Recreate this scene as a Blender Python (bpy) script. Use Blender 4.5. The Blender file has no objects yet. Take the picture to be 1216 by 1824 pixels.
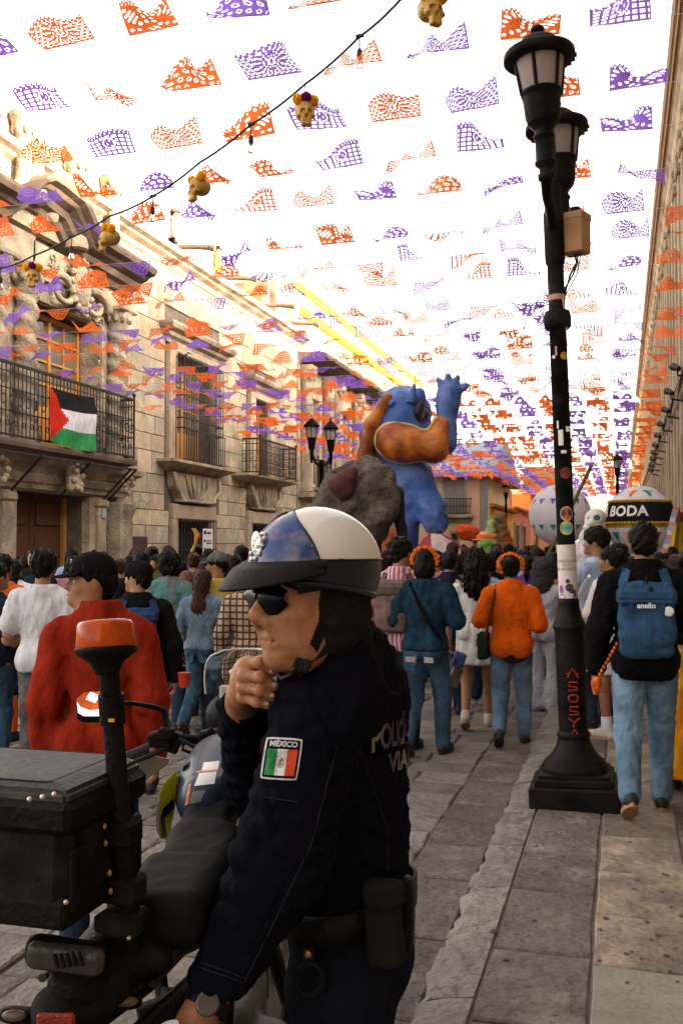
import bpy, bmesh, math, random
import numpy as np
from mathutils import Vector, Matrix, Euler

random.seed(7)
SC = bpy.context.scene
COL = SC.collection
R = math.radians

FPX = 1773.0; CAMZ = 1.6
PSI = math.atan(497 / FPX); THETA = math.atan(60 / FPX)
cam_d = bpy.data.cameras.new('camera'); cam = bpy.data.objects.new('camera', cam_d); COL.objects.link(cam)
cam.location = (0, 0, CAMZ); cam.rotation_euler = (R(90) + THETA, 0, PSI)
cam_d.sensor_fit = 'VERTICAL'; cam_d.sensor_height = 36.0; cam_d.sensor_width = 24.0
cam_d.lens = 36.0 * FPX / 1824.0
cam_d.clip_start = 0.05; cam_d.clip_end = 1500
SC.camera = cam

SUN_EL, SUN_AZ = 12.6, -14.0          # azimuth from +X towards +Y
world = bpy.data.worlds.new('World'); SC.world = world; world.use_nodes = True
wn = world.node_tree
for n in list(wn.nodes): wn.nodes.remove(n)
w_out = wn.nodes.new('ShaderNodeOutputWorld'); w_bg = wn.nodes.new('ShaderNodeBackground')
w_sky = wn.nodes.new('ShaderNodeTexSky'); w_sky.sky_type = 'NISHITA'; w_sky.sun_disc = False
w_sky.sun_elevation = R(SUN_EL); w_sky.sun_rotation = R(90 - SUN_AZ)
w_sky.air_density = 1.0; w_sky.dust_density = 4.0; w_sky.ozone_density = 0.6
w_bg.inputs['Strength'].default_value = 0.15
w_hs = wn.nodes.new('ShaderNodeHueSaturation'); w_hs.inputs['Saturation'].default_value = 0.30      # thin white overcast
w_mul = wn.nodes.new('ShaderNodeMix'); w_mul.data_type = 'RGBA'; w_mul.blend_type = 'MULTIPLY'; w_mul.inputs['Factor'].default_value = 1.0
w_mul.inputs['B'].default_value = (1.09, 1.0, 0.88, 1)
wn.links.new(w_sky.outputs[0], w_hs.inputs['Color']); wn.links.new(w_hs.outputs[0], w_mul.inputs['A']); wn.links.new(w_mul.outputs['Result'], w_bg.inputs['Color']); wn.links.new(w_bg.outputs[0], w_out.inputs['Surface'])
sun_d = bpy.data.lights.new('sun', 'SUN'); sun = bpy.data.objects.new('sun', sun_d); COL.objects.link(sun)
sun_d.energy = 3.4; sun_d.angle = R(0.5); sun_d.color = (1.0, 0.80, 0.55)
sdir = Vector((math.cos(R(SUN_EL)) * math.cos(R(SUN_AZ)), math.cos(R(SUN_EL)) * math.sin(R(SUN_AZ)), math.sin(R(SUN_EL))))
sun.location = sdir * 60; sun.rotation_euler = sdir.to_track_quat('Z', 'Y').to_euler()
SC.view_settings.view_transform = 'Standard'; SC.view_settings.look = 'None'
SC.view_settings.exposure = 2.95; SC.view_settings.gamma = 1.0
SC.view_settings.use_curve_mapping = False
SC.cycles.max_bounces = 6; SC.cycles.diffuse_bounces = 3; SC.cycles.glossy_bounces = 3
SC.cycles.transparent_max_bounces = 8; SC.cycles.use_denoising = True

_cr = Vector((math.cos(PSI), math.sin(PSI), 0)); _f0 = Vector((-math.sin(PSI), math.cos(PSI), 0)); _uz = Vector((0, 0, 1))
_fw = _f0 * math.cos(THETA) + _uz * math.sin(THETA); _up = _uz * math.cos(THETA) - _f0 * math.sin(THETA)
CAMP = Vector((0, 0, CAMZ))
def ray(x, y): return _fw * FPX + _cr * (x - 608) + _up * (912 - y)
def dep(x, y, d): return CAMP + ray(x, y) * (d / FPX)
def onX(x, y, X): r = ray(x, y); return CAMP + r * (X / r.x)
def onY(x, y, Y): r = ray(x, y); return CAMP + r * (Y / r.y)
def onZ(x, y, Z): r = ray(x, y); return CAMP + r * ((Z - CAMZ) / r.z)
def proj(p):
    v = Vector(p) - CAMP; d = v.dot(_fw)
    if d < .05: return (-9e9, -9e9, d)
    return (608 + v.dot(_cr) / d * FPX, 912 - v.dot(_up) / d * FPX, d)

def _n(nt, t, **k):
    n = nt.nodes.new(t)
    for a, v in k.items(): setattr(n, a, v)
    return n
MATS = {}
def mat(name, col, rough=.75, var=.2, scale=6., bump=.15, bscale=None, metal=0., objvar=0., spec=.4, col2=None, c2scale=1.5, c2amt=.5, detail=5,
        trans=0., transmission=0., coat=0., grit=0., sheen=0., stretch=None, bdist=.02, ior=1.45, alpha=None):
    if name in MATS: return MATS[name]
    m = bpy.data.materials.new(name); m.use_nodes = True; nt = m.node_tree
    for n in list(nt.nodes): nt.nodes.remove(n)
    out = _n(nt, 'ShaderNodeOutputMaterial'); p = _n(nt, 'ShaderNodeBsdfPrincipled')
    L = nt.links.new
    tc = _n(nt, 'ShaderNodeTexCoord'); src = tc.outputs['Object']
    if objvar or True:
        oi = _n(nt, 'ShaderNodeObjectInfo')
    if stretch:
        mp = _n(nt, 'ShaderNodeMapping'); mp.inputs['Scale'].default_value = stretch; L(src, mp.inputs[0]); src = mp.outputs[0]
    ad = _n(nt, 'ShaderNodeVectorMath', operation='MULTIPLY_ADD')
    ad.inputs[1].default_value = (1, 1, 1)
    rnd = _n(nt, 'ShaderNodeMath', operation='MULTIPLY'); L(oi.outputs['Random'], rnd.inputs[0]); rnd.inputs[1].default_value = 37.0
    L(src, ad.inputs[0]); L(rnd.outputs[0], ad.inputs[2]); src = ad.outputs[0]
    nz = _n(nt, 'ShaderNodeTexNoise'); nz.inputs['Scale'].default_value = scale; nz.inputs['Detail'].default_value = detail; nz.inputs['Roughness'].default_value = .62
    L(src, nz.inputs['Vector'])
    mr = _n(nt, 'ShaderNodeMapRange'); mr.inputs['From Min'].default_value = .3; mr.inputs['From Max'].default_value = .7
    mr.inputs['To Min'].default_value = 1 - var; mr.inputs['To Max'].default_value = 1 + var; L(nz.outputs['Fac'], mr.inputs['Value'])
    fac = mr.outputs[0]
    if objvar:
        m2 = _n(nt, 'ShaderNodeMapRange'); m2.inputs['To Min'].default_value = 1 - objvar; m2.inputs['To Max'].default_value = 1 + objvar
        L(oi.outputs['Random'], m2.inputs['Value'])
        mm = _n(nt, 'ShaderNodeMath', operation='MULTIPLY'); L(fac, mm.inputs[0]); L(m2.outputs[0], mm.inputs[1]); fac = mm.outputs[0]
    base = None
    if col2:
        n2 = _n(nt, 'ShaderNodeTexNoise'); n2.inputs['Scale'].default_value = c2scale; n2.inputs['Detail'].default_value = 4
        L(src, n2.inputs['Vector'])
        cr = _n(nt, 'ShaderNodeMapRange'); cr.inputs['From Min'].default_value = .62 - c2amt * .4; cr.inputs['From Max'].default_value = .80 - c2amt * .4
        L(n2.outputs['Fac'], cr.inputs['Value'])
        mx = _n(nt, 'ShaderNodeMix', data_type='RGBA'); mx.inputs['A'].default_value = (*col, 1); mx.inputs['B'].default_value = (*col2, 1)
        L(cr.outputs[0], mx.inputs['Factor']); base = mx.outputs['Result']
    sc = _n(nt, 'ShaderNodeVectorMath', operation='SCALE')
    if base: L(base, sc.inputs[0])
    else: sc.inputs[0].default_value = col
    L(fac, sc.inputs['Scale']); colout = sc.outputs[0]
    if grit:
        vo = _n(nt, 'ShaderNodeTexNoise'); vo.inputs['Scale'].default_value = scale * 9; vo.inputs['Detail'].default_value = 3; L(src, vo.inputs['Vector'])
        g = _n(nt, 'ShaderNodeMapRange'); g.inputs['From Min'].default_value = .58; g.inputs['From Max'].default_value = .68; g.inputs['To Min'].default_value = 1; g.inputs['To Max'].default_value = 1 - grit
        L(vo.outputs['Fac'], g.inputs['Value'])
        s2 = _n(nt, 'ShaderNodeVectorMath', operation='SCALE'); L(colout, s2.inputs[0]); L(g.outputs[0], s2.inputs['Scale']); colout = s2.outputs[0]
    L(colout, p.inputs['Base Color'])
    p.inputs['Roughness'].default_value = rough; p.inputs['Metallic'].default_value = metal; p.inputs['Specular IOR Level'].default_value = spec
    p.inputs['Coat Weight'].default_value = coat; p.inputs['Coat Roughness'].default_value = .08
    p.inputs['Transmission Weight'].default_value = transmission; p.inputs['IOR'].default_value = ior
    p.inputs['Sheen Weight'].default_value = sheen
    if alpha is not None: p.inputs['Alpha'].default_value = alpha
    if bump:
        nb = _n(nt, 'ShaderNodeTexNoise'); nb.inputs['Scale'].default_value = bscale or scale * 4; nb.inputs['Detail'].default_value = 6; L(src, nb.inputs['Vector'])
        b = _n(nt, 'ShaderNodeBump'); b.inputs['Strength'].default_value = bump; b.inputs['Distance'].default_value = bdist
        L(nb.outputs['Fac'], b.inputs['Height']); L(b.outputs[0], p.inputs['Normal'])
    sh = p.outputs[0]
    if trans:
        tr = _n(nt, 'ShaderNodeBsdfTranslucent'); L(colout, tr.inputs['Color'])
        ms = _n(nt, 'ShaderNodeMixShader'); ms.inputs[0].default_value = trans; L(sh, ms.inputs[1]); L(tr.outputs[0], ms.inputs[2]); sh = ms.outputs[0]
    L(sh, out.inputs['Surface'])
    m.diffuse_color = (*col, 1)
    MATS[name] = m
    return m

def cloth(name, col, rough=.9, var=.12, fold=.35, **k):
    return mat(name, col, rough=rough, var=var * 1.6, scale=k.pop('scale', 9), bump=min(1., fold * 2.3), bscale=k.pop('bscale', 11), spec=.04, bdist=.045, stretch=k.pop('stretch', (1, 1, .5)), **k)

def _loc_of(o):
    v = Vector((0, 0, 0))
    while o is not None: v = v + o.location; o = o.parent
    return v
def tag(o, label=None, cat=None, group=None, kind=None):
    if label: o['label'] = label
    if cat: o['category'] = cat
    if group: o['group'] = group
    if kind: o['kind'] = kind
    return o
def thing(name, label, cat, loc=(0, 0, 0), rot=(0, 0, 0), group=None):
    o = bpy.data.objects.new(name, None); COL.objects.link(o); o.location = loc; o.rotation_euler = rot; o.empty_display_size = .1
    return tag(o, label, cat, group)
def link_mesh(name, me, m, parent=None, loc=None, rot=None):
    o = bpy.data.objects.new(name, me); COL.objects.link(o)
    if m is not None:
        for x in (m if isinstance(m, (list, tuple)) else [m]):
            if len(me.materials) < (len(m) if isinstance(m, (list, tuple)) else 1): me.materials.append(x)
    if parent is not None: o.parent = parent
    if loc is not None: o.location = loc
    if rot is not None: o.rotation_euler = rot
    return o
def copy_tree(o, parent=None, deep=True):
    c = o.copy(); COL.objects.link(c)
    if parent is not None: c.parent = parent
    for ch in list(o.children): copy_tree(ch, c)
    return c

def basis(d):
    d = Vector(d).normalized(); a = Vector((0, 0, 1)) if abs(d.z) < .95 else Vector((0, 1, 0))
    u = d.cross(a).normalized(); return u, d.cross(u).normalized() * -1, d

class MB:
    """collects shapes, then links them as one mesh object"""
    def __init__(s): s.v = []; s.f = []; s.mi = []; s.sm = []; s.cur = 0
    def add(s, vs, fs, smooth=False):
        b = len(s.v); s.v += [tuple(v) for v in vs]
        for f in fs: s.f.append(tuple(b + i for i in f)); s.mi.append(s.cur); s.sm.append(smooth)
        return s
    def mat(s, i): s.cur = i; return s
    def box(s, c, d, rot=None, bev=0.):
        hx, hy, hz = d[0] / 2, d[1] / 2, d[2] / 2
        if bev > 0:
            b = min(bev, hx * .9, hy * .9, hz * .9); vs = []; fs = []
            idx = {}
            for sx in (-1, 1):
                for sy in (-1, 1):
                    for sz in (-1, 1):
                        for ax in range(3):
                            p = [sx * (hx - b), sy * (hy - b), sz * (hz - b)]; p[ax] = (sx * hx, sy * hy, sz * hz)[ax]
                            idx[(sx, sy, sz, ax)] = len(vs); vs.append(Vector(p))
            I = idx
            for ax in range(3):
                o1, o2 = [a for a in range(3) if a != ax]
                for s1 in (-1, 1):
                    q = []
                    for (a, b2) in ((-1, -1), (1, -1), (1, 1), (-1, 1)):
                        k = [0, 0, 0]; k[ax] = s1; k[o1] = a; k[o2] = b2; q.append(I[(*k, ax)])
                    fs.append(q)
            for ax in range(3):           # edge chamfers along ax
                o1, o2 = [a for a in range(3) if a != ax]
                for a in (-1, 1):
                    for b2 in (-1, 1):
                        k0 = [0, 0, 0]; k0[o1] = a; k0[o2] = b2; k0[ax] = -1; k1 = list(k0); k1[ax] = 1
                        fs.append([I[(*k0, o1)], I[(*k1, o1)], I[(*k1, o2)], I[(*k0, o2)]])
            for sx in (-1, 1):
                for sy in (-1, 1):
                    for sz in (-1, 1): fs.append([I[(sx, sy, sz, a)] for a in range(3)])
            out = []
            for f in fs:
                n = (vs[f[1]] - vs[f[0]]).cross(vs[f[2]] - vs[f[0]]); c0 = sum((vs[i] for i in f), Vector()) / len(f)
                out.append(f if n.dot(c0) > 0 else f[::-1])
            fs = out
        else:
            vs = [Vector((x, y, z)) for x in (-hx, hx) for y in (-hy, hy) for z in (-hz, hz)]
            fs = [(0, 1, 3, 2), (4, 6, 7, 5), (0, 4, 5, 1), (2, 3, 7, 6), (0, 2, 6, 4), (1, 5, 7, 3)]
        M = rot if rot is None or isinstance(rot, Matrix) else Euler(rot).to_matrix()
        c = Vector(c)
        return s.add([(M @ v if M else v) + c for v in vs], fs)
    def bar(s, a, b, w, h=None, up=(0, 0, 1), bev=0.):
        a = Vector(a); b = Vector(b); d = b - a; L = d.length; d.normalize(); upv = Vector(up)
        if abs(d.dot(upv)) > .98: upv = Vector((0, 1, 0))
        x = d.cross(upv).normalized(); z = x.cross(d)
        return s.box((a + b) / 2, (w, L, h or w), Matrix((x, d, z)).transposed(), bev)
    def tube(s, pts, r, n=8, cap=True, smooth=True):
        pts = [Vector(p) for p in pts]; k = len(pts); rs = r if isinstance(r, (list, tuple)) else [r] * k
        vs = []; u = None
        for i, p in enumerate(pts):
            d = (pts[min(i + 1, k - 1)] - pts[max(i - 1, 0)])
            d = d.normalized() if d.length > 1e-9 else Vector((0, 0, 1))
            if u is None: u = basis(d)[0]
            u = (u - d * u.dot(d)); u = u.normalized() if u.length > 1e-6 else basis(d)[0]
            w = d.cross(u)
            for j in range(n):
                a = 2 * math.pi * j / n; vs.append(p + (u * math.cos(a) + w * math.sin(a)) * rs[i])
        fs = [(i * n + j, i * n + (j + 1) % n, (i + 1) * n + (j + 1) % n, (i + 1) * n + j) for i in range(k - 1) for j in range(n)]
        s.add(vs, fs, smooth)
        if cap: s.add(vs[:n], [tuple(range(n))[::-1]]); s.add(vs[-n:], [tuple(range(n))])
        return s
    def lathe(s, prof, c=(0, 0, 0), n=20, smooth=True, M=None, sq=False):
        """prof: list of (radius, z); sq: square in plan"""
        c = Vector(c); vs = []
        for r, z in prof:
            for j in range(n):
                a = 2 * math.pi * (j + (.5 if sq else 0)) / n
                v = Vector((r * math.cos(a), r * math.sin(a), z)); vs.append((M @ v if M else v) + c)
        fs = [(i * n + j, i * n + (j + 1) % n, (i + 1) * n + (j + 1) % n, (i + 1) * n + j) for i in range(len(prof) - 1) for j in range(n)]
        s.add(vs, fs, smooth)
        if prof[0][0] > 1e-4: s.add(vs[:n], [tuple(range(n))[::-1]])
        if prof[-1][0] > 1e-4: s.add(vs[-n:], [tuple(range(n))])
        return s
    def prism(s, poly, ext, o=(0, 0, 0), ux=(1, 0, 0), uy=(0, 1, 0), smooth=False):
        """poly in the plane (ux,uy) at o, pushed along vector ext"""
        o = Vector(o); ux = Vector(ux); uy = Vector(uy); ext = Vector(ext)
        a = [o + ux * p[0] + uy * p[1] for p in poly]; n = len(a); b = [p + ext for p in a]
        sgn = ux.cross(uy).dot(ext); area = sum(poly[i][0] * poly[(i + 1) % n][1] - poly[(i + 1) % n][0] * poly[i][1] for i in range(n))
        fl = (sgn > 0) == (area > 0)
        F = [(i, (i + 1) % n, n + (i + 1) % n, n + i) for i in range(n)]
        if not fl: F = [f[::-1] for f in F]
        s.add(a + b, F, smooth)
        s.add(a, [tuple(range(n))[::-1] if fl else tuple(range(n))]); s.add(b, [tuple(range(n)) if fl else tuple(range(n))[::-1]])
        return s
    def ell(s, c, r, n=12, m=8, M=None):
        c = Vector(c); vs = [];
        for i in range(m + 1):
            t = math.pi * i / m
            for j in range(n):
                a = 2 * math.pi * j / n
                v = Vector((r[0] * math.sin(t) * math.cos(a), r[1] * math.sin(t) * math.sin(a), -r[2] * math.cos(t))); vs.append((M @ v if M else v) + c)
        fs = [(i * n + j, i * n + (j + 1) % n, (i + 1) * n + (j + 1) % n, (i + 1) * n + j) for i in range(m) for j in range(n)]
        return s.add(vs, fs, True)
    def mesh(s, name, off=Vector((0, 0, 0))):
        me = bpy.data.meshes.new(name)
        me.from_pydata([(v[0] - off.x, v[1] - off.y, v[2] - off.z) for v in s.v], [], s.f)
        me.polygons.foreach_set('material_index', s.mi); me.polygons.foreach_set('use_smooth', s.sm)
        me.update(); return me
    def build(s, name, m, parent=None, local=False, label=None, cat=None, group=None, kind=None):
        """world coordinates unless local; a top-level object gets its origin at its base"""
        if local: off = Vector((0, 0, 0)); loc = None
        elif parent is not None: off = _loc_of(parent); loc = None
        else:
            a = np.array(s.v, dtype=float); lo = a.min(0); hi = a.max(0)
            off = Vector(((lo[0] + hi[0]) / 2, (lo[1] + hi[1]) / 2, lo[2])); loc = off
        o = link_mesh(name, s.mesh(name, off), m, parent, loc)
        return tag(o, label, cat, group, kind)

def text_mb(txt, size, mapf, mb=None, depth=0., bold=0., spacing=1.0, align='CENTER'):
    """flat lettering turned to a mesh; mapf(x, y, z) places each vertex"""
    cu = bpy.data.curves.new('lettering', 'FONT'); cu.body = txt; cu.size = size; cu.align_x = align; cu.align_y = 'CENTER'
    cu.resolution_u = 3; cu.offset = bold; cu.space_character = spacing; cu.extrude = depth
    ob = bpy.data.objects.new('lettering', cu); COL.objects.link(ob)
    me = bpy.data.meshes.new_from_object(ob)
    bm = bmesh.new(); bm.from_mesh(me); bmesh.ops.triangulate(bm, faces=bm.faces)
    bmesh.ops.subdivide_edges(bm, edges=[e for e in bm.edges if e.calc_length() > size * .18], cuts=2)
    bmesh.ops.triangulate(bm, faces=bm.faces)
    vs = [v.co.copy() for v in bm.verts]; fs = [[v.index for v in f.verts] for f in bm.faces]; bm.free()
    bpy.data.objects.remove(ob); bpy.data.curves.remove(cu); bpy.data.meshes.remove(me)
    mb = mb or MB(); mb.add([mapf(v.x, v.y, v.z) for v in vs], fs); return mb

def C_(a, b, ra, rb=None, k=None): return ('c', np.array(a, float), np.array(b, float), ra, ra if rb is None else rb, k)
def E_(c, r, rot=None, k=None): return ('e', np.array(c, float), np.array(r, float), None if rot is None else np.array(Euler(rot).to_matrix()), None, k)
def B_(c, h, rnd=.01, rot=None, k=None): return ('b', np.array(c, float), np.array(h, float), rnd, None if rot is None else np.array(Euler(rot).to_matrix()), k)
def SUB(p, k=.01): return ('-', p, k)
def _d(p, X, Y, Z):
    t = p[0]
    if t == 'c':
        a, b, ra, rb = p[1:5]; ba = b - a; L2 = max(float(ba @ ba), 1e-9)
        px, py, pz = X - a[0], Y - a[1], Z - a[2]
        h = np.clip((px * ba[0] + py * ba[1] + pz * ba[2]) / L2, 0, 1)
        return np.sqrt((px - h * ba[0])**2 + (py - h * ba[1])**2 + (pz - h * ba[2])**2) - (ra + (rb - ra) * h)
    c = p[1]; px, py, pz = X - c[0], Y - c[1], Z - c[2]
    rot = p[3] if t == 'e' else p[4]
    if rot is not None:
        q = rot.T; px, py, pz = (q[0, 0] * px + q[0, 1] * py + q[0, 2] * pz, q[1, 0] * px + q[1, 1] * py + q[1, 2] * pz, q[2, 0] * px + q[2, 1] * py + q[2, 2] * pz)
    if t == 'e':
        r = p[2]; k0 = np.sqrt((px / r[0])**2 + (py / r[1])**2 + (pz / r[2])**2); k1 = np.sqrt((px / r[0]**2)**2 + (py / r[1]**2)**2 + (pz / r[2]**2)**2) + 1e-9
        return k0 * (k0 - 1) / k1
    h = p[2]; rn = p[3]; qx, qy, qz = np.abs(px) - h[0] + rn, np.abs(py) - h[1] + rn, np.abs(pz) - h[2] + rn
    return np.sqrt(np.maximum(qx, 0)**2 + np.maximum(qy, 0)**2 + np.maximum(qz, 0)**2) + np.minimum(np.maximum(qx, np.maximum(qy, qz)), 0) - rn
def _bb(p):
    if p[0] == 'c': r = max(p[3], p[4]); return np.minimum(p[1], p[2]) - r, np.maximum(p[1], p[2]) + r
    r = p[2] if p[0] == 'e' and p[3] is None or p[0] == 'b' and p[4] is None else np.full(3, np.linalg.norm(p[2]))
    return p[1] - r, p[1] + r
_ED = [(0, 1), (2, 3), (4, 5), (6, 7), (0, 2), (1, 3), (4, 6), (5, 7), (0, 4), (1, 5), (2, 6), (3, 7)]
_CO = np.array([[i >> 2 & 1, i >> 1 & 1, i & 1] for i in range(8)], float)
def nets(val, o, h):
    ins = val < 0; s = val.shape
    cnt = np.zeros((s[0] - 1, s[1] - 1, s[2] - 1), np.int8)
    for i in range(8):
        a, b, c = i >> 2 & 1, i >> 1 & 1, i & 1
        cnt += ins[a:s[0] - 1 + a, b:s[1] - 1 + b, c:s[2] - 1 + c]
    ijk = np.argwhere((cnt > 0) & (cnt < 8))
    V = np.stack([val[ijk[:, 0] + (i >> 2 & 1), ijk[:, 1] + (i >> 1 & 1), ijk[:, 2] + (i & 1)] for i in range(8)], 1)
    acc = np.zeros((len(ijk), 3)); n = np.zeros(len(ijk))
    for a, b in _ED:
        m = (V[:, a] < 0) != (V[:, b] < 0); va, vb = V[m, a], V[m, b]; t = (va / (va - vb))[:, None]
        acc[m] += _CO[a] + t * (_CO[b] - _CO[a]); n[m] += 1
    P = np.array(o) + h * (ijk + acc / n[:, None])
    idx = -np.ones(cnt.shape, int); idx[tuple(ijk.T)] = np.arange(len(ijk))
    F = []
    for ax in range(3):
        sl0 = [slice(1, -1)] * 3; sl1 = [slice(1, -1)] * 3; sl0[ax] = slice(0, -1); sl1[ax] = slice(1, None)
        A = ins[tuple(sl0)]; Bq = ins[tuple(sl1)]
        e = np.argwhere(A != Bq); off = np.ones(3, int); off[ax] = 0
        sg = A[tuple(e.T)]; e = e + off
        u, v = [(1, 2), (2, 0), (0, 1)][ax]; du = np.zeros(3, int); du[u] = 1; dv = np.zeros(3, int); dv[v] = 1
        q = np.stack([idx[tuple((e - du - dv).T)], idx[tuple((e - dv).T)], idx[tuple(e.T)], idx[tuple((e - du).T)]], 1)
        q[~sg] = q[~sg][:, ::-1]; F.append(q)
    F = np.concatenate(F); F = F[(F >= 0).all(1)]
    return P, F
def np_mesh(name, P, F, smooth=True):
    me = bpy.data.meshes.new(name); me.vertices.add(len(P)); me.vertices.foreach_set('co', P.astype(np.float32).ravel())
    me.loops.add(F.size); me.loops.foreach_set('vertex_index', F.astype(np.int32).ravel()); me.polygons.add(len(F))
    me.polygons.foreach_set('loop_start', np.arange(len(F), dtype=np.int32) * F.shape[1])
    me.polygons.foreach_set('use_smooth', np.full(len(F), smooth)); me.update(calc_edges=True); me.validate(); return me
def sdf(name, prims, h, k=.02, cuts=(), wob=0., wl=.12, seed=0, grow=0., streak=None, smooth=True, crease=False):
    """prims joined with blend k; cuts: (normal, offset) keeps n.p < offset; wob/wl: waviness (folds, locks)"""
    lo = np.full(3, 1e9); hi = -lo
    for p in prims:
        if p[0] == '-': continue
        a, b = _bb(p); lo = np.minimum(lo, a); hi = np.maximum(hi, b)
    pad = 3 * h + abs(grow) + wob + k * .3; lo = lo - pad; hi = hi + pad
    for n, c in cuts:
        n = np.array(n, float)
        for ax in range(3):
            if abs(n[ax]) > .999:
                if n[ax] > 0: hi[ax] = min(hi[ax], c + 3 * h)
                else: lo[ax] = max(lo[ax], -c - 3 * h)
    N = np.maximum(np.ceil((hi - lo) / h).astype(int) + 1, 4)
    X, Y, Z = np.meshgrid(*[np.arange(N[i], dtype=np.float32) * np.float32(h) + np.float32(lo[i]) for i in range(3)], indexing='ij', sparse=True)
    val = None
    for p in prims:
        if p[0] == '-':
            d = -_d(p[1], X, Y, Z); kk = p[2]; hh = np.maximum(kk - np.abs(val - d), 0) / kk; val = np.maximum(val, d) + hh * hh * kk * .25
            continue
        d = _d(p, X, Y, Z).astype(np.float32); kk = p[-1] if p[-1] is not None else k
        if val is None: val = np.broadcast_to(d, tuple(N)).copy(); continue
        hh = np.maximum(kk - np.abs(val - d), 0) / kk; val = np.minimum(val, d) - hh * hh * kk * .25
    val = val - grow
    if wob:
        rs = np.random.RandomState(seed); acc = 0
        for i in range(5):
            dv = rs.normal(size=3)
            if streak is not None: dv = dv * np.array(streak)
            dv = dv / np.linalg.norm(dv); w = 2 * math.pi / (wl * rs.uniform(.6, 1.5)); ph = rs.uniform(0, 6.28)
            d2 = rs.normal(size=3); d2 /= np.linalg.norm(d2)
            ww = np.sin((X * dv[0] + Y * dv[1] + Z * dv[2]) * w + ph + 1.3 * np.sin((X * d2[0] + Y * d2[1] + Z * d2[2]) * w * .45 + ph))
            acc = acc + ((.64 - np.abs(ww)) * 1.9 if crease else ww)
        val = val + (wob * .45) * acc
    for n, c in cuts:
        val = np.maximum(val, (X * n[0] + Y * n[1] + Z * n[2]) - c)
    val = np.asarray(val, np.float32)
    val[0], val[-1], val[:, 0], val[:, -1], val[:, :, 0], val[:, :, -1] = 1, 1, 1, 1, 1, 1
    P, F = nets(val, lo, h)
    return np_mesh(name, P, F, smooth)
def join_me(name, items):
    V = []; F = []; n = 0
    for me, M in items:
        a = np.empty(len(me.vertices) * 3); me.vertices.foreach_get('co', a); a = a.reshape(-1, 3)
        if M is not None: M = np.array(M); a = a @ M[:3, :3].T + M[:3, 3]
        f = np.empty(len(me.loops), int); me.loops.foreach_get('vertex_index', f); V.append(a); F.append(f.reshape(-1, 4) + n); n += len(a)
    return np_mesh(name, np.concatenate(V), np.concatenate(F))
def catenary(a, b, sag, n=16):
    a = Vector(a); b = Vector(b); return [a.lerp(b, i / n) - Vector((0, 0, 4 * sag * (i / n) * (1 - i / n))) for i in range(n + 1)]

GROUND = (.21, .185, .16)
m_mortar = mat('mortar', (.14, .115, .092), rough=.95, scale=5, var=.35, bump=.4)
m_road = mat('road_stone', (.185, .158, .132), rough=.82, var=.28, scale=4.5, bump=.95, bscale=18, objvar=.32, col2=(.16, .135, .115), c2scale=2.2, grit=.3, bdist=.03)
m_slab = mat('slab_stone', (.205, .170, .14), rough=.8, var=.3, scale=4, bump=.9, bscale=20, objvar=.26, col2=(.12, .095, .08), c2scale=3.2, c2amt=.8, grit=.5, bdist=.035)
m_slab2 = mat('slab_stone_warm', (.30, .23, .165), rough=.8, var=.24, scale=3.5, bump=.85, bscale=20, objvar=.2, col2=(.17, .13, .10), c2scale=4.0, c2amt=.6, grit=.4, bdist=.03)
m_slab3 = mat('slab_stone_green', (.235, .215, .17), rough=.82, var=.18, scale=5, bump=.5, bscale=40, objvar=.06, grit=.2, bdist=.02)
m_kerb = mat('kerb_stone', (.20, .175, .15), rough=.85, var=.35, scale=6, bump=1.0, bscale=16, objvar=.1, grit=.4, bdist=.05)
m_earth = mat('earth', (.2, .17, .14), rough=.95, scale=.5, bump=.2)
m_gum = mat('gum_spot', (.075, .065, .06), rough=.9)

b = MB(); b.box((0, 300, -.65), (900, 1100, 1.0)); tag(b.build('ground', m_earth), kind='structure')
road = MB().box((-5.5, 62, -.125), (9.56, 134, .05)).build('road', m_mortar, kind='structure')
RZ = -.08                                   # height of the road stones
def stone(mb, x0, x1, y0, y1, z, rs, irr=.012, h=.05, ch=.010, tilt=.006, n=2):
    """one laid stone: uneven outline, worn chamfer, slightly tilted top"""
    ring = []
    for (ax, ay, bx, by) in ((x0, y0, x1, y0), (x1, y0, x1, y1), (x1, y1, x0, y1), (x0, y1, x0, y0)):
        for i in range(n):
            t = i / n; ring.append((ax + (bx - ax) * t + rs.uniform(-irr, irr), ay + (by - ay) * t + rs.uniform(-irr, irr)))
    cx, cy = (x0 + x1) / 2, (y0 + y1) / 2; tx, ty = rs.uniform(-tilt, tilt), rs.uniform(-tilt, tilt); dz = rs.uniform(-tilt, tilt)
    def zz(px, py): return z + dz + tx * (px - cx) / (x1 - x0) * 2 + ty * (py - cy) / (y1 - y0) * 2
    m = len(ring); vs = [(p[0], p[1], z - h) for p in ring] + [(p[0], p[1], zz(*p) - ch) for p in ring]
    for p in ring:
        dx, dy = p[0] - cx, p[1] - cy; L = math.hypot(dx, dy); f = 1 - ch * 1.3 / L
        vs.append((cx + dx * f, cy + dy * f, zz(p[0], p[1]) + rs.uniform(-.002, .002)))
    vs.append((cx + rs.uniform(-.02, .02), cy + rs.uniform(-.02, .02), zz(cx, cy) + rs.uniform(0, .004)))
    fs = [(r * m + i, r * m + (i + 1) % m, (r + 1) * m + (i + 1) % m, (r + 1) * m + i) for r in (0, 1) for i in range(m)]
    fs += [(2 * m + i, 2 * m + (i + 1) % m, 3 * m) for i in range(m)]
    mb.add(vs, fs)
rs = random.Random(3)
cands = []
y = 1.2
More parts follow.
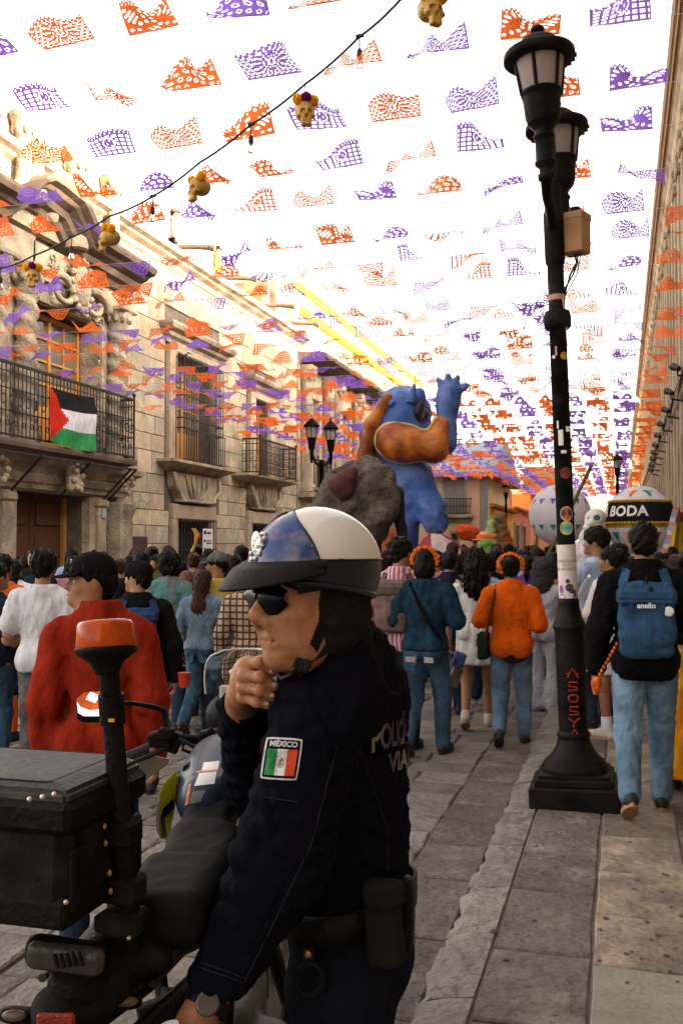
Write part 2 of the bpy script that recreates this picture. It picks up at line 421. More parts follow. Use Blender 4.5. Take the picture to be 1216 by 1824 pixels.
while y < 30:
    d = rs.uniform(.24, .36) * (1 if y < 16 else 1.6)
    x = -1.080
    while x > -10.2:
        w = rs.uniform(.26, .55) * (1 if y < 16 else 1.4)
        cands.append((x - w + .007, x - .007, y + .007, y + d - .007)); x -= w
    y += d
y = 1.2
while y < 30:
    d = rs.uniform(.55, 1.0); cands.append((-1.075, -.725, y + .006, y + d - .006)); y += d
def vis_key(c):
    px, py, d = proj(((c[0] + c[1]) / 2, (c[2] + c[3]) / 2, RZ))
    return d if (-80 < px < 1296 and 900 < py < 1910) else 1e6
def covered(c):
    px, py, d = proj(((c[0] + c[1]) / 2, (c[2] + c[3]) / 2, RZ))
    return (400 < px < 700 and py > 1350) or (px < 250 and 1350 < py < 1640)
cands.sort(key=lambda c: vis_key(c) + (6 if covered(c) else 0))
for c in cands[:300]:
    s = MB(); stone(s, *c, RZ, rs, irr=.012 if c[1] < -1.08 else .006, ch=.009 if c[1] < -1.08 else .008, tilt=.004)
    s.build('stone', m_road if c[1] < -1.08 else m_slab, road)
s = MB()
for c in cands[300:]: stone(s, *c, RZ, rs, irr=.016)
s.build('stone_setts', m_road, road, kind='stuff')

pave = MB().box((.365, 62, -.053), (1.85, 134, .08)).build('pavement', m_mortar, kind='structure')
cols = [(-.51, -.124), (-.124, .295), (.295, .72), (.72, 1.28)]
starts = [[2.2, 3.0, 3.42, 4.05, 4.75, 5.3, 5.95, 6.6], [2.6, 3.25, 3.98, 4.53, 5.13, 5.75, 6.4], [2.3, 2.9, 3.75, 4.4, 5.2, 5.9, 6.6], [2.5, 3.3, 4.1, 4.9, 5.8, 6.6]]
gum_spots = []
for ci, ((x0, x1), st) in enumerate(zip(cols, starts)):
    st = list(st)
    while st[-1] < 22: st.append(st[-1] + rs.uniform(.5, .75))
    for i in range(len(st) - 1):
        s = MB(); stone(s, x0 + .006, x1 - .006, st[i] + .005, st[i + 1] - .005, 0, rs, irr=.005, h=.06, ch=.007, tilt=.003, n=3)
        m = (m_slab if ci == 0 else m_slab2 if ci == 1 else m_slab)
        if ci == 1 and i == 1: m = m_slab3
        s.build('slab', m, pave)
far = MB()
for x0, x1 in cols:
    y = 22
    while y < 60: d = rs.uniform(.5, .75); stone(far, x0 + .006, x1 - .006, y + .006, y + d - .006, 0, rs, irr=.004, n=1); y += d
far.build('slab_rows', m_slab, pave, kind='stuff')
y = 1.5
while y < 24:
    d = rs.uniform(.5, 1.1); s = MB(); n = 7
    vs = []; 
    for j in range(n + 1):
        yy = y + .005 + (d - .01) * j / n
        wv = rs.uniform(-.018, .018) * (1 if 0 < j < n else .3)
        vs += [(-.725 + wv, yy, -.14), (-.722 + wv, yy, -.055 + rs.uniform(-.02, .012)), (-.685 + wv + rs.uniform(-.02, .02), yy, -.022 + rs.uniform(-.014, .01)),
               (-.6 + rs.uniform(-.02, .02), yy, -.006 + rs.uniform(-.008, .006)), (-.517, yy, .0 + rs.uniform(-.004, .003)), (-.515, yy, -.14)]
    fs = [(j * 6 + q, j * 6 + q + 1, (j + 1) * 6 + q + 1, (j + 1) * 6 + q) for j in range(n) for q in range(5)]
    fs = [f[::-1] for f in fs]
    fs += [tuple(range(6)), tuple(range(n * 6, n * 6 + 6))[::-1]]
    s.add(vs, fs); s.build('kerb_stone', m_kerb, pave); y += d
MB().box((-.617, 45, -.06), (.2, 42, .1)).build('kerb_run', m_kerb, pave)
s = MB()
for i in range(46):
    x, yy = (rs.uniform(-.45, .7), rs.uniform(2.8, 6.2)) if i > 14 else (rs.uniform(-.1, .3), rs.uniform(3.9, 5.2))
    r = rs.uniform(.006, .014); s.lathe([(r, .0035), (r * .8, .0062)], (x, yy, 0), 8)
for k in range(9): x, yy = rs.uniform(-1.5, .6), rs.uniform(4, 9); z = .004 if x > -.6 else RZ + .008; s.box((x, yy, z), (rs.uniform(.015, .05), rs.uniform(.01, .03), .003), rot=(.1, .1, rs.uniform(0, 3)))
s.build('trodden_gum', m_gum, pave, kind='stuff')

WX = -10.3
m_ashlar = mat('ashlar', (.50, .395, .26), rough=.88, var=.3, scale=3, bump=.9, bscale=11, objvar=.26, col2=(.36, .33, .25), c2scale=1.2, grit=.25, bdist=.04)
m_ashlar2 = mat('ashlar_green', (.46, .395, .265), rough=.88, var=.22, scale=3, bump=.5, bscale=14, objvar=.2, col2=(.42, .34, .27), c2scale=1.0, grit=.25, bdist=.04)
m_ashlar3 = mat('ashlar_pink', (.47, .36, .26), rough=.88, var=.2, scale=3, bump=.5, bscale=14, objvar=.2, grit=.25, bdist=.04)
m_carved = mat('carved_stone', (.48, .39, .275), rough=.85, var=.25, scale=5, bump=.8, bscale=18, col2=(.27, .22, .17), c2scale=2.5, grit=.3, bdist=.05)
m_mould = mat('moulded_stone', (.43, .345, .25), rough=.85, var=.22, scale=4, bump=.4, bscale=20, col2=(.24, .18, .14), c2scale=1.5, grit=.2)
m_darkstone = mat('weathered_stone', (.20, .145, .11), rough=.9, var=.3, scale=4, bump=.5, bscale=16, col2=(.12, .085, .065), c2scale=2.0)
m_iron = mat('wrought_iron', (.012, .011, .011), rough=.55, var=.3, scale=30, bump=.1, spec=.5)
m_amber = mat('amber_wood', (.52, .25, .06), rough=.5, var=.25, scale=6, bump=.15, stretch=(6, 6, .6), bscale=20)
m_darkwood = mat('dark_wood', (.10, .04, .016), rough=.6, var=.35, scale=5, bump=.2, stretch=(6, 6, .6))
m_glassd = mat('window_glass', (.16, .15, .13), rough=.08, var=.15, scale=2, bump=0, spec=.6)
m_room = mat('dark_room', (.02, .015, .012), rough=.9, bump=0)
m_limewash = mat('limewash', (.62, .50, .38), rough=.9, var=.12, scale=1.5, bump=.2)
m_bronze = mat('bronze_plaque', (.06, .035, .03), rough=.5, var=.3, scale=12, bump=.2)
m_paper = mat('white_paper', (.72, .70, .68), rough=.7, var=.05, bump=.05)
m_ink = mat('black_ink', (.02, .02, .022), rough=.7, bump=0)

def wall_grid(mb, X0, X1, Y0, Y1, Z0, Z1, ops):
    ys = sorted({Y0, Y1, *[o[0] for o in ops], *[o[1] for o in ops]}); zs = sorted({Z0, Z1, *[o[2] for o in ops], *[o[3] for o in ops]})
    ys = [v for v in ys if Y0 <= v <= Y1]; zs = [v for v in zs if Z0 <= v <= Z1]
    for j in range(len(zs) - 1):
        run = None
        for i in range(len(ys) - 1):
            my, mz = (ys[i] + ys[i + 1]) / 2, (zs[j] + zs[j + 1]) / 2
            hole = any(o[0] < my < o[1] and o[2] < mz < o[3] for o in ops)
            if hole:
                if run is not None: mb.box(((X0 + X1) / 2, (run + ys[i]) / 2, mz), (abs(X1 - X0), ys[i] - run, zs[j + 1] - zs[j])); run = None
            elif run is None: run = ys[i]
        if run is not None: mb.box(((X0 + X1) / 2, (run + Y1) / 2, (zs[j] + zs[j + 1]) / 2), (abs(X1 - X0), Y1 - run, zs[j + 1] - zs[j]))
def run_y(mb, prof, X, Y0, Y1, Z):
    """moulding along Y; prof: (out from the wall, up)"""
    mb.prism([(p[0], p[1]) for p in prof], (0, Y1 - Y0, 0), (X, Y0, Z), (1, 0, 0), (0, 0, 1))
def run_yr(mb, prof, X, Y0, Y1, Z, ret=None):
    """moulding along Y with its two returned ends (mitred)"""
    n = len(prof); vs = [(X, Y0 - p[0], Z + p[1]) for p in prof] + [(X + p[0], Y0 - p[0], Z + p[1]) for p in prof] + [(X + p[0], Y1 + p[0], Z + p[1]) for p in prof] + [(X, Y1 + p[0], Z + p[1]) for p in prof]
    fs = [(r * n + i, (r + 1) * n + i, (r + 1) * n + (i + 1) % n, r * n + (i + 1) % n) for r in range(3) for i in range(n)]
    mb.add(vs, fs)
CORN = [(0, 0), (.06, 0), (.08, .06), (.14, .10), (.16, .20), (.30, .26), (.34, .30), (.46, .34), (.50, .40), (.50, .45), (0, .45)]
SILLP = [(0, 0), (.05, 0), (.12, .05), (.20, .08), (.30, .16), (.32, .16), (.32, .22), (0, .22)]

A0, A1, AH = 13.2, 31.2, 8.08
bA = thing('stone_building', 'two-storey carved stone building with baroque portal and iron balconies', 'building', (WX, 22, 0))
opsA = [(15.25, 17.7, 0, 2.58), (15.7, 18.0, 3.45, 6.05), (21.85, 24.05, 3.62, 6.25), (21.9, 24.0, .75, 2.2), (27.2, 28.5, 3.62, 5.9), (26.9, 28.7, .75, 2.2)]
w = MB(); wall_grid(w, WX - .55, WX - .03, A0, A1, -.1, AH, opsA)
w.box((WX - .27, 0, 0), (.001, .001, .001)) if False else None
w.build('wall', m_mortar, bA)
w = MB(); w.box((WX - 4, A1 - .3, 4.2), (6.9, .5, 8.4)); w.build('end_wall', m_ashlar, bA)
w = MB(); w.box((WX - 2.2, (A0 + A1) / 2, AH - .12), (3.8, A1 - A0, .2)); w.build('roof', m_limewash, bA)
clear = [(13.0, 19.0, -.1, 8.3), (21.3, 24.6, 2.6, 6.85), (21.55, 24.35, -.1, 2.62), (26.6, 29.1, 2.62, 6.5), (26.55, 29.05, -.1, 2.62)]
rb = random.Random(11); zc = -.08; nb = 0; blocks = []
while zc < AH - .05:
    hgt = min(rb.uniform(.36, .52), AH - zc)
    segs = [(A0, A1)]
    for o in clear:
        if o[2] < zc + hgt - .02 and o[3] > zc + .02:
            ns = []
            for a, c in segs:
                if o[0] > a and o[0] < c: ns.append((a, min(c, o[0])))
                if o[1] < c and o[1] > a: ns.append((max(a, o[1]), c))
                if o[1] <= a or o[0] >= c: ns.append((a, c))
            segs = ns
    for a, c in segs:
        yy = a
        while yy < c - .02:
            L = rb.uniform(.55, 1.05)
            if c - yy - L < .3: L = c - yy
            blocks.append((yy, min(yy + L, c), zc, zc + hgt)); yy += L
    zc += hgt
blocks.sort(key=lambda q: q[0])
def block_mb(mb, q):
    y0, y1, z0, z1 = q; g = .007; px = rb.uniform(.0, .016)
    mb.box((WX - .03 + (.045 + px) / 2, (y0 + y1) / 2, (z0 + z1) / 2), (.045 + px, y1 - y0 - 2 * g, z1 - z0 - 2 * g), rot=(0, rb.uniform(-.004, .004), rb.uniform(-.006, .006)), bev=.009)
for q in blocks[:300]:
    s = MB(); block_mb(s, q); s.build('block', rb.choice((m_ashlar, m_ashlar, m_ashlar2, m_ashlar2, m_ashlar3)), bA)
if len(blocks) > 300:
    s = MB(); [block_mb(s, q) for q in blocks[300:]]; s.build('block_courses', m_ashlar, bA, kind='stuff')
c = MB(); run_y(c, CORN, WX - .03, A0, A1 + .25, AH); c.build('cornice', m_mould, bA)
c = MB(); run_y(c, [(-.5, 0), (-.02, 0), (-.02, .14), (.05, .16), (.05, .26), (-.5, .26)], WX, 19.3, A1 + .1, AH + .45); c.build('parapet', m_limewash, bA)
for yy in (22.0, 24.9, 28.1, 30.6):
    s = MB(); s.tube([(WX - .2, yy, AH + .80), (WX + .55, yy + .02, AH + .74), (WX + .95, yy + .02, AH + .68)], .065, 10); s.tube([(WX + .86, yy + .02, AH + .695), (WX + .97, yy + .02, AH + .677)], .085, 10)
    s.build('water_spout', m_darkstone, bA)

P = MB().box((WX + .04, 14.75, 1.24), (.2, .95, 2.66)).box((WX + .04, 18.05, 1.24), (.2, .68, 2.66)).box((WX + .04, 16.48, 2.86), (.2, 4.4, .56)).build('portal', m_carved, bA)
for yy in (14.9, 18.1): s = MB(); s.box((WX + .17, yy, 1.24), (.08, .3, 2.66), bev=.02); s.box((WX + .19, yy, 2.45), (.14, .42, .14), bev=.03); s.build('pilaster', m_carved, P)
s = MB(); s.box((WX + .19, 18.72, 1.2), (.5, .5, 2.6), bev=.03); s.lathe([(.2, 0), (.2, .12), (.15, .18), (.14, 2.2), (.17, 2.25), (.22, 2.36), (.22, 2.46)], (WX + .4, 18.72, 0), 16)
s.build('pilaster', m_carved, P)
s = MB(); run_yr(s, [(0, 0), (.2, 0), (.22, .08), (.28, .12), (.30, .26), (.34, .30), (.36, .40), (.48, .46), (.5, .56), (0, .56)], WX, 13.6, 18.9, 2.62); s.build('entablature', m_carved, P)
s = MB(); s.box((WX + .5, 16.5, 2.9), (.18, .42, .62), bev=.06)
for k in range(14):
    a = k * .7; s.ell((WX + .58 + rb.uniform(0, .05), 16.5 + .17 * math.cos(a) * (1 - k * .02), 2.9 + .26 * math.sin(a)), (.05, .07, .06), 8, 6)
s.build('carving', m_carved, P)
for yy in (14.2, 18.6):
    s = MB()
    for k in range(9): a = k * .8; s.ell((WX + .5 + rb.uniform(0, .06), yy + .16 * math.cos(a), 2.86 + .18 * math.sin(a)), (.06, .06, .06), 8, 6)
    s.build('carving', m_carved, P)
d = MB()
for i in range(2):
    yc = 15.25 + .62 + i * 1.22
    d.box((WX - .46, yc, 1.27), (.07, 1.2, 2.6))
    for j in range(4): d.box((WX - .41, yc, .35 + j * .62), (.05, .86, .46), bev=.03)
d.build('door', m_darkwood, bA)
s = MB().box((WX - .4, 17.62, 1.25), (.1, .1, 2.62)).box((WX - .4, 15.3, 1.25), (.1, .08, 2.62)); s.build('door_frame', m_amber, bA)
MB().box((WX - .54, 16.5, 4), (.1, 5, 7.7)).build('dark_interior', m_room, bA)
s = MB(); s.box((WX + .05, 14.75, 5.4), (.2, 1.9, 3.6)); s.box((WX + .05, 18.45, 5.4), (.2, .9, 3.6)); s.box((WX + .05, 16.85, 6.6), (.2, 2.4, 1.05)); s.build('upper_panel', m_carved, P)
def spiral(mb, x, y, z0, z1, r, turns):
    n = 14; k = 46; vs = []
    for i in range(k + 1):
        t = i / k; z = z0 + (z1 - z0) * t
        for j in range(n):
            a = 2 * math.pi * j / n; rr = r * (1 + .20 * math.sin(2 * (a + turns * math.pi * t)))
            vs.append((x + rr * math.cos(a), y + rr * math.sin(a), z))
    mb.add(vs, [(i * n + j, i * n + (j + 1) % n, (i + 1) * n + (j + 1) % n, (i + 1) * n + j) for i in range(k) for j in range(n)], True)
for yy in (14.3, 15.2, 18.5):
    s = MB(); spiral(s, WX + .3, yy, 3.75, 6.0, .2, 7); s.lathe([(.27, 3.36), (.27, 3.55), (.23, 3.6), (.25, 3.68), (.2, 3.75)], (WX + .3, yy, 0), 16)
    s.lathe([(.19, 6.0), (.22, 6.06), (.2, 6.12), (.3, 6.42)], (WX + .3, yy, 0), 16); s.box((WX + .3, yy, 6.47), (.62, .62, .1), bev=.02)
    for k in range(10): a = k * .63; s.ell((WX + .3 + .25 * math.cos(a), yy + .25 * math.sin(a), 6.28), (.06, .06, .09), 7, 6)
    s.build('spiral_column', m_carved, P)
s = MB()      # scroll-work strips on the panels
for (yy, z0, z1) in ((17.93 + .12, 3.6, 6.6), (15.6, 3.6, 6.6)):
    for k in range(22):
        z = z0 + (z1 - z0) * k / 21
        s.tube([(WX + .17, yy + .09 * math.cos(t * .9 + k), z + .05 * math.sin(t * .9 + k)) for t in range(6)], .022, 6)
for k in range(60):
    yy = rb.uniform(15.7, 18.0); z = rb.uniform(6.2, 7.0); a0 = rb.uniform(0, 6)
    s.tube([(WX + .17, yy + .10 * math.cos(a0 + t * .8) * (1 - t * .1), z + .10 * math.sin(a0 + t * .8) * (1 - t * .1)) for t in range(6)], .025, 6)
s.build('scrollwork', m_carved, P)
s = MB()      # broken pediment with big volutes over the window
for sg, yc in ((1, 16.35), (-1, 17.55)):
    pts = []
    for t in range(22):
        a = t * .33; rr = .62 * (1 - t / 30); pts.append((WX + .32, yc + sg * (-rr * math.cos(a)) * .9, 6.45 + rr * math.sin(a) * .55 - .1))
    s.tube(pts, [.09 * (1 - t / 40) for t in range(22)], 8)
s.ell((WX + .35, 16.95, 6.6), (.15, .3, .42), 14, 10)
for k in range(16): a = k * .39; s.ell((WX + .38, 16.95 + .36 * math.cos(a), 6.6 + .48 * math.sin(a)), (.07, .07, .07), 7, 6)
s.build('volute', m_carved, P)
def curved_cornice(mb, prof, X, pts):
    n = len(prof); vs = []
    for (yy, z) in pts: vs += [(X + p[0], yy, z + p[1]) for p in prof]
    fs = [(r * n + i, (r + 1) * n + i, (r + 1) * n + (i + 1) % n, r * n + (i + 1) % n) for r in range(len(pts) - 1) for i in range(n)]
    fs += [tuple(range(n))[::-1], tuple(range((len(pts) - 1) * n, len(pts) * n))]
    mb.add(vs, fs)
PC = [(0, 0), (.25, 0), (.30, .1), (.42, .14), (.46, .26), (.62, .32), (.68, .38), (.82, .42), (.86, .5), (.86, .56), (0, .56)]
pts = [(13.3, 7.0), (14.4, 7.0)] + [(14.4 + .3 * i, 7.0 + .62 * (.5 - .5 * math.cos(math.pi * min(1, i / 3)))) for i in range(1, 4)] + [(15.6, 7.62), (16.3, 7.55)] + [(16.3 + .2 * i, 7.55 - .55 * (i / 3)) for i in range(1, 4)] + [(18.0, 6.98), (19.2, 6.95)]
s = MB(); curved_cornice(s, PC, WX, [(a, c - .02) for a, c in pts]); s.build('pediment_cornice', m_darkstone, P)
s = MB(); s.prism([(13.3, 7.3), (18.6, 7.3), (18.55, 8.5), (18.2, 8.75), (18.0, 9.2), (17.6, 9.6), (17.1, 9.72), (16.4, 10.1), (15.6, 10.6), (14.4, 11.0), (13.3, 11.1)], (.75, 0, 0), (WX - .6, 0, 0), (0, 1, 0), (0, 0, 1)); s.build('gable', m_carved, P)
for yy, r in ((15.0, .13), (15.38, .13), (16.75, .15), (18.15, .14)):
    s = MB(); z0 = 7.45 if yy > 16.5 else 7.9
    s.lathe([(r * 1.5, z0 - .2), (r * 1.5, z0), (r * 1.15, z0 + .06), (r * 1.1, z0 + .1), (r, z0 + .5), (r * .95, 8.55), (r * 1.25, 8.6), (r * 1.05, 8.68), (r * 1.9, 9.0), (r * 2, 9.02), (r * 2, 9.12)], (WX + .36, yy, 0), 16)
    for k in range(8): a = k * .785; s.ell((WX + .36 + r * 1.4 * math.cos(a), yy + r * 1.4 * math.sin(a), 8.83), (.05, .05, .1), 7, 6)
    s.build('tier_column', m_carved, P)
s = MB()
for (yc, zc2, ry, rz) in ((14.2, 8.2, .35, .5), (17.5, 7.95, .28, .42)):
    s.tube([(WX + .18, yc + ry * math.cos(t * .35), zc2 + rz * math.sin(t * .35)) for t in range(19)], .05, 6)
    s.tube([(WX + .18, yc, zc2 - rz), (WX + .18, yc, zc2 + rz)], .04, 6); s.tube([(WX + .18, yc - ry, zc2), (WX + .18, yc + ry, zc2)], .04, 6)
    for k in range(20): s.ell((WX + .17, yc + rb.uniform(-.5, .5), zc2 + rb.uniform(-.7, .7)), (.05, .05, .05), 6, 5)
for k in range(9):           # shell over the niche
    a = math.pi * k / 8; s.tube([(WX + .16, 16.0, 8.75), (WX + .22, 16.0 + .36 * math.cos(a), 8.75 + .36 * math.sin(a))], [.03, .06], 6)
s.build('relief', m_carved, P, kind='stuff')
me = sdf('statue', [E_((.05, 0, .28), (.13, .17, .32)), C_((.05, 0, .5), (.08, 0, .72), .13, .10), E_((.08, 0, .93), (.085, .08, .105)), C_((.06, .14, .66), (.16, .2, .45), .05, .04), C_((.16, .2, .45), (.22, .06, .52), .04), C_((.06, -.14, .66), (.18, -.17, .5), .05, .04), C_((.06, 0, .05), (.1, .05, .3), .15, .1), E_((.09, 0, 1.02), (.11, .11, .03))], .018, k=.05, wob=.012, wl=.12, streak=(1, 1, .2))
link_mesh('statue', me, mat('pink_stone', (.42, .29, .22), rough=.85, scale=6), P, loc=Vector((WX + .2, 16.0, 7.6)) - _loc_of(P))

def french_window(parent, y0, y1, z0, z1, xd, leaf=True, rows=3, fm=None):
    fm = fm or m_amber
    f = MB(); t = .09
    for yy in (y0 + t / 2, (y0 + y1) / 2, y1 - t / 2): f.box((xd, yy, (z0 + z1) / 2), (.07, t, z1 - z0))
    f.box((xd + .004, (y0 + y1) / 2, z1 - t / 2), (.07, y1 - y0 - .01, t)); f.box((xd + .004, (y0 + y1) / 2, z0 + .4), (.06, y1 - y0 - .02, .8))
    W = f.build('window', fm, parent)
    g = MB(); 
    for i in range(1, rows): g.box((xd - .004, (y0 + y1) / 2, z0 + .8 + (z1 - z0 - .8) * i / rows), (.04, y1 - y0 - .06, .04))
    for q in (.25, .75): g.box((xd - .008, y0 + (y1 - y0) * q, (z0 + z1) / 2 + .4), (.04, .04, z1 - z0 - .85))
    g.build('glazing_bar', fm, W)
    g = MB(); g.box((xd - .03, (y0 + y1) / 2, (z0 + z1) / 2), (.008, y1 - y0 - .04, z1 - z0 - .04)); g.build('pane', m_glassd, W)
    return W
french_window(bA, 15.78, 17.95, 3.45, 6.0, WX - .3, rows=4)
MB().box((WX - .02, 18.03, 4.75), (.5, .09, 2.6)).build('window_reveal', m_carved, bA)

def railing(parent, X, Y0, Y1, z0, z1, wallX, r=.011, step=.115, lattice=True, name='railing'):
    s = MB()
    def side(p, q):
        p = Vector(p); q = Vector(q); L = (q - p).length; n = max(2, round(L / step)); dz = z1 - z0
        U = Vector((0, 0, 1))
        s.bar(p + U * dz, q + U * dz, .055, .045); s.bar(p + U * .05, q + U * .05, .03, .03); s.bar(p + U * (dz - .14), q + U * (dz - .14), .018, .018)
        if lattice: s.bar(p + U * (dz * .36), q + U * (dz * .36), .016, .016); s.bar(p + U * (dz * .66), q + U * (dz * .66), .016, .016)
        for i in range(n + 1):
            c = p.lerp(q, i / n); s.tube([c + U * .02, c + U * dz], r, 5, cap=False, smooth=False)
            if lattice and i < n:
                m2 = p.lerp(q, (i + .5) / n); ax = (q - p).normalized()
                if i % 2 == 0:
                    s.tube([m2 + ax * (math.cos(t * .785) * step * .5) + U * (dz * .51 + math.sin(t * .785) * step * .75) for t in range(9)], .009, 5, cap=False)
                for zz in (.36, .66): s.ell(c + U * dz * zz, (.022, .022, .022), 6, 4)
                if i % 2: s.tube([m2 + ax * (math.cos(t * .785) * .035) + U * (dz * .2 + math.sin(t * .785) * .05) for t in range(9)], .007, 5, cap=False)
    side((X, Y0, z0), (X, Y1, z0)); side((wallX, Y1, z0), (X, Y1, z0)); side((wallX, Y0, z0), (X, Y0, z0))
    for yy in (Y0, Y1): s.tube([(X, yy, z0 - .05), (X, yy, z1 + .06)], .022, 8); s.ell((X, yy, z1 + .09), (.04, .04, .04), 8, 6)
    return s.build(name, m_iron, parent)
b1 = MB(); run_y(b1, [(0, .16), (.1, 0), (.45, .03), (.62, .08), (.78, .10), (.80, .16), (.80, .21), (0, .21)], WX, 12.6, 18.45, 3.14); B1 = b1.build('balcony', m_darkstone, bA)
railing(B1, -9.55, 12.7, 18.38, 3.36, 4.58, WX + .12)
s = MB()
for yy in (13.3, 15.0, 16.6, 18.2, 18.42): s.bar((-9.5, yy, 3.16), (WX + .1, yy - .05, 2.45), .035)
s.bar((-9.55, 18.42, 3.15), (-9.55, 12.6, 3.13), .04); s.build('bracket', m_iron, B1)

def hood(parent, y0, y1, z):
    s = MB(); run_yr(s, [(0, 0), (.08, 0), (.10, .08), (.2, .14), (.22, .22), (.36, .28), (.40, .36), (.40, .42), (0, .42)], WX, y0, y1, z); return s.build('window_hood', m_mould, parent)
hood(bA, 21.35, 24.55, 6.42)
s = MB(); 
for yy in (21.65, 24.25): s.box((WX + .03, yy, 4.95), (.14, .4, 2.95), bev=.02)
s.box((WX + .035, 22.95, 6.33), (.15, 3.02, .17), bev=.02); s.build('window_surround', m_ashlar3, bA)
W1 = french_window(bA, 21.9, 24.0, 3.62, 6.2, WX - .33, rows=3)
s = MB(); run_yr(s, [(0, 0), (.06, 0), (.14, .06), (.24, .10), (.40, .18), (.46, .19), (.46, .26), (0, .26)], WX, 21.35, 24.4, 3.36); s.build('sill', m_mould, W1)
def apron(parent, y0, y1, z0, z1):
    s = MB(); yc = (y0 + y1) / 2; w2 = (y1 - y0) / 2
    pr = [(y0, z1), (y0 + .06, z1 - .35), (y0 + .34, z0 + .12), (y0 + .45, z0), (y1 - .45, z0), (y1 - .34, z0 + .12), (y1 - .06, z1 - .35), (y1, z1)]
    s.prism(pr, (.16, 0, 0), (WX - .02, 0, 0), (0, 1, 0), (0, 0, 1)); s.box((WX + .1, yc, z0 + .03), (.22, (y1 - y0) - .75, .08), bev=.02)
    for k in range(5):
        q = (k - 2) * .22; s.tube([(WX + .15, yc + q * 1.4 * w2 * .8, z1 - .05), (WX + .19, yc + q * w2 * .9, (z0 + z1) / 2), (WX + .15, yc + q * .5 * w2, z0 + .1)], .035, 6)
    for sg in (-1, 1):
        s.tube([(WX + .16, yc + sg * (w2 - .02), z1 - .02), (WX + .22, yc + sg * (w2 - .1), z1 - .38), (WX + .18, yc + sg * (w2 - .36), z0 + .16), (WX + .2, yc + sg * (w2 - .46), z0 + .02)], .06, 8)
    return s.build('apron', m_carved, parent)
apron(bA, 21.5, 24.3, 2.66, 3.36)
s = MB()
X = WX + .32
def cage(s, y0, y1, z0, z1, X, n, zr):
    for i in range(n + 1): yy = y0 + (y1 - y0) * i / n; s.tube([(X, yy, z0), (X, yy, z1)], .012, 5, cap=False, smooth=False)
    for z in zr:
        s.bar((X, y0, z), (X, y1, z), .02, .03)
        for i in range(n): s.ell((X, y0 + (y1 - y0) * (i + .5) / n, z), (.022, .03, .03), 6, 4)
    for yy in (y0, y1):
        for z in zr: s.bar((X, yy, z), (WX, yy, z), .02, .03)
        for q in (.33, .66): s.tube([(WX + .32 * q, yy, z0), (WX + .32 * q, yy, z1)], .011, 5, cap=False, smooth=False)
cage(s, 21.75, 24.15, 3.62, 6.18, X, 17, (3.66, 4.42, 4.66, 5.2, 5.5, 6.12))
s.tube([(X, 21.75, 6.12), (X + .12, 21.7, 6.2), (X + .2, 21.66, 6.14)], .015, 6); s.bar((WX + .36, 21.7, 4.40), (WX + .36, 24.2, 4.40), .03, .03)
for i in range(20): yy = 21.75 + 2.4 * i / 19; s.tube([(WX + .37, yy, 3.62), (WX + .37, yy, 4.4)], .009, 5, cap=False, smooth=False)
s.build('window_grille', m_iron, W1)
for (y0, y1) in ((21.9, 24.0), (26.9, 28.7)):
    s = MB(); t = .2
    s.box((WX + .03, y0 - .1, 1.4), (.14, .3, 2.1), bev=.02); s.box((WX + .03, y1 + .1, 1.4), (.14, .3, 2.1), bev=.02); s.box((WX + .036, (y0 + y1) / 2, 2.42), (.15, y1 - y0 + .52, .36), bev=.02); s.box((WX + .036, (y0 + y1) / 2, .6), (.15, y1 - y0 + .52, .26), bev=.02)
    S = s.build('window_surround', m_ashlar3, bA)
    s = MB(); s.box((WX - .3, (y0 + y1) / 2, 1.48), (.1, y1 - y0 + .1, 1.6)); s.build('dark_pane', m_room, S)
    s = MB(); X = WX + .2
    for i in range(13): yy = y0 + (y1 - y0) * i / 12; s.tube([(X, yy, .78), (X, yy, 2.26)], .012, 5, cap=False, smooth=False)
    for z in (.85, 1.5, 2.22): s.bar((X, y0 - .03, z), (X, y1 + .03, z), .02, .03)
    for z in (.85, 2.22):
        for yy in (y0, y1): s.bar((X, yy, z), (WX, yy, z), .02, .03)
    s.build('window_grille', m_iron, S)
hood(bA, 26.7, 29.0, 6.05)
s = MB(); 
for yy in (27.0, 28.7): s.box((WX + .03, yy, 4.8), (.14, .42, 2.5), bev=.02)
s.box((WX + .035, 27.85, 5.98), (.15, 2.14, .16), bev=.02); s.build('window_surround', m_ashlar3, bA)
W2 = french_window(bA, 27.2, 28.5, 3.62, 5.85, WX - .33, rows=3)
b2 = MB(); run_yr(b2, [(0, 0), (.1, 0), (.3, .06), (.5, .12), (.55, .14), (.55, .2), (0, .2)], WX, 26.0, 29.2, 3.4); B2 = b2.build('balcony', m_mould, bA)
railing(B2, -9.68, 26.1, 29.3, 3.62, 4.6, WX + .1)
apron(bA, 26.6, 29.1, 2.66, 3.4)
MB().box((WX + .06, 19.85, 1.56), (.09, .95, .5), bev=.02).build('plaque', m_bronze, bA)
for (yy, z, sz) in ((18.12, 2.25, .13), (19.15, 1.98, .13)):
    s = MB().box((WX + (.23 if yy < 19 else .045), yy, z), (.02, sz, sz * 1.3)); s.build('number_tile', mat('pale_tile', (.42, .44, .52), rough=.4), bA)
nt = MB().box((WX + .245, 23.35, 1.52), (.012, .62, 1.02)); NT = nt.build('paper_notice', m_paper, label='white printed paper notice hung on the barred ground-floor window', cat='notice')
s = MB()
for i, (z, wd, hh, off) in enumerate(((1.93, .16, .09, -.18), (1.92, .24, .05, .06), (1.72, .1, .07, -.2), (1.72, .28, .03, .05), (1.66, .3, .03, .05), (1.5, .08, .1, -.2), (1.5, .3, .03, .06), (1.44, .26, .03, .06), (1.28, .08, .1, -.2), (1.28, .3, .03, .06), (1.22, .25, .03, .06))):
    s.box((WX + .253, 23.35 + off, z), (.006, wd, hh))
s.build('printed_lines', m_ink, NT)

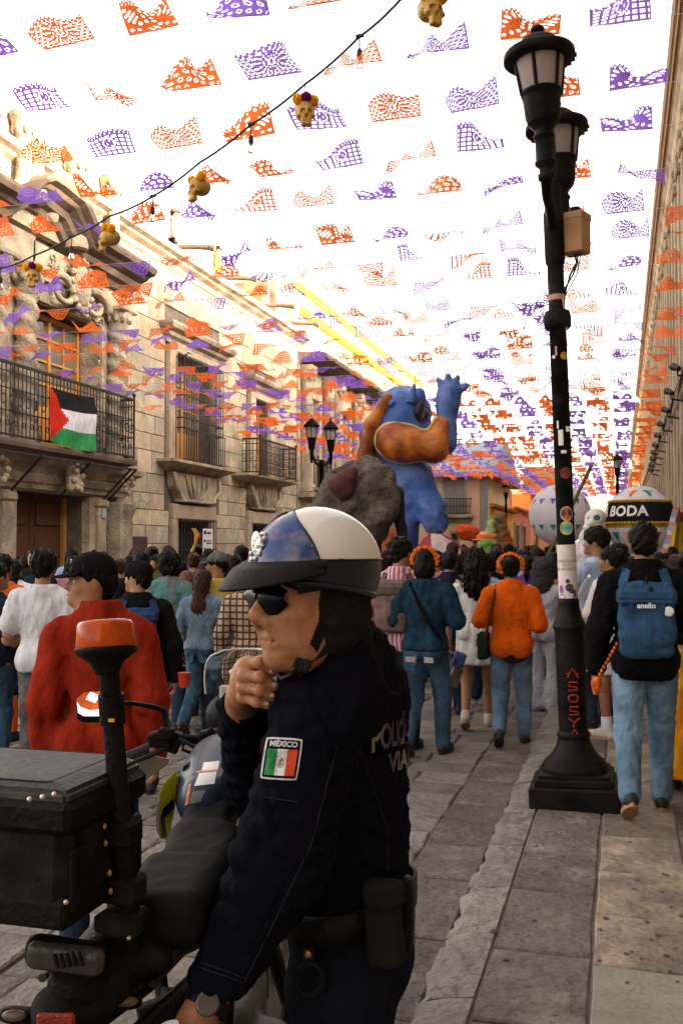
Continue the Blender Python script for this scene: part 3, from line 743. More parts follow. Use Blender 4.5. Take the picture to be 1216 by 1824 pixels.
def box_thing(name, c, d, m, label, cat, bev=.02): return MB().box(c, d, bev=bev).build(name, m, label=label, cat=cat)
CH = thing('roof_tank_block', 'weathered plastered masonry block standing at the end of the stone roof', 'chimney', (-11.6, 31.9, 8.4))
p0 = onX(462, 500, -11.6); p1 = onX(506, 585, -11.6)
MB().box((-11.8, (p0.y + p1.y) / 2, (p0.z + p1.z) / 2 - .3), (1.6, p1.y - p0.y, p0.z - p1.z + .6), bev=.03).build('block_body', mat('ochre_plaster', (.42, .30, .17), rough=.9, var=.3, scale=2.5, col2=(.16, .11, .07), c2scale=1.2), CH)
MB().box((-11.8, p0.y - .55, p0.z - 1.0), (1.2, .7, .9)).build('side_block', mat('terracotta_paint', (.40, .15, .07), rough=.9), CH)
MB().tube([(-11.1, p0.y - .5, p0.z - 1.6), (-11.1, p0.y - .5, p0.z + .1)], .03, 8).build('pipe', mat('blue_pipe', (.2, .42, .6), rough=.6), CH)

B0, B1y, BH = 31.25, 45.0, 7.75
bB = thing('colonnaded_building', 'stone building with tall half-columns and deep dark eaves beyond the baroque one', 'building', (WX, 38, 0))
opsB = [(32.35, 33.3, 3.5, 6.6), (36.2, 37.4, 3.5, 6.6), (39.4, 40.9, 3.5, 6.6), (42.9, 44.1, 3.5, 6.6), (32.3, 33.6, 0, 2.7), (36.1, 37.5, 0, 2.7), (39.4, 40.9, 0, 2.7)]
w = MB(); wall_grid(w, WX - .5, WX + .05, B0, B1y, -.1, BH, opsB); w.build('wall', m_ashlar, bB)
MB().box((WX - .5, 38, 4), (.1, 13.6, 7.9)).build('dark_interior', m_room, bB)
c = MB(); run_y(c, [(0, 0), (.1, 0), (.12, .12), (.2, .16), (.95, .2), (1.0, .26), (1.02, .34), (0, .42)], WX, B0 + .05, B1y, BH - .1); c.build('eaves', m_darkstone, bB)
c = MB(); run_y(c, [(0, 0), (.2, 0), (.25, .1), (.25, .16), (0, .2)], WX + .05, B0, B1y, 3.2); c.build('string_course', m_mould, bB)
for yy in (31.7, 34.2, 35.4, 38.3, 41.6, 42.3, 44.6):
    s = MB(); s.lathe([(.3, 3.4), (.3, 3.6), (.22, 3.68), (.2, 6.9), (.24, 6.95), (.21, 7.02), (.32, 7.3), (.34, 7.3), (.34, 7.42)], (WX + .22, yy, 0), 14); s.box((WX + .2, yy, 7.53), (.6, .6, .2), bev=.02); s.box((WX + .2, yy, 3.3), (.6, .64, .16))
    for k in range(8): a = k * .785; s.ell((WX + .22 + .27 * math.cos(a), yy + .27 * math.sin(a), 7.2), (.06, .06, .11), 6, 5)
    s.build('half_column', m_carved, bB)
for o in opsB[:4]:
    W = french_window(bB, o[0], o[1], o[2], o[3], WX - .25, rows=3, fm=m_darkwood if o[0] < 39 else m_amber)
    s = MB()
    for yy in (o[0] - .12, o[1] + .12): s.box((WX + .09, yy, 5.05), (.12, .2, 3.2), bev=.02)
    s.box((WX + .1, (o[0] + o[1]) / 2, 6.75), (.16, o[1] - o[0] + .5, .2), bev=.02); s.build('frame', m_mould, W)
    s = MB(); run_yr(s, [(0, 0), (.3, .04), (.5, .1), (.5, .18), (0, .18)], WX + .05, o[0] - .3, o[1] + .3, 3.36); s.build('balcony_slab', m_mould, W)
    railing(W, WX + .5, o[0] - .3, o[1] + .3, 3.54, 4.5, WX + .06, step=.14, lattice=False)
m_yel = mat('shaded_yellow_paint', (.62, .33, .025), rough=.85, var=.15, scale=2, bump=.15)  # yellow paint with underside shade put into it; next one pale for sunlit faces
m_pale = mat('pale_ochre', (.66, .50, .28), rough=.85, var=.12, scale=2, bump=.15)
CX = -13.2; k = CX / WX; cY0 = 30.4 * k; cY1 = 66.0
bC = thing('yellow_cornice_building', 'tall building behind the eaves with a sunlit cornice banded in shade-deepened yellow', 'building', (CX, 50, 0))
zt = onX(518, 546, CX).z
MB().box((CX - 3.2, (cY0 + cY1) / 2, zt / 2), (6.2, cY1 - cY0, zt)).build('wall', m_pale, bC)
s = MB(); run_y(s, [(-6, 0), (.12, 0), (.22, .18), (.22, .2), (-6, .2)], CX, cY0 + .05, cY1, zt); s.build('lower_band', m_yel, bC)
s = MB(); run_y(s, [(-6, 0), (.26, 0), (.26, .5), (-6, .5)], CX, cY0, cY1, zt + .2); s.build('frieze', m_pale, bC)
s = MB(); run_y(s, [(-6, 0), (.34, 0), (.42, .16), (.42, .2), (-6, .2)], CX, cY0 - .05, cY1, zt + .7); s.build('upper_band', m_yel, bC)
s = MB(); run_y(s, [(-6, 0), (.5, 0), (.56, .3), (-6, .3)], CX, cY0 - .05, cY1, zt + .9); s.build('cornice', m_pale, bC)

m_cream = mat('cream_plaster', (.60, .49, .30), rough=.9, var=.14, scale=1.2, bump=.2)
m_pinkp = mat('pink_plaster', (.42, .12, .10), rough=.9, var=.15, scale=1.5, bump=.2)
m_salmon = mat('salmon_plaster', (.55, .33, .24), rough=.9, var=.15, scale=1.5, bump=.2)
m_redp = mat('brick_red_paint', (.42, .07, .03), rough=.9, var=.15, scale=1.5, bump=.2)
m_mustard = mat('mustard_plaster', (.55, .34, .07), rough=.9, var=.12, scale=1.5, bump=.2)
m_tile = mat('red_roof_tile', (.40, .14, .07), rough=.85, var=.3, scale=6, bump=.4)
m_tin = mat('blue_grey_sheet', (.14, .19, .27), rough=.6, var=.15, scale=3, bump=.2)
m_greyp = mat('grey_plaster', (.22, .21, .20), rough=.9, var=.2, scale=2)
m_whitep = mat('white_plaster', (.68, .66, .62), rough=.9, var=.1, scale=2)
m_orangep = mat('orange_plaster', (.55, .22, .06), rough=.9, var=.12, scale=2)
DY = 46.0
def frontal_window(parent, x0, x1, z0, z1, Y, m=m_room, fm=None):
    f = MB(); t = .1
    for xx in (x0 - t / 2, x1 + t / 2): f.box((xx, Y - .03, (z0 + z1) / 2), (t, .12, z1 - z0 + 2 * t))
    for zz in (z0 - t / 2, z1 + t / 2): f.box(((x0 + x1) / 2, Y - .033, zz), (x1 - x0, .12, t))
    W = f.build('window', fm or m_mould, parent)
    MB().box(((x0 + x1) / 2, Y - .012, (z0 + z1) / 2), (x1 - x0, .03, z1 - z0)).build('pane', m, W); return W
dx0, dx1 = -11.0, onY(866, 900, DY).x
bD = thing('cream_corner_house', 'pale cream corner house with an iron balcony facing down the street', 'house', (-8, DY, 0))
zD = onY(800, 850, DY).z
MB().box(((dx0 + dx1) / 2, DY + 5, zD / 2), (dx1 - dx0, 10, zD)).build('wall', m_cream, bD)
s = MB(); s.prism([(DY - .6, 0), (DY + 11, 0), (DY + 11, .2), (DY + 5, 1.9), (DY + 3, 1.9), (DY - .6, .2)], (dx1 - dx0 + .5, 0, 0), (dx0, 0, zD), (0, 1, 0), (0, 0, 1)); s.build('roof', m_tin, bD)
s = MB()
for i in range(14): s.box((dx1 + .38, DY - .4 + i * .8, zD + .14), (.4, .3, .12), bev=.03)
s.build('roof_edge_tile', m_tile, bD)
xa, xb = onY(776, 890, DY - .5).x, onY(838, 890, DY - .5).x; zr, zf = onY(800, 888, DY - .5).z, onY(800, 916, DY - .5).z
BB = MB().box(((xa + xb) / 2, DY - .3, zf - .1), (xb - xa + .2, .62, .14), bev=.02).box(((xa + xb) / 2, DY - .15, zf - .25), (xb - xa, .3, .16), bev=.02).build('balcony', m_mould, bD)
s = MB(); n = 24
for i in range(n + 1): xx = xa + (xb - xa) * i / n; s.tube([(xx, DY - .56, zf), (xx, DY - .56, zr)], .013, 5, cap=False)
for z in (zf + .05, (zf + zr) / 2, zr): s.bar((xa, DY - .56, z), (xb, DY - .56, z), .035)
for xx in (xa, xb): s.bar((xx, DY - .56, zr), (xx, DY, zr), .035)
s.build('railing', m_iron, BB)
frontal_window(bD, (xa + xb) / 2 - .5, (xa + xb) / 2 + .45, zf, zr + 1.0, DY, m_greyp)
xw0, xw1 = onY(804, 958, DY).x, onY(815, 958, DY).x; frontal_window(bD, xw0, xw1, onY(800, 963, DY).z, onY(800, 950, DY).z, DY)
xp = onY(862, 900, DY).x; MB().box((xp, DY - .04, zD / 2), (.34, .1, zD)).build('corner_pier', m_greyp, bD)
xp = onY(845, 900, DY).x; MB().box((xp, DY - .035, zD / 2), (.5, .08, zD)).build('pilaster', m_salmon, bD)
EX = onY(872, 900, 47).x     # line of the further, narrower houses
def row_house(name, label, px0, px1, ptop, m, wins, roofm=None, rooftop=None):
    y0, y1 = onX(px0, 900, EX).y, onX(px1, 900, EX).y; z = onX(px0, ptop, EX).z
    o = thing(name, label, 'house', (EX, (y0 + y1) / 2, 0))
    MB().box((EX - 4, (y0 + y1) / 2, z / 2), (8, y1 - y0, z)).build('wall', m, o)
    s = MB(); run_y(s, [(0, 0), (.25, .05), (.3, .16), (0, .2)], EX, y0, y1, z - .1); s.build('cornice', roofm or m_mould, o)
    for (a, c, z0, z1, kind) in wins:
        ya, yb = onX(a, 900, EX).y, onX(c, 900, EX).y
        f = MB()
        for yy in (ya - .08, yb + .08): f.box((EX + .04, yy, (z0 + z1) / 2), (.12, .16, z1 - z0))
        f.box((EX + .04, (ya + yb) / 2, z1 + .08), (.14, yb - ya + .32, .16)); W = f.build('door' if z0 < .2 else 'window', m_mould, o)
        MB().box((EX + .015, (ya + yb) / 2, (z0 + z1) / 2), (.03, yb - ya, z1 - z0)).build('pane', m_room if kind == 0 else m_whitep, W)
    return o, y0, y1, z
bE, y0, y1, z = row_house('mustard_house', 'low mustard house with a grey parapet beside the cream corner house', 872, 914, 900, m_mustard, [(880, 886, .1, 2.2, 0), (896, 900, .1, 2.2, 0)], m_tile)
MB().box((EX - 2, y0 + 1.5, z + .6), (3.6, 3, 1.0)).build('parapet', m_greyp, bE)
bF = thing('red_rooftop_room', 'brick red rooftop room with a pale stripe above the mustard house', 'rooftop room', (EX - 1.2, 56, 3.4))
pa, pb = onX(877, 864, EX - .8), onX(911, 885, EX - .8)
MB().box((EX - 2.3, (pa.y + pb.y) / 2, (pa.z + pb.z) / 2 - .4), (3, pb.y - pa.y, pa.z - pb.z + 1.2)).build('wall', m_redp, bF)
MB().box((EX - .79, pa.y + (pb.y - pa.y) * .62, (pa.z + pb.z) / 2), (.06, .5, pa.z - pb.z)).build('stripe', m_whitep, bF)
bG, y0, y1, z = row_house('pink_house', 'deep pink house with two tall doors past the mustard house', 914, 944, 905, m_pinkp, [(916, 921, .1, 2.8, 0), (928, 933, .1, 2.8, 0)], m_pinkp)
bH, y0, y1, z = row_house('white_far_house', 'white parapet house rising behind the red rooftop room', 898, 932, 872, m_whitep, [], m_whitep)
for ob in [bH]: ob.location.x -= 2.5
bI, y0, y1, z = row_house('orange_far_house', 'small orange house at the far end of the street', 944, 985, 880, m_orangep, [(950, 956, .1, 2.6, 0), (966, 972, 3.2, 5.4, 0)], m_tile)
bJ, y0, y1, z = row_house('cream_far_house', 'cream house closing the view behind the striped lantern ball', 985, 1040, 866, m_cream, [(990, 1000, .1, 3, 0), (1005, 1012, 4, 7, 0)], m_mould)
pa, pb = onY(938, 855, 78), onY(990, 905, 78)
s = MB()
for xx in (pa.x, (pa.x + pb.x) / 2, pb.x): s.bar((xx, 78, pb.z - 1.5), (xx, 78, pa.z), .09)
s.bar((pa.x - .3, 78, pa.z), (pb.x, 78, pa.z), .1, .1); s.bar((pa.x - .3, 78.2, pa.z + .1), (pb.x, 78.2, pa.z - .1), .05, 2)
s.build('roof_frame', m_greyp, label='bare frame of beams standing on a far flat roof', cat='frame')

RX = 1.3; RH = 10.0; RE = .87
m_rwall = mat('right_stone', (.36, .285, .20), rough=.88, var=.2, scale=3, bump=.4, bscale=14, col2=(.26, .20, .135), c2scale=1.0)
m_soffit = mat('brown_soffit', (.22, .13, .065), rough=.8, var=.2, scale=4, bump=.2, stretch=(1, .4, 1))
bR = thing('tall_stone_building', 'tall stone building with close-set pilasters and a deep brown eave along the pavement', 'building', (RX, 30, 0))
MB().box((RX + 4, 20, RH / 2), (8, 78, RH)).build('wall', m_rwall, bR)
s = MB(); run_y(s, [(4, 0), (-.26, 0), (-.30, .05), (-.34, .05), (-.36, .12), (-.40, .14), (-.43, .25), (-.43, .32), (4, 1.0)], RX, -19, 59, RH); s.build('eave', m_soffit, bR)
s = MB(); run_y(s, [(.02, 0), (-.05, 0), (-.06, .12), (-.10, .16), (-.10, .3), (-.16, .36), (-.2, .46), (-.2, .55), (-.26, .62), (-.26, .7), (.02, .7)], RX, -19, 58.8, RH - .7); s.build('frieze', m_mould, bR)
s = MB(); pm = None
for yy in np.arange(8.0, 58.0, 1.3):
    if pm is None:
        for dy, wd, dp in ((0, .5, .10), (0, .34, .14), (.62, .22, .05)): s.box((-dp / 2, dy, 4.6), (dp, wd, 9.3), bev=.015)
        s.box((-.09, 0, 9.15), (.2, .6, .2), bev=.03); s.box((-.1, 0, .4), (.2, .64, .8), bev=.03)
        pm = s.mesh('pilaster'); pm.materials.append(m_rwall)
    o = link_mesh('pilaster', pm, None, bR); o.location = Vector((RX, yy, 0)) - _loc_of(bR)
s = MB()
for yy in np.arange(18, 58, 1.1):     # carved knobs along the frieze
    s.ell((RX - .14, yy, RH - .35), (.07, .12, .13), 8, 6); s.tube([(RX - .12, yy + .25 + .1 * math.cos(t), RH - .35 + .1 * math.sin(t)) for t in range(6)], .03, 5)
s.build('carving', m_mould, bR, kind='stuff')
c = MB(); run_y(c, [(.02, 0), (-.1, 0), (-.16, .08), (-.16, .14), (.02, .18)], RX, 3, 58, 4.45); c.build('ledge', m_darkstone, bR)
s = MB()
for q in range(4): s.tube([(RX - .17 - .015 * q, yy, 4.66 + .03 * q + .03 * math.sin(yy * 1.7 + q)) for yy in np.arange(18, 57, .5)], .012, 5)
s.build('cable', m_iron, bR)
bR2 = thing('far_right_building', 'plain pale building continuing the right side past the deep eave', 'building', (1.0, 78, 0))
MB().box((5.0, 78, 4.9), (7.9, 37, 9.8)).build('wall', m_cream, bR2)
s = MB(); run_y(s, [(.02, 0), (-.2, .1), (-.25, .3), (.02, .4)], 1.05, 59.5, 96.5, 9.5); s.build('cornice', m_mould, bR2)
s = MB(); s.box((1.03, 66, 2.2), (.06, 1.2, 3.2)); s.build('window', m_room, bR2)
bR3 = thing('farthest_right_building', 'lower weathered building farthest along the right side', 'building', (.5, 118, 0))
MB().box((4.6, 118, 4.4), (7.9, 42, 8.8)).build('wall', m_ashlar2, bR3)
s = MB(); run_y(s, [(.02, 0), (-.2, .1), (-.25, .3), (.02, .4)], .66, 98, 139, 8.5); s.build('cornice', m_mould, bR3)

def paper(name, col):
    m = mat(name, col, rough=.8, var=.10, scale=3, bump=.25, bscale=9, trans=.6, objvar=.12, spec=.1); return m
m_fo = paper('orange_paper', (.88, .17, .035)); m_fp = paper('purple_paper', (.30, .14, .66))
m_cord = mat('white_cord', (.5, .5, .5), rough=.9, bump=0)
def cut_pattern(i, j, nx, nt, kind, rs):
    """True where the paper is cut away"""
    u = (i + .5) / nx * 2 - 1; t = (j + .5) / nt
    if j < 2 or i < 1 or i > nx - 2: return False
    if t > .90: return (i // 2) % 2 == 0 and t > .94
    if t > .84: return i % 4 == 2
    if kind == 0:      # medallion, rays and petals
        d = math.hypot(u * 1.25, (t - .48) * 1.9); a = math.atan2(t - .48, u)
        if d < .2: return d > .07 and abs(math.sin(a * 3)) > .6
        if d < .34: return False if int(a * 4) % 2 else d > .26
        if d < .72: return math.sin(a * 17) > .45 and d > .40 and not .54 < d < .58
        return (i + 2 * j) % 5 in (0, 1) and j % 4 != 0
    if kind == 1:      # window lattice with a solid figure
        d = math.hypot(u * 1.4, (t - .5) * 1.7)
        if d < .45: return (math.sin(u * 24) * math.sin(t * 29) > .52) or (.30 < d < .36)
        return i % 6 > 1 and j % 5 > 1
    if kind == 2:      # leaves
        q = math.sin(u * 13 + 3 * math.sin(t * 6)) * math.sin(t * 22 + 2 * math.sin(u * 5)); return q > .48
    q = math.sin(u * 20 + 1.5 * math.cos(t * 9)) + math.cos(t * 25 + u * 4); return .6 < q < 1.4
def flag_mesh(seed, ang, bend, curl, skew):
    rs = random.Random(seed); W, H = .40, .235; nx, nt = 46, 32; kind = seed % 4
    V = np.zeros((nx + 1, nt + 1, 3)); ph, ph2 = rs.uniform(0, 6), rs.uniform(0, 6); w1 = rs.uniform(1.2, 2.6)
    for i in range(nx + 1):
        u = i / nx * 2 - 1; x = u * W / 2; y = 0.; z = 0.
        a0 = ang + curl * math.sin(w1 * u * 2 + ph) + skew * u
        for j in range(nt + 1):
            t = j / nt; V[i, j] = (x + .03 * t * math.sin(3 * u + ph2), y, z)
            a = a0 + bend * t + .35 * curl * math.sin(5 * t + 3 * u + ph2)
            y -= math.sin(a) * H / nt; z -= math.cos(a) * H / nt
    idx = np.arange((nx + 1) * (nt + 1)).reshape(nx + 1, nt + 1)
    F = [(idx[i, j], idx[i, j + 1], idx[i + 1, j + 1], idx[i + 1, j]) for i in range(nx) for j in range(nt) if not cut_pattern(i, j, nx, nt, kind, rs)]
    return np_mesh('flag', V.reshape(-1, 3), np.array(F))
NV = 18; variants = {}
rv = random.Random(5)
shapes = []
for k in range(NV):
    if k < 7: sp = (R(rv.uniform(84, 112)), R(rv.uniform(-22, 24)), R(rv.uniform(8, 24)), R(rv.uniform(-20, 20)))        # blown up towards the camera
    elif k < 13: sp = (R(rv.uniform(108, 136)), R(rv.uniform(-28, 8)), R(rv.uniform(10, 24)), R(rv.uniform(-20, 20)))        # nearly level
    else: sp = (R(rv.uniform(25, 66)), R(rv.uniform(-10, 40)), R(rv.uniform(8, 22)), R(rv.uniform(-30, 30)))                # hanging
    shapes.append(sp)
for k in range(NV):
    for cn, m in (('o', m_fo), ('p', m_fp)):
        me = flag_mesh(40 + k, *shapes[k]); me.materials.append(m); variants[k, cn] = me
rows = [4.78, 5.5, 6.25, 7.02, 7.93, 8.72, 9.62, 10.65, 11.85, 12.75]
while rows[-1] < 62: rows.append(rows[-1] + rv.uniform(.78, 1.05))
PAT = 'opopopooopopoopopopo'; PAT = ['o', 'p', 'o', 'p', 'o', 'p', 'o', 'o', 'p', 'o', 'p', 'o', 'o', 'p', 'o', 'p', 'o', 'o', 'p', 'o']
ORD = ['first', 'second', 'third', 'fourth', 'fifth', 'sixth', 'seventh', 'eighth', 'ninth', 'tenth', 'eleventh', 'twelfth', 'thirteenth', 'fourteenth', 'fifteenth', 'sixteenth', 'seventeenth', 'eighteenth', 'nineteenth', 'twentieth']
TENS = {20: 'twent', 30: 'thirt', 40: 'fort', 50: 'fift', 60: 'sixt', 70: 'sevent'}
def ordinal(n):
    if n <= 20: return ORD[n - 1]
    t, u = n // 10 * 10, n % 10
    return TENS[t] + 'ieth' if u == 0 else TENS[t] + 'y-' + ORD[u - 1]
small = MB(); nflags = 0; nrow = 0; last_rows = []
def grid_flag(mb, X, Y, Z, k, mi):
    """same paper, few faces, for the strings farther off"""
    ang, bend, curl, skew = shapes[k]; W, H = .40, .235; nx, nt = 6, 4; vs = []
    for i in range(nx + 1):
        u = i / nx * 2 - 1; y = z = 0.
        for j in range(nt + 1):
            vs.append((X + u * W / 2, Y + y, Z + z)); a = ang + curl * math.sin(4 * u + k) + skew * u + bend * j / nt
            y -= math.sin(a) * H / nt; z -= math.cos(a) * H / nt
    mb.mat(mi); mb.add(vs, [(i * (nt + 1) + j, i * (nt + 1) + j + 1, (i + 1) * (nt + 1) + j + 1, (i + 1) * (nt + 1) + j) for i in range(nx) for j in range(nt) if not (i + j * 2 + k) % 6 == 0 or j == 0])
for ri, Y in enumerate(rows):
    zl = 4.8 + rv.uniform(-.05, .05); zr = 4.8 + rv.uniform(-.06, .06); sag = rv.uniform(.02, .12)
    xl, xr = (WX - .02, RX) if Y < 45 else (EX + .05, RX)
    def zat(x): q = (x - xl) / (xr - xl); return zl + (zr - zl) * q - 4 * sag * q * (1 - q)
    slots = []
    x0 = .66 + rv.uniform(-.07, .07); kx = 0
    x = x0
    while x > xl + .3:
        slots.append((x, PAT[kx % 20])); x -= .565 + rv.uniform(-.02, .02); kx += 1
    vis = []
    for (x, c) in slots:
        px, py, d = proj((x, Y, zat(x)))
        if -70 < px < 1290 and -60 < py < 1830: vis.append((x, c))
    if not vis: continue
    nrow += 1
    cord_pts = [(x, Y, zat(x)) for x in np.linspace(xr, xl, 24)]
    if nrow <= 18 or Y < 45:
        root = thing('paper_flag_string', f'{ordinal(nrow)} string of cut-paper flags from the camera, orange and purple over the street', 'bunting', (-4.5, Y, zat(-4.5)), group='strings of cut-paper flags across the street')
    if nrow <= 19:
        cd = MB(); cd.tube(cord_pts, .0022, 4, cap=False); cd.build('cord', m_cord, root)
        for (x, c) in vis:
            hang = x < -6.2 or (nrow > 6 and rv.random() < .12)
            k = rv.randrange(12, NV) if (hang and rv.random() < .75) else (rv.randrange(0, 13) if nrow < 6 else rv.randrange(3, NV))
            o = link_mesh('flag', variants[k, c], None, root); o.location = Vector((x, Y, zat(x))) - root.location
            q = rv.uniform(.86, 1.0); o.scale = (q * (1 if rv.random() < .5 else -1), q, q); o.rotation_euler = (R(rv.uniform(-9, 9)), R(rv.uniform(-3, 3)), R(rv.uniform(-5, 5))); nflags += 1
    elif Y < 45:
        cd = MB(); cd.tube(cord_pts, .003, 4, cap=False); cd.build('cord', m_cord, root)
        fl = MB()
        for (x, c) in vis:
            k = rv.randrange(4, NV)
            grid_flag(fl, x, Y, zat(x) + rv.uniform(-.02, .02), k, 0 if c == 'o' else 1)
        o = fl.build('flag_row', [m_fo, m_fp], root, kind='stuff')
    else:
        for (x, c) in vis: grid_flag(small, x, Y, zat(x), rv.randrange(5, NV), 0 if c == 'o' else 1)
        small.mat(2); small.tube(cord_pts, .003, 4, cap=False)
for Y in (3.9, 3.0, 2.1, 1.2, .3, -.6, -1.5, -2.4, -3.3, -4.2, -5.1, -6.0, -6.9):
    fl = MB(); fl.mat(2); fl.tube([(RX, Y, 4.8), (WX, Y, 4.8)], .003, 4, cap=False); x = .66
    for kx in range(19): grid_flag(fl, x - .565 * kx, Y, 4.8, rv.randrange(0, 15), 0 if PAT[kx] == 'o' else 1)
    fl.build('paper_flag_string', [m_fo, m_fp, m_cord], label=f'string of cut-paper flags overhead, {ordinal(round((4.8 - Y) / .9))} one behind the first in view', cat='bunting', group='strings of cut-paper flags overhead')
if small.v: small.build('far_paper_flags', [m_fo, m_fp, m_cord], label='mass of far cut-paper flags merging over the end of the street', cat='bunting', kind='stuff')
print('flags', nflags, 'rows', nrow)

m_rub = mat('black_rubber', (.012, .012, .013), rough=.6, bump=.05)
m_gold = mat('gold_paint', (.42, .24, .05), rough=.42, metal=.3, var=.35, scale=30, bump=.3, bscale=60)
m_goldy = mat('marigold_petals', (.95, .56, .015), rough=.9, var=.25, scale=40, bump=.3, bscale=90, bdist=.01, trans=.55)
m_purp = mat('purple_petals', (.28, .015, .20), rough=.9, var=.3, scale=40, bump=.3, bscale=90, bdist=.01, trans=.5)
m_bulb = mat('clear_bulb', (.8, .78, .75), rough=.05, transmission=.9, bump=0, ior=1.2, var=.02)
anch = [(805, -72), (712, 0), (640, 65), (543, 150), (447, 222), (355, 290), (272, 350), (195, 385), (128, 422), (60, 455), (2, 478), (-52, 496)]
cp = [dep(x, y, 6.5 * (1 + .065 * i)) for i, (x, y) in zip(range(-2, 10), anch)]
cl0 = cp[0]; cpts = [cl0 + (cp[0] - cp[1]) * 2.4] + cp + [cp[-1] + (cp[-1] - cp[-2]) * 7]
SL = thing('festoon_light_cable', 'black festoon cable of clear bulbs sloping across the upper left of the street', 'string lights', cp[5])
s = MB()
fine = []
for i in range(len(cpts) - 1):
    for t in range(6): q = t / 6; fine.append(cpts[i].lerp(cpts[i + 1], q) - Vector((0, 0, .06 * q * (1 - q))))
s.tube(fine + [cpts[-1]], .0085, 6)
s.build('cable', m_rub, SL)
flower_me = {}
def pompom(name, r, seed, m):
    s = MB(); rs = random.Random(seed)
    s.ell((0, 0, 0), (r * .8,) * 3, 10, 8)
    for k in range(150):
        z = 1 - 2 * (k + .5) / 150; a = k * 2.39996; q = math.sqrt(1 - z * z); d = Vector((q * math.cos(a), q * math.sin(a), z)); u, w, _ = basis(d)
        rr = r * rs.uniform(.92, 1.06); c = d * rr; e = r * .2; tw = rs.uniform(0, 6); u2 = u * math.cos(tw) + w * math.sin(tw); w2 = d.cross(u2)
        s.add([d * r * .6 - u2 * e * .6, d * r * .6 + u2 * e * .6, c + u2 * e + w2 * e * .5, c - u2 * e + w2 * e * .5], [(0, 1, 2, 3)])
    me = s.mesh(name); me.materials.append(m); return me
fl_y = pompom('marigold', .040, 1, m_goldy); fl_p = pompom('purple_flower', .040, 2, m_purp)
skull_me = sdf('skull', [E_((0, .01, .05), (.062, .078, .066)), E_((0, -.045, .012), (.047, .036, .045)), B_((0, -.052, -.035), (.032, .022, .03), .014), E_((.043, -.045, -.002), (.016, .022, .014)), E_((-.043, -.045, -.002), (.016, .022, .014)),
    B_((0, -.055, -.06), (.03, .022, .012), .01), SUB(E_((.025, -.083, .018), (.020, .034, .019)), .006), SUB(E_((-.025, -.083, .018), (.020, .034, .019)), .006), SUB(E_((0, -.085, -.014), (.010, .022, .014)), .005), SUB(B_((0, -.085, -.048), (.026, .012, .003), .002), .004),
    *[SUB(C_((x, -.08, -.058), (x, -.08, -.036), .0022), .003) for x in (-.02, -.01, 0, .01, .02)]], .0052, k=.014)
skull_me.materials.append(m_gold)
look = ['upper right edge over the street, cut by the top of the picture', 'marigold and purple flowers', 'two marigolds, turned sideways', 'one marigold in front, seen from the side', 'purple flower between two marigolds']
bulbs_at = [2, 4, 6, 8, 10]; skulls_at = [0, 3, 5, 7, 9]
for i in bulbs_at:
    p = cp[i]; s = MB(); s.tube([p + Vector((0, 0, .01)), p - Vector((0, 0, .09))], .005, 6); s.tube([p - Vector((.025, 0, .0)), p + Vector((.025, .01, .012))], .014, 8)
    s.lathe([(.008, -.08), (.018, -.095), (.020, -.13), (.017, -.145)], p, 10); S = s.build('socket', m_rub, SL)
    s = MB(); s.lathe([(.012, -.145), (.014, -.155), (.027, -.185), (.024, -.205), (.010, -.217), (0.0001, -.219)], p, 12); s.build('bulb', m_bulb, S)
labels = ['golden skull with orange and purple flowers, cut by the top of the picture', 'golden skull with a purple flower between two marigolds, hung high near the middle', 'golden skull with two marigolds, turned to its side below the flags', 'golden skull seen in profile with one large marigold, in front of the stone cornice', 'golden skull with a purple flower and marigolds, hung before the portal pediment']
faces = [R(25), R(12), R(-48), R(-78), R(6)]
skull_px = [(765, 22), None, None, None, None]
for n, i in enumerate(skulls_at):
    p = cp[i]
    if n == 0: p = dep(766, -40, 5.9)
    drop = .21
    T = thing('hanging_skull', labels[n], 'skull ornament', p - Vector((0, 0, drop)), (0, 0, faces[n] + PSI), group='golden skulls hanging on the cable')
    o = link_mesh('skull', skull_me, None, T)
    o.scale = (1.12,) * 3; o.location = (0, 0, -.03)
    for (x, y, z, me) in (((-.055, -.03, .085, fl_y), (.055, -.03, .085, fl_y), (0, -.045, .095, fl_p)) if n in (0, 1, 4) else ((-.06, -.02, .08, fl_y), (.06, -.02, .085, fl_y)) if n == 2 else ((.02, -.03, .1, fl_y), (.06, .02, .085, fl_y), (-.06, -.03, .085, fl_p))):
        f = link_mesh('flower', me, None, T); f.location = (x, y, z); f.rotation_euler = (x * 9, y * 7, n)
    s = MB(); s.tube([(0, 0, .1), (.004, 0, .16), (0, 0, drop)], .004, 6); s.build('hanger', m_rub, T, local=True)

m_black = mat('black_cast_iron', (.0042, .0038, .0038), rough=.45, var=.35, scale=7, bump=.25, bscale=40, spec=.09, col2=(.011, .009, .008), c2scale=5)
m_blackw = mat('black_iron_worn', (.0055, .005, .0046), rough=.6, var=.35, scale=9, bump=.3, bscale=50, spec=.08, col2=(.018, .014, .012), c2scale=6)
m_lampglass = mat('frosted_lamp_glass', (.42, .35, .32), rough=.45, var=.10, scale=9, bump=.1, trans=.35, stretch=(4, 4, .5))
LB = onZ(1018, 1420, 0); LB = Vector((-.285, 6.47, 0))
top = dep(983, 325, 6.45); lean = math.atan2(LB.x - top.x + .0, top.z)
LAMP = thing('street_lamp', 'tall black twin-lantern street lamp leaning slightly at the kerb with pasted stickers', 'street lamp', LB, (0, -lean, 0))
s = MB(); s.box((0, 0, .055), (.54, .54, .15), bev=.012); s.box((0, 0, .15), (.47, .47, .05), bev=.01); s.box((0, 0, .182), (.43, .43, .03), bev=.006); s.build('plinth', m_black, LAMP, local=True)
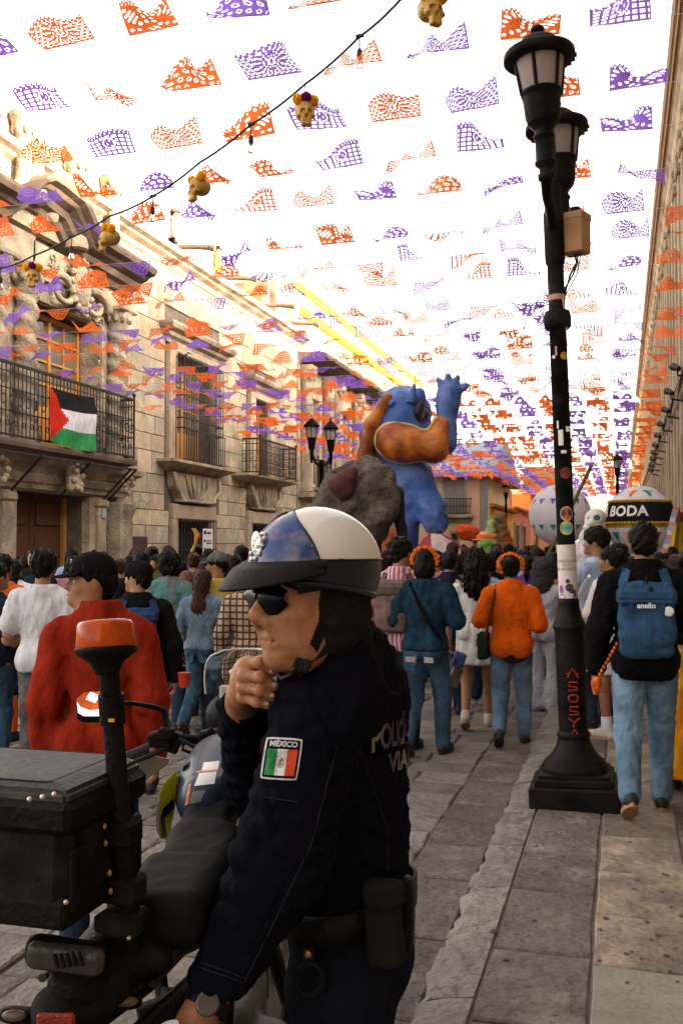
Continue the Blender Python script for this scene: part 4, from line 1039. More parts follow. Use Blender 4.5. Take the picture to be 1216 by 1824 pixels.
s = MB(); s.lathe([(.205, .19), (.208, .215), (.200, .235), (.190, .24), (.184, .258), (.158, .28), (.134, .305), (.114, .34), (.100, .38), (.096, .40), (.104, .405), (.104, .425), (.095, .43), (.088, .44)], (0, 0, 0), 36)
s.lathe([(.088, .44), (.091, .47), (.092, 1.0), (.094, 1.06), (.098, 1.07), (.105, 1.085), (.105, 1.10), (.097, 1.108), (.098, 1.118), (.090, 1.128), (.080, 1.15), (.072, 1.19), (.066, 1.23), (.068, 1.24), (.066, 1.26), (.058, 1.27), (.056, 1.31)], (0, 0, 0), 36)
s.build('base_column', m_black, LAMP, local=True)
zt = top.z
s = MB(); s.lathe([(.056, 1.31), (.054, 2.98), (.070, 2.985), (.085, 3.0), (.087, 3.06), (.078, 3.10), (.053, 3.11), (.052, zt - .55), (.060, zt - .54), (.064, zt - .5), (.064, zt - .22), (.054, zt - .19), (.05, zt - .1), (.062, zt - .06), (.05, zt - .03)], (0, 0, 0), 28); s.build('shaft', m_blackw, LAMP, local=True)
def local_on_lamp(p): return LAMP.matrix_basis.inverted() @ p if False else (Euler((0, -lean, 0)).to_matrix().inverted() @ (Vector(p) - LB))
def lantern(foot, sc, nm, axis=Vector((-.03, 0, 1))):
    """foot: local point where the neck starts"""
    T = bpy.data.objects.new('lantern', None); COL.objects.link(T); T.parent = LAMP; T.location = foot; T.empty_display_size = .05
    T.rotation_euler = (0, R(-1.3), 0); T.scale = (sc, sc, sc * .70)
    s = MB(); s.lathe([(.03, -.42), (.05, -.40), (.052, -.36), (.04, -.35), (.042, -.30), (.064, -.27), (.066, -.25), (.058, -.24), (.054, -.05), (.064, -.04), (.064, -.02), (.052, .0), (.056, .03), (.072, .06), (.09, .085), (.095, .10), (.098, .12), (.104, .14), (.112, .28), (.120, .34), (.124, .345), (.124, .365), (.118, .37)], (0, 0, 0), 28); s.build('lantern_bowl', m_black, T, local=True)
    s = MB(); s.lathe([(.116, .365), (.146, .62), (.146, .64)], (0, 0, 0), 28); s.build('glass', m_lampglass, T, local=True)
    s = MB()
    for k in range(6):
        a = k * math.pi / 3 + .35; s.tube([(.122 * math.cos(a), .122 * math.sin(a), .34), (.152 * math.cos(a), .152 * math.sin(a), .64)], .011, 6)
    s.lathe([(.150, .63), (.20, .63), (.215, .65), (.213, .70), (.205, .715), (.16, .735), (.13, .76), (.12, .80), (.09, .835), (.045, .855), (.022, .862), (.020, .875), (.034, .885), (.042, .905), (.042, .925), (.030, .945), (.008, .955), (.0001, .956)], (0, 0, 0), 28)
    for k in range(3): a = .1 + k * .25; s.box((.212 * math.cos(a), .212 * math.sin(a), .655), (.02, .02, .03))
    s.build('lantern_cap', m_black, T, local=True)
pn = local_on_lamp(dep(968, 238, 6.0)); pf = local_on_lamp(dep(998, 348, 6.87))
lantern(pn, 1.0, 0); lantern(pf, 1.0, 1)
s = MB(); tp = Vector((0, 0, zt - .1))
for p in (pn, pf):
    q = p + Vector((0, 0, -.29)); s.tube([tp + Vector((0, 0, -.25)), tp.lerp(q, .4) + Vector((0, 0, -.12)), tp.lerp(q, .8) + Vector((0, 0, -.08)), q + Vector((0, 0, .05))], .034, 10)
s.build('arm', m_black, LAMP, local=True)
m_tan = mat('tan_box', (.34, .19, .085), rough=.7, var=.12, scale=6, bump=.1)
bx = local_on_lamp(dep(1024, 417, 6.40))
JB = thing('junction_box', 'tan metal junction box strapped high on the black lamp post', 'junction box', LB + Euler((0, -lean, 0)).to_matrix() @ bx, (0, 0, R(-22)))
s = MB(); s.box((0, 0, 0), (.15, .14, .26), bev=.006); s.box((0, 0, .105), (.158, .148, .05), bev=.006); s.build('box_body', m_tan, JB, local=True)
s = MB(); s.lathe([(.036, .13), (.036, .165), (.03, .172), (.0001, .174)], (-.0, .0, 0), 16); s.build('light_sensor', m_black, JB, local=True)
rw = random.Random(9); m_wire = mat('green_black_wire', (.018, .03, .02), rough=.5, bump=0)
s = MB()
for k in range(5):
    dx = rw.uniform(-.03, .03)
    s.tube([(.02 + dx, 0, -.12), (.02 + dx * .4, -.01, -.19), (-.0 + dx, -.03, -.27), (-.06, -.05, -.36 - .02 * k), (-.13, -.08, -.42), (-.2, -.05, -.43 + .02 * k)], .0045, 6)
s.tube([(-.21, -.08, -.40), (-.24, -.09, -.43), (-.2, -.1, -.46), (-.11, -.07, -.44), (-.09, -.03, -.47)], .004, 6)
s.build('wiring', m_wire, JB, local=True)
s = MB(); zr_ = 3.12; s.lathe([(.0535, zr_ + .05), (.056, zr_ + .07), (.0535, zr_ + .085)], (0, 0, 0), 20); s.tube([(.04, -.04, zr_ + .06), (.052, -.045, zr_ - .05), (.056, -.04, zr_ - .15)], .006, 6); s.build('ribbon', mat('faded_ribbon', (.45, .24, .2), rough=.9), LAMP, local=True)
def on_post(ang, z, r): return lambda x, y, q=0.: (( r + q) * math.sin(ang + x / r), -(r + q) * math.cos(ang + x / r), z + y)
def patch(mb, f, w, h, q=.0012, n=10, shape=None):
    if shape is None:
        vs = [f(-w / 2 + w * i / n, yy, q) for i in range(n + 1) for yy in (-h / 2, h / 2)]
        mb.add(vs, [(2 * i, 2 * i + 2, 2 * i + 3, 2 * i + 1) for i in range(n)])
    else:
        pts = shape; mb.add([f(0, 0, q)] + [f(px * w / 2, py * h / 2, q) for px, py in pts], [(0, i + 1, (i + 1) % len(pts) + 1) for i in range(len(pts))])
circ = [(math.cos(t * math.pi / 12), math.sin(t * math.pi / 12)) for t in range(24)]
pcx = math.atan2(-LB.x * 0 + .0, 1)   # the side that looks at the camera
FA = math.atan2(0 - LB.x, LB.y) * 1.0
def pz(y): return CAMZ + (972 - y) * 6.42 / FPX
POSTER_R = .0572
m_post = mat('poster_paper', (.62, .52, .50), rough=.75, var=.12, scale=14, bump=.2, bscale=60)
s = MB(); f = on_post(FA, (pz(970) + pz(1094)) / 2, POSTER_R); patch(s, f, .22, (pz(970) - pz(1094)), .0012, 24)
PO = s.build('poster', m_post, LAMP, local=True)
m_prt = mat('print_dark', (.05, .04, .045), rough=.8, bump=0); m_prr = mat('print_red', (.55, .08, .05), rough=.8, bump=0); m_prp = mat('print_purple', (.25, .08, .4), rough=.8, bump=0); m_prw = mat('print_white', (.72, .69, .68), rough=.7, bump=0)
zc = (pz(970) + pz(1094)) / 2
fz = lambda dz: on_post(FA, zc + dz, POSTER_R)
s = MB()
def wrap(f, q): return lambda x, y, z: f(x, y, q)
text_mb('PASEOS EN', .026, wrap(fz(pz(999) - zc), .0022), s, spacing=1.0); text_mb('DE MUERTOS', .027, wrap(fz(pz(1013) - zc), .0022), s)
s.build('poster_lettering', m_prt, PO, local=True)
s = MB(); text_mb('FIELES', .024, wrap(fz(pz(1006) - zc), .0022), s); s.build('poster_red_word', m_prr, PO, local=True)
s = MB(); fb = on_post(FA, zc, POSTER_R)
def blob(mb, cx, cy, w, h, q=.0024): patch(mb, lambda x, y, qq: fb(cx + x, cy + y, qq), w, h, q, shape=circ)
yb = pz(1046) - zc
blob(s, -.0, yb + .045, .026, .028); blob(s, .01, yb + .005, .05, .05); blob(s, .03, yb - .02, .05, .025); blob(s, .045, yb - .04, .016, .04)
for cx in (-.04, .05):
    for t in range(12):
        a, b2 = t * math.pi / 6, (t + 1) * math.pi / 6
        s.add([fb(cx + r * math.cos(q), yb - .055 + r * math.sin(q), .0023) for r, q in ((.022, a), (.022, b2), (.018, b2), (.018, a))], [(0, 1, 2, 3)])
s.add([fb(x, y, .0023) for x, y in ((-.04, yb - .05), (.02, yb - .03), (.02, yb - .026), (-.04, yb - .046))], [(0, 1, 2, 3)])
blob(s, 0, pz(1070) - zc, .012, .018)
for k in range(3): patch(s, (lambda kk: (lambda x, y, qq: fb(x, pz(1082 + 3 * kk) - zc + y, qq)))(k), .09 - .01 * k, .0035, .0022, 6)
s.build('poster_print', m_prt, PO, local=True)
s = MB(); blob(s, -.045, yb - .005, .035, .05); s.build('poster_purple', m_prp, PO, local=True)
s = MB(); patch(s, on_post(FA, pz(1086) - .01, POSTER_R), .12, .035, .0022, 8); 
def sticker(name, px, py, w, h, m, q=.0014, shape=circ, r=.0558):
    s = MB(); cx0 = 985 + (py - 325) * (1018 - 985) / (1400 - 325); a = FA + math.asin(max(-.95, min(.95, (px - cx0) / FPX * 6.42 / r)))
    f = on_post(a, pz(py), r); patch(s, f, w, h, q, 8, shape=shape); return s.build(name, m, LAMP, local=True), f
st, f = sticker('sticker', 1006, 916, .082, .092, mat('sticker_white', (.6, .55, .5), rough=.5, bump=0))
s = MB(); patch(s, f, .072, .08, .0024, shape=circ); s.build('sticker_print', mat('sticker_red', (.45, .10, .04), rough=.5, bump=0), st, local=True)
s = MB()
for sg in (-1, 1): patch(s, (lambda g: (lambda x, y, q: f(x + g * .02, y + .004, q)))(sg), .028, .04, .0032, shape=circ)
s.build('sticker_eyes', m_prt, st, local=True)
st, f = sticker('sticker', 1006, 941, .084, .088, mat('sticker_yellow', (.55, .42, .05), rough=.5, bump=0))
s = MB(); patch(s, f, .058, .06, .0024, shape=circ); s.build('sticker_print', mat('sticker_teal', (.12, .4, .42), rough=.5, bump=0), st, local=True)
s = MB(); text_mb('alo', .03, wrap(f, .0034), s); s.build('sticker_lettering', m_prt, st, local=True)
st, f = sticker('sticker', 1005, 845, .068, .075, mat('sticker_dullred', (.22, .03, .015), rough=.6, bump=0))
s = MB()
for sg in (-1, 1): patch(s, (lambda g: (lambda x, y, q: f(x + g * .014, y + .006, q)))(sg), .014, .016, .0024, shape=circ)
patch(s, lambda x, y, q: f(x, y - .018, q), .026, .006, .0024, 4); s.build('sticker_face', m_prt, st, local=True)
for (px, py, w, h, m) in ((997, 783, .03, .10, m_prw), (1010, 768, .04, .035, m_prw), (1002, 808, .035, .02, m_prw), (1004, 639, .055, .05, mat('sticker_ochre', (.45, .22, .02), rough=.5, bump=0)), (992, 760, .012, .05, m_prw), (990, 630, .012, .06, mat('sticker_pink', (.5, .25, .3), rough=.6, bump=0)), (986, 640, .02, .02, m_prw)):
    sticker('sticker', px, py, w, h, m, shape=None if py != 639 else circ)
m_spray = mat('red_spray', (.42, .022, .008), rough=.7, var=.4, scale=60, bump=0)
s = MB(); fl_ = on_post(FA + .08, 0, .0925)
def stroke(pts, zc3, w=.008, hh=1.):
    P = [fl_(x, zc3 + y * hh, .0015) for x, y in pts]; s.tube([Vector(p) for p in P], w * .5, 5)
for (py, ch) in ((1190, 'A'), (1213, 'S'), (1234, 'O'), (1255, 'S'), (1275, 'Y'), (1294, 'A')):
    z = pz(py)
    L = {'A': [[(-.03, -.045), (.0, .04), (.035, -.05)], [(-.04, -.01), (.04, -.012)]], 'S': [[(.03, .035), (-.02, .035), (-.025, .0), (.025, -.01), (.03, -.035), (-.03, -.04)]],
         'O': [[(.03 * math.cos(t * .7), .034 * math.sin(t * .7)) for t in range(10)]], 'Y': [[(-.035, .04), (.0, .0), (.035, .04)], [(0, 0), (-.006, -.04)]]}[ch]
    for st2 in L: stroke(st2, z, .010, .68)
s.build('sprayed_lettering', m_spray, LAMP, local=True)

def small_lamp(p, label, twin=True, sc=1.0, rot=0.):
    T = thing('street_lamp', label, 'street lamp', p, (0, 0, rot), group='black street lamps')
    s = MB(); s.lathe([(.2, 0), (.2, .15), (.13, .3), (.12, 1.0), (.07, 1.2), (.06, 3.6), (.08, 3.65), (.05, 3.8)], (0, 0, 0), 12); 
    if twin: s.tube([(-.36, 0, 3.95), (-.2, 0, 3.7), (0, 0, 3.62), (.2, 0, 3.7), (.36, 0, 3.95)], .03, 8)
    s.build('post', m_black, T, local=True)
    for x in ((-.36, .36) if twin else (0,)):
        s = MB(); s.lathe([(.03, 3.7), (.05, 3.85), (.05, 4.0), (.08, 4.06), (.11, 4.3), (.115, 4.32)], (x, 0, 0), 12)
        s.lathe([(.14, 4.58), (.2, 4.58), (.2, 4.62), (.12, 4.72), (.03, 4.8), (.03, 4.84), (.0001, 4.9)], (x, 0, 0), 12)
        for k in range(5): a = k * 1.257; s.tube([(x + .115 * math.cos(a), .115 * math.sin(a), 4.3), (x + .145 * math.cos(a), .145 * math.sin(a), 4.6)], .01, 5)
        s.build('lantern', m_black, T, local=True)
        s = MB(); s.lathe([(.108, 4.31), (.135, 4.59)], (x, 0, 0), 12); s.build('glass', mat('pale_frost', (.6, .55, .5), rough=.5, trans=.5, bump=0), T, local=True)  # glass is a plain pale translucent colour
q = dep(571, 800, 1); Yl = 23.5
pl = onY(572, 1000, Yl); small_lamp((pl.x, Yl, RZ), 'black twin-lantern lamp in front of the second stone building', True, rot=R(66))
for o in [SC.objects[-1]]: pass
pr_ = onY(1100, 1000, 36.0); small_lamp((pr_.x, 36.0, 0), 'single black lantern post rising beyond the banded festival balloon', False)
pr_ = onY(901, 1000, 50.0); small_lamp((pr_.x, 50.0, RZ), 'small far black lantern in front of the mustard house', False)

spot = None
for k, (px, py) in enumerate(((1206, 660), (1194, 703), (1188, 735), (1179, 760), (1173, 780), (1169, 797), (1166, 810), (1164, 821), (1162, 832), (1160, 840))):
    p = onX(px, py, RX - .35)
    if spot is None:
        spot = thing('spotlight', 'nearest of the small black spotlights bracketed along the ledge of the tall building', 'spotlight', p, group='spotlights along the ledge')
        s = MB(); s.tube([(0, 0, 0), (0, .02, -.08), (.2, .02, -.12), (.36, .02, -.12)], .018, 6); s.build('bracket', m_iron, spot, local=True)
        s = MB(); s.tube([(.02, -.05, .02), (-.06, .08, .08), (-.07, .10, .085)], [.045, .065, .07], 10); s.build('lamp_head', m_iron, spot, local=True)
    else:
        o = copy_tree(spot); o.location = p; o['label'] = f'{ordinal(k + 1)} small black spotlight from the near end of the ledge of the tall building'

a, b_, c, d_ = onX(86, 688, -9.49), onX(168, 708, -9.49), onX(170, 803, -9.49), onX(86, 784, -9.49)
n, m_ = 28, 22; vs = []
for j in range(m_ + 1):
    for i in range(n + 1):
        u, v = i / n, j / m_; p = (a * (1 - u) + b_ * u) * (1 - v) + (d_ * (1 - u) + c * u) * v
        p = p + Vector((.02 + .022 * math.sin(u * 13 + v * 3) * (.3 + v) + .015 * math.sin(u * 5 + v * 9), 0, -.06 * math.sin(math.pi * u) * (1 - v) * .6 - .05 * v * math.sin(u * 3))); vs.append(p)
s = MB()
for j in range(m_):
    for i in range(n):
        u, v = (i + .5) / n, (j + .5) / m_
        k = 0 if u < .40 * (1 - abs(v - .5) * 2) + .02 else (1 if v < 1 / 3 else 2 if v < 2 / 3 else 3)
        s.mat(k); s.add([vs[j * (n + 1) + i], vs[(j + 1) * (n + 1) + i], vs[(j + 1) * (n + 1) + i + 1], vs[j * (n + 1) + i + 1]], [(0, 1, 2, 3)], True)
o = s.build('flag', [cloth('flag_red', (.55, .03, .015)), cloth('flag_black', (.02, .02, .025)), cloth('flag_white', (.66, .64, .70)), cloth('flag_green', (.04, .26, .08))], label='red, black, white and green flag tied over the iron balcony railing', cat='flag')
bm = bmesh.new(); bm.from_mesh(o.data); bmesh.ops.remove_doubles(bm, verts=bm.verts, dist=.0005); bm.to_mesh(o.data); bm.free()

m_ball = cloth('white_ball_cloth', (.78, .75, .78), rough=.8, fold=.25, bscale=8, var=.06, trans=.25)
m_stick = mat('bamboo_stick', (.10, .09, .045), rough=.6)
def tri_on_ball(mb, ctr, r, az, el, w, h):
    def P(a, e, rr=1.004): return ctr + Vector((math.sin(a) * math.cos(e), -math.cos(a) * math.cos(e), math.sin(e))) * r * rr
    N = 4; rows_ = []
    for i in range(N + 1):
        t = i / N; ww = w * (1 - t) / 2; e = el + h / 2 - h * t; rows_.append([P(az - ww / math.cos(e), e), P(az, e), P(az + ww / math.cos(e), e)])
    for i in range(N):
        for j in range(2): mb.add([rows_[i][j], rows_[i + 1][j], rows_[i + 1][j + 1], rows_[i][j + 1]], [(0, 1, 2, 3)])
cols_t = [cloth('pennant_yellow', (.62, .42, .03)), cloth('pennant_orange', (.68, .18, .02)), cloth('pennant_teal', (.03, .22, .22)), cloth('pennant_red', (.58, .03, .09)), cloth('pennant_purple', (.22, .10, .42)), cloth('pennant_green', (.06, .28, .09))]
def ball(px, py, rpx, d, label, band):
    ctr = dep(px, py, d); r = rpx / FPX * d
    T = thing('festival_ball', label, 'balloon', (ctr.x, ctr.y, ctr.z - r), group='white cloth balls carried on poles')
    s = MB(); n, m2 = 40, 28; vs = []
    for i in range(m2 + 1):
        t = math.pi * i / m2
        for j in range(n):
            a = 2 * math.pi * j / n; q = r * (1 + .007 * math.cos(a * 12)) ; vs.append(ctr + Vector((q * math.sin(t) * math.cos(a), q * math.sin(t) * math.sin(a), -q * math.cos(t))))
    s.add(vs, [(i * n + j, i * n + (j + 1) % n, (i + 1) * n + (j + 1) % n, (i + 1) * n + j) for i in range(m2) for j in range(n)], True); s.build('cloth_sphere', m_ball, T)
    s = MB(); rs2 = random.Random(int(px)); k = 0
    for el in ((.95, .42, -.45) if not band else (.86, -.52)):
        for q in range(14 if el < .8 else 8):
            s.mat((k * 5 + q) % 6 if not band else (q + 1) % 6); tri_on_ball(s, ctr, r, q * 2 * math.pi / (14 if el < .8 else 8) + (.1 if not band else -.12) - PSI, el, .22 if not band else .30, .22 if not band else .34); k += 1
    s.build('pennant', cols_t, T, kind='stuff')
    s = MB(); s.tube([ctr - Vector((0, 0, r * .98)), ctr - Vector((0, 0, r + 1.2))], .025, 8); s.build('pole', m_stick, T)
    return T, ctr, r
bt, bc, br = ball(996, 917, 54, 17.0, 'white cloth ball with scattered pennants, half hidden by the lamp post', False)
def ball_patch(mb, ctr, r, az, el, w, h, rr=1.006, n=8, shape=circ):
    def P(a, e): return ctr + Vector((math.sin(a) * math.cos(e), -math.cos(a) * math.cos(e), math.sin(e))) * r * rr
    mb.add([P(az, el)] + [P(az + x * w / 2 / math.cos(el), el + y * h / 2) for x, y in shape], [(0, i + 1, (i + 1) % len(shape) + 1) for i in range(len(shape))])
s = MB(); ball_patch(s, bc, br, .62 - PSI, -.1, .5, .5); s.build('painted_face', cloth('face_white', (.6, .55, .52)), bt)
s = MB()
for (a, e, w2, h2) in ((.5, .0, .16, .16), (.74, .0, .16, .16), (.62, -.12, .06, .1), (.62, -.25, .26, .07)): ball_patch(s, bc, br, a - PSI, e, w2, h2, 1.010)
s.build('painted_eyes', m_prt, bt)
s = MB()
for (a, e, w2, h2) in ((.5, .42, .3, .14), (.75, .35, .26, .14), (.35, .3, .14, .1)): ball_patch(s, bc, br, a - PSI, e, w2, h2)
s.build('painted_bow', cloth('bow_lilac', (.30, .32, .55)), bt)
bt2, bc2, br2 = ball(1139, 927, 61, 17.5, 'white cloth ball with a black lettered band and coloured pennants', True)
def ring(mb, ctr, r, e0, e1, rr, n=48):
    vs = []
    for i in range(n):
        a = 2 * math.pi * i / n
        for e in (e0, e1): vs.append(ctr + Vector((math.sin(a) * math.cos(e), -math.cos(a) * math.cos(e), math.sin(e))) * r * rr)
    mb.add(vs, [(2 * i, 2 * ((i + 1) % n), 2 * ((i + 1) % n) + 1, 2 * i + 1) for i in range(n)], True)
s = MB(); [ring(s, bc2, br2, -.06 + .10 * q, -.06 + .10 * (q + 1), 1.012) for q in range(6)]; s.build('black_band', cloth('band_black', (.014, .013, .015)), bt2)
s = MB()
for e in (.56, -.09):
    for i in range(60):
        a = 2 * math.pi * i / 60; s.ell(bc2 + Vector((math.sin(a) * math.cos(e), -math.cos(a) * math.cos(e), math.sin(e))) * br2 * 1.012, (.035, .035, .03), 6, 4)
ring(s, bc2, br2, -.22, -.05, 1.010); s.build('gold_trim', cloth('gold_trim', (.42, .24, .02), fold=.8), bt2)
def on_ball(x, y, z, az=-.44): a = az - PSI + x / br2; e = .24 + y / br2; return bc2 + Vector((math.sin(a) * math.cos(e), -math.cos(a) * math.cos(e), math.sin(e))) * br2 * 1.018
s = text_mb('LA BODA', .25, on_ball, bold=.008, spacing=1.05); s.build('lettering', m_prw, bt2)
p, q = dep(1053, 828, 12), dep(1016, 905, 12.2)
MB().tube([p, q, q + (q - p) * 1.2], .022, 6).build('bamboo_pole', m_stick, label='thin bamboo pole leaning up behind the lamp post', cat='pole')
BN = thing('festival_banner', 'yellow banner with red top and striped ribbon edge at the right edge of the crowd', 'banner', dep(1205, 985, 11))
s = MB(); f = lambda x, y: dep(x, y, 11 + .06 * math.sin(x * .25))
for i in range(6):
    xa, xb = 1192 + i * 8, 1200 + i * 8
    s.add([f(xa - 4, 990), f(xb - 4, 990), f(xb + 4, 930), f(xa + 4, 930)], [(0, 1, 2, 3)], True)
o = s.build('banner_cloth', cloth('banner_yellow', (.62, .36, .02)), BN)
s = MB()
for i in range(6): xa, xb = 1198 + i * 8, 1206 + i * 8; s.add([f(xa - 1, 931), f(xb - 1, 931), f(xb + 2, 912), f(xa + 2, 912)], [(0, 1, 2, 3)], True)
s.build('banner_top', cloth('banner_red', (.45, .05, .02)), BN)
s = MB()
g = lambda x, y: dep(x, y, 10.9)
for i in range(10):
    t0, t1 = i / 10, (i + 1) / 10; s.mat(i % 3)
    x0, y0_, x1, y1_ = 1202 - 20 * t0, 905 + 78 * t0, 1202 - 20 * t1, 905 + 78 * t1
    s.add([g(x0 - 5, y0_), g(x1 - 5, y1_), g(x1 + 5, y1_ + 2), g(x0 + 5, y0_ + 2)], [(0, 1, 2, 3)])
s.build('ribbon_edge', [cloth('ribbon_pink', (.6, .25, .28)), cloth('ribbon_blue', (.28, .42, .65)), cloth('ribbon_white', (.62, .58, .6))], BN)
s = MB(); s.tube([dep(1207, 905, 11), dep(1200, 1060, 11)], .02, 6); s.build('pole', m_stick, BN)

m_blue = mat('blue_papier', (.035, .10, .33), rough=.5, var=.30, scale=4, bump=.35, bscale=10, col2=(.10, .16, .42), c2scale=2.2, bdist=.04, spec=.4)
m_rust = mat('rust_papier', (.46, .135, .018), rough=.45, var=.35, scale=5, bump=.3, bscale=12, col2=(.20, .04, .006), c2scale=3, bdist=.03)
m_claw = mat('claw', (.07, .045, .03), rough=.5); m_cream2 = mat('cream_trim', (.55, .42, .2), rough=.6)
AD = 16.0
def A(x, y, d=AD): return np.array(dep(x, y, d))
def px2m(p, d=AD): return p / FPX * d
g0 = onZ(720, 972 + CAMZ * FPX / AD, 0); AB = Vector((dep(725, 960, AD).x, dep(725, 960, AD).y, RZ))
BE = thing('papier_beast', 'giant blue papier-mache beast with rust-coloured arm waving over the crowd', 'giant puppet', AB)
ABn = np.array(AB)
def rel(p): return p - ABn
pm_ = px2m
vdir = np.array(_fw); rdir = np.array(_cr)
prims = [
    E_(rel(A(716, 752)), (pm_(50), pm_(60), pm_(58)), (0, R(20), 0)),                    # chest
    C_(rel(A(676, 775)), rel(A(706, 722)), pm_(37), pm_(26)), E_(rel(A(720, 717)), (pm_(36), pm_(38), pm_(25)), (0, R(12), 0)), E_(rel(A(744, 712, AD - .3)), (pm_(13), pm_(16), pm_(12)), k=.06),   # hump and neck, head
    C_(rel(A(735, 716)), rel(A(756, 732)), pm_(19), pm_(10), k=.08),                               # muzzle
    C_(rel(A(715, 790)), rel(A(725, 860)), pm_(44), pm_(34)), C_(rel(A(725, 860)), rel(A(706, 960)), pm_(36), pm_(34)),           # belly, near leg
    C_(rel(A(700, 945)), rel(A(680, 985)), pm_(38), pm_(34)), C_(rel(A(705, 980)), rel(A(700, 1150)), pm_(36), pm_(30)),
    C_(rel(A(745, 850, AD - .2)), rel(A(768, 905, AD - .3)), pm_(26), pm_(20)), C_(rel(A(768, 905, AD - .3)), rel(A(776, 930, AD - .3)), pm_(22), pm_(23)),  # hanging arm and hand
    C_(rel(A(790, 790, AD - .4)), rel(A(797, 715, AD - .4)), pm_(22), pm_(16)), C_(rel(A(797, 715, AD - .4)), rel(A(800, 695, AD - .4)), pm_(18), pm_(21)),   # raised forearm, palm
]
for (x0, y0, x1, y1) in ((792, 692, 780, 676), (800, 688, 798, 670), (808, 690, 815, 673), (814, 698, 829, 686)): prims.append(C_(rel(A(x0, y0, AD - .45)), rel(A(x1, y1, AD - .5)), pm_(8), pm_(5.5), k=.025))
for (x0, y0, x1, y1) in ((766, 930, 764, 945), (776, 935, 775, 948), (785, 928, 786, 942), (786, 912, 793, 915), (782, 905, 790, 898)): prims.append(C_(rel(A(x0, y0, AD - .35)), rel(A(x1, y1, AD - .4)), pm_(9), pm_(6), k=.05))
prims += [SUB(E_(rel(A(752, 742, AD - .35)), (.10, .25, .12)), .04), E_(rel(A(742, 700, AD - .35)), (pm_(13), pm_(10), pm_(6)), (0, R(-30), 0))]
me = sdf('beast_body', prims, .036, k=.16, wob=.008, wl=.22, seed=3); link_mesh('body', me, m_blue, BE)
me = sdf('arm', [C_(rel(A(700, 785, AD - .5)), rel(A(722, 790, AD - .55)), pm_(31), pm_(31)), C_(rel(A(715, 790, AD - .55)), rel(A(772, 797, AD - .6)), pm_(30), pm_(22)), C_(rel(A(772, 796, AD - .6)), rel(A(786, 756, AD - .5)), pm_(23), pm_(15))], .036, k=.12, wob=.006, wl=.2); ARM = link_mesh('arm', me, m_rust, BE)
me = sdf('arm_edge', [C_(rel(A(700, 784, AD - .38)), rel(A(722, 790, AD - .42)), pm_(34), pm_(34)), C_(rel(A(715, 790, AD - .42)), rel(A(772, 798, AD - .46)), pm_(33), pm_(24)), C_(rel(A(772, 797, AD - .46)), rel(A(786, 754, AD - .38)), pm_(25), pm_(17.5))], .036, k=.12); link_mesh('arm_edge', me, m_cream2, ARM)
me = sdf('back_stripe', [C_(rel(A(648, 812, AD - .30)), rel(A(662, 755, AD - .36)), pm_(13), pm_(12)), C_(rel(A(662, 755, AD - .36)), rel(A(690, 708, AD - .45)), pm_(12), pm_(9)), C_(rel(A(645, 812, AD + .05)), rel(A(660, 816, AD - .25)), pm_(9))], .036, k=.08); link_mesh('back_stripe', me, m_rust, BE)
me = sdf('thigh', [C_(rel(A(690, 960, AD - .7)), rel(A(690, 1010, AD - .7)), pm_(24))], .036); link_mesh('thigh', me, m_rust, BE)
s = MB()
for (x, y, x2, y2, w2) in ((734, 704, 739, 681, 10), (688, 712, 672, 699, 8)):
    p0, p1 = Vector(rel(A(x, y, AD - .45))), Vector(rel(A(x2, y2, AD - .45))); MB().tube([p0 - (p1 - p0) * .6, p0, p1], [pm_(w2), pm_(w2 * .7), .01], 10).build('ear', m_blue, BE, local=True)
s = MB()
for (x, y, x2, y2) in ((764, 944, 763, 953), (775, 947, 776, 956), (786, 941, 789, 950), (793, 915, 798, 919), (789, 898, 792, 903), (826, 688, 833, 684), (781, 678, 777, 671), (814, 675, 817, 668)):
    p0, p1 = Vector(rel(A(x, y, AD - .45))), Vector(rel(A(x2, y2, AD - .5))); s.tube([p0 - (p1 - p0) * .5, p0, p1], [pm_(4), pm_(3.4), .004], 8)
s.build('claw', m_claw, BE, local=True, kind='stuff')
me = sdf('muzzle', [E_(rel(A(746, 728, AD - .42)), (.075, .10, .14), (0, R(15), 0)), C_(rel(A(747, 738, AD - .35)), rel(A(743, 752, AD - .35)), .07, .03)], .02, k=.05); link_mesh('muzzle', me, mat('dark_muzzle', (.03, .02, .03), rough=.6), BE)
me = sdf('tusk', [C_(rel(A(756, 732, AD - .42)), rel(A(752, 744, AD - .45)), .045, .02)], .012); link_mesh('tusk', me, m_claw, BE)

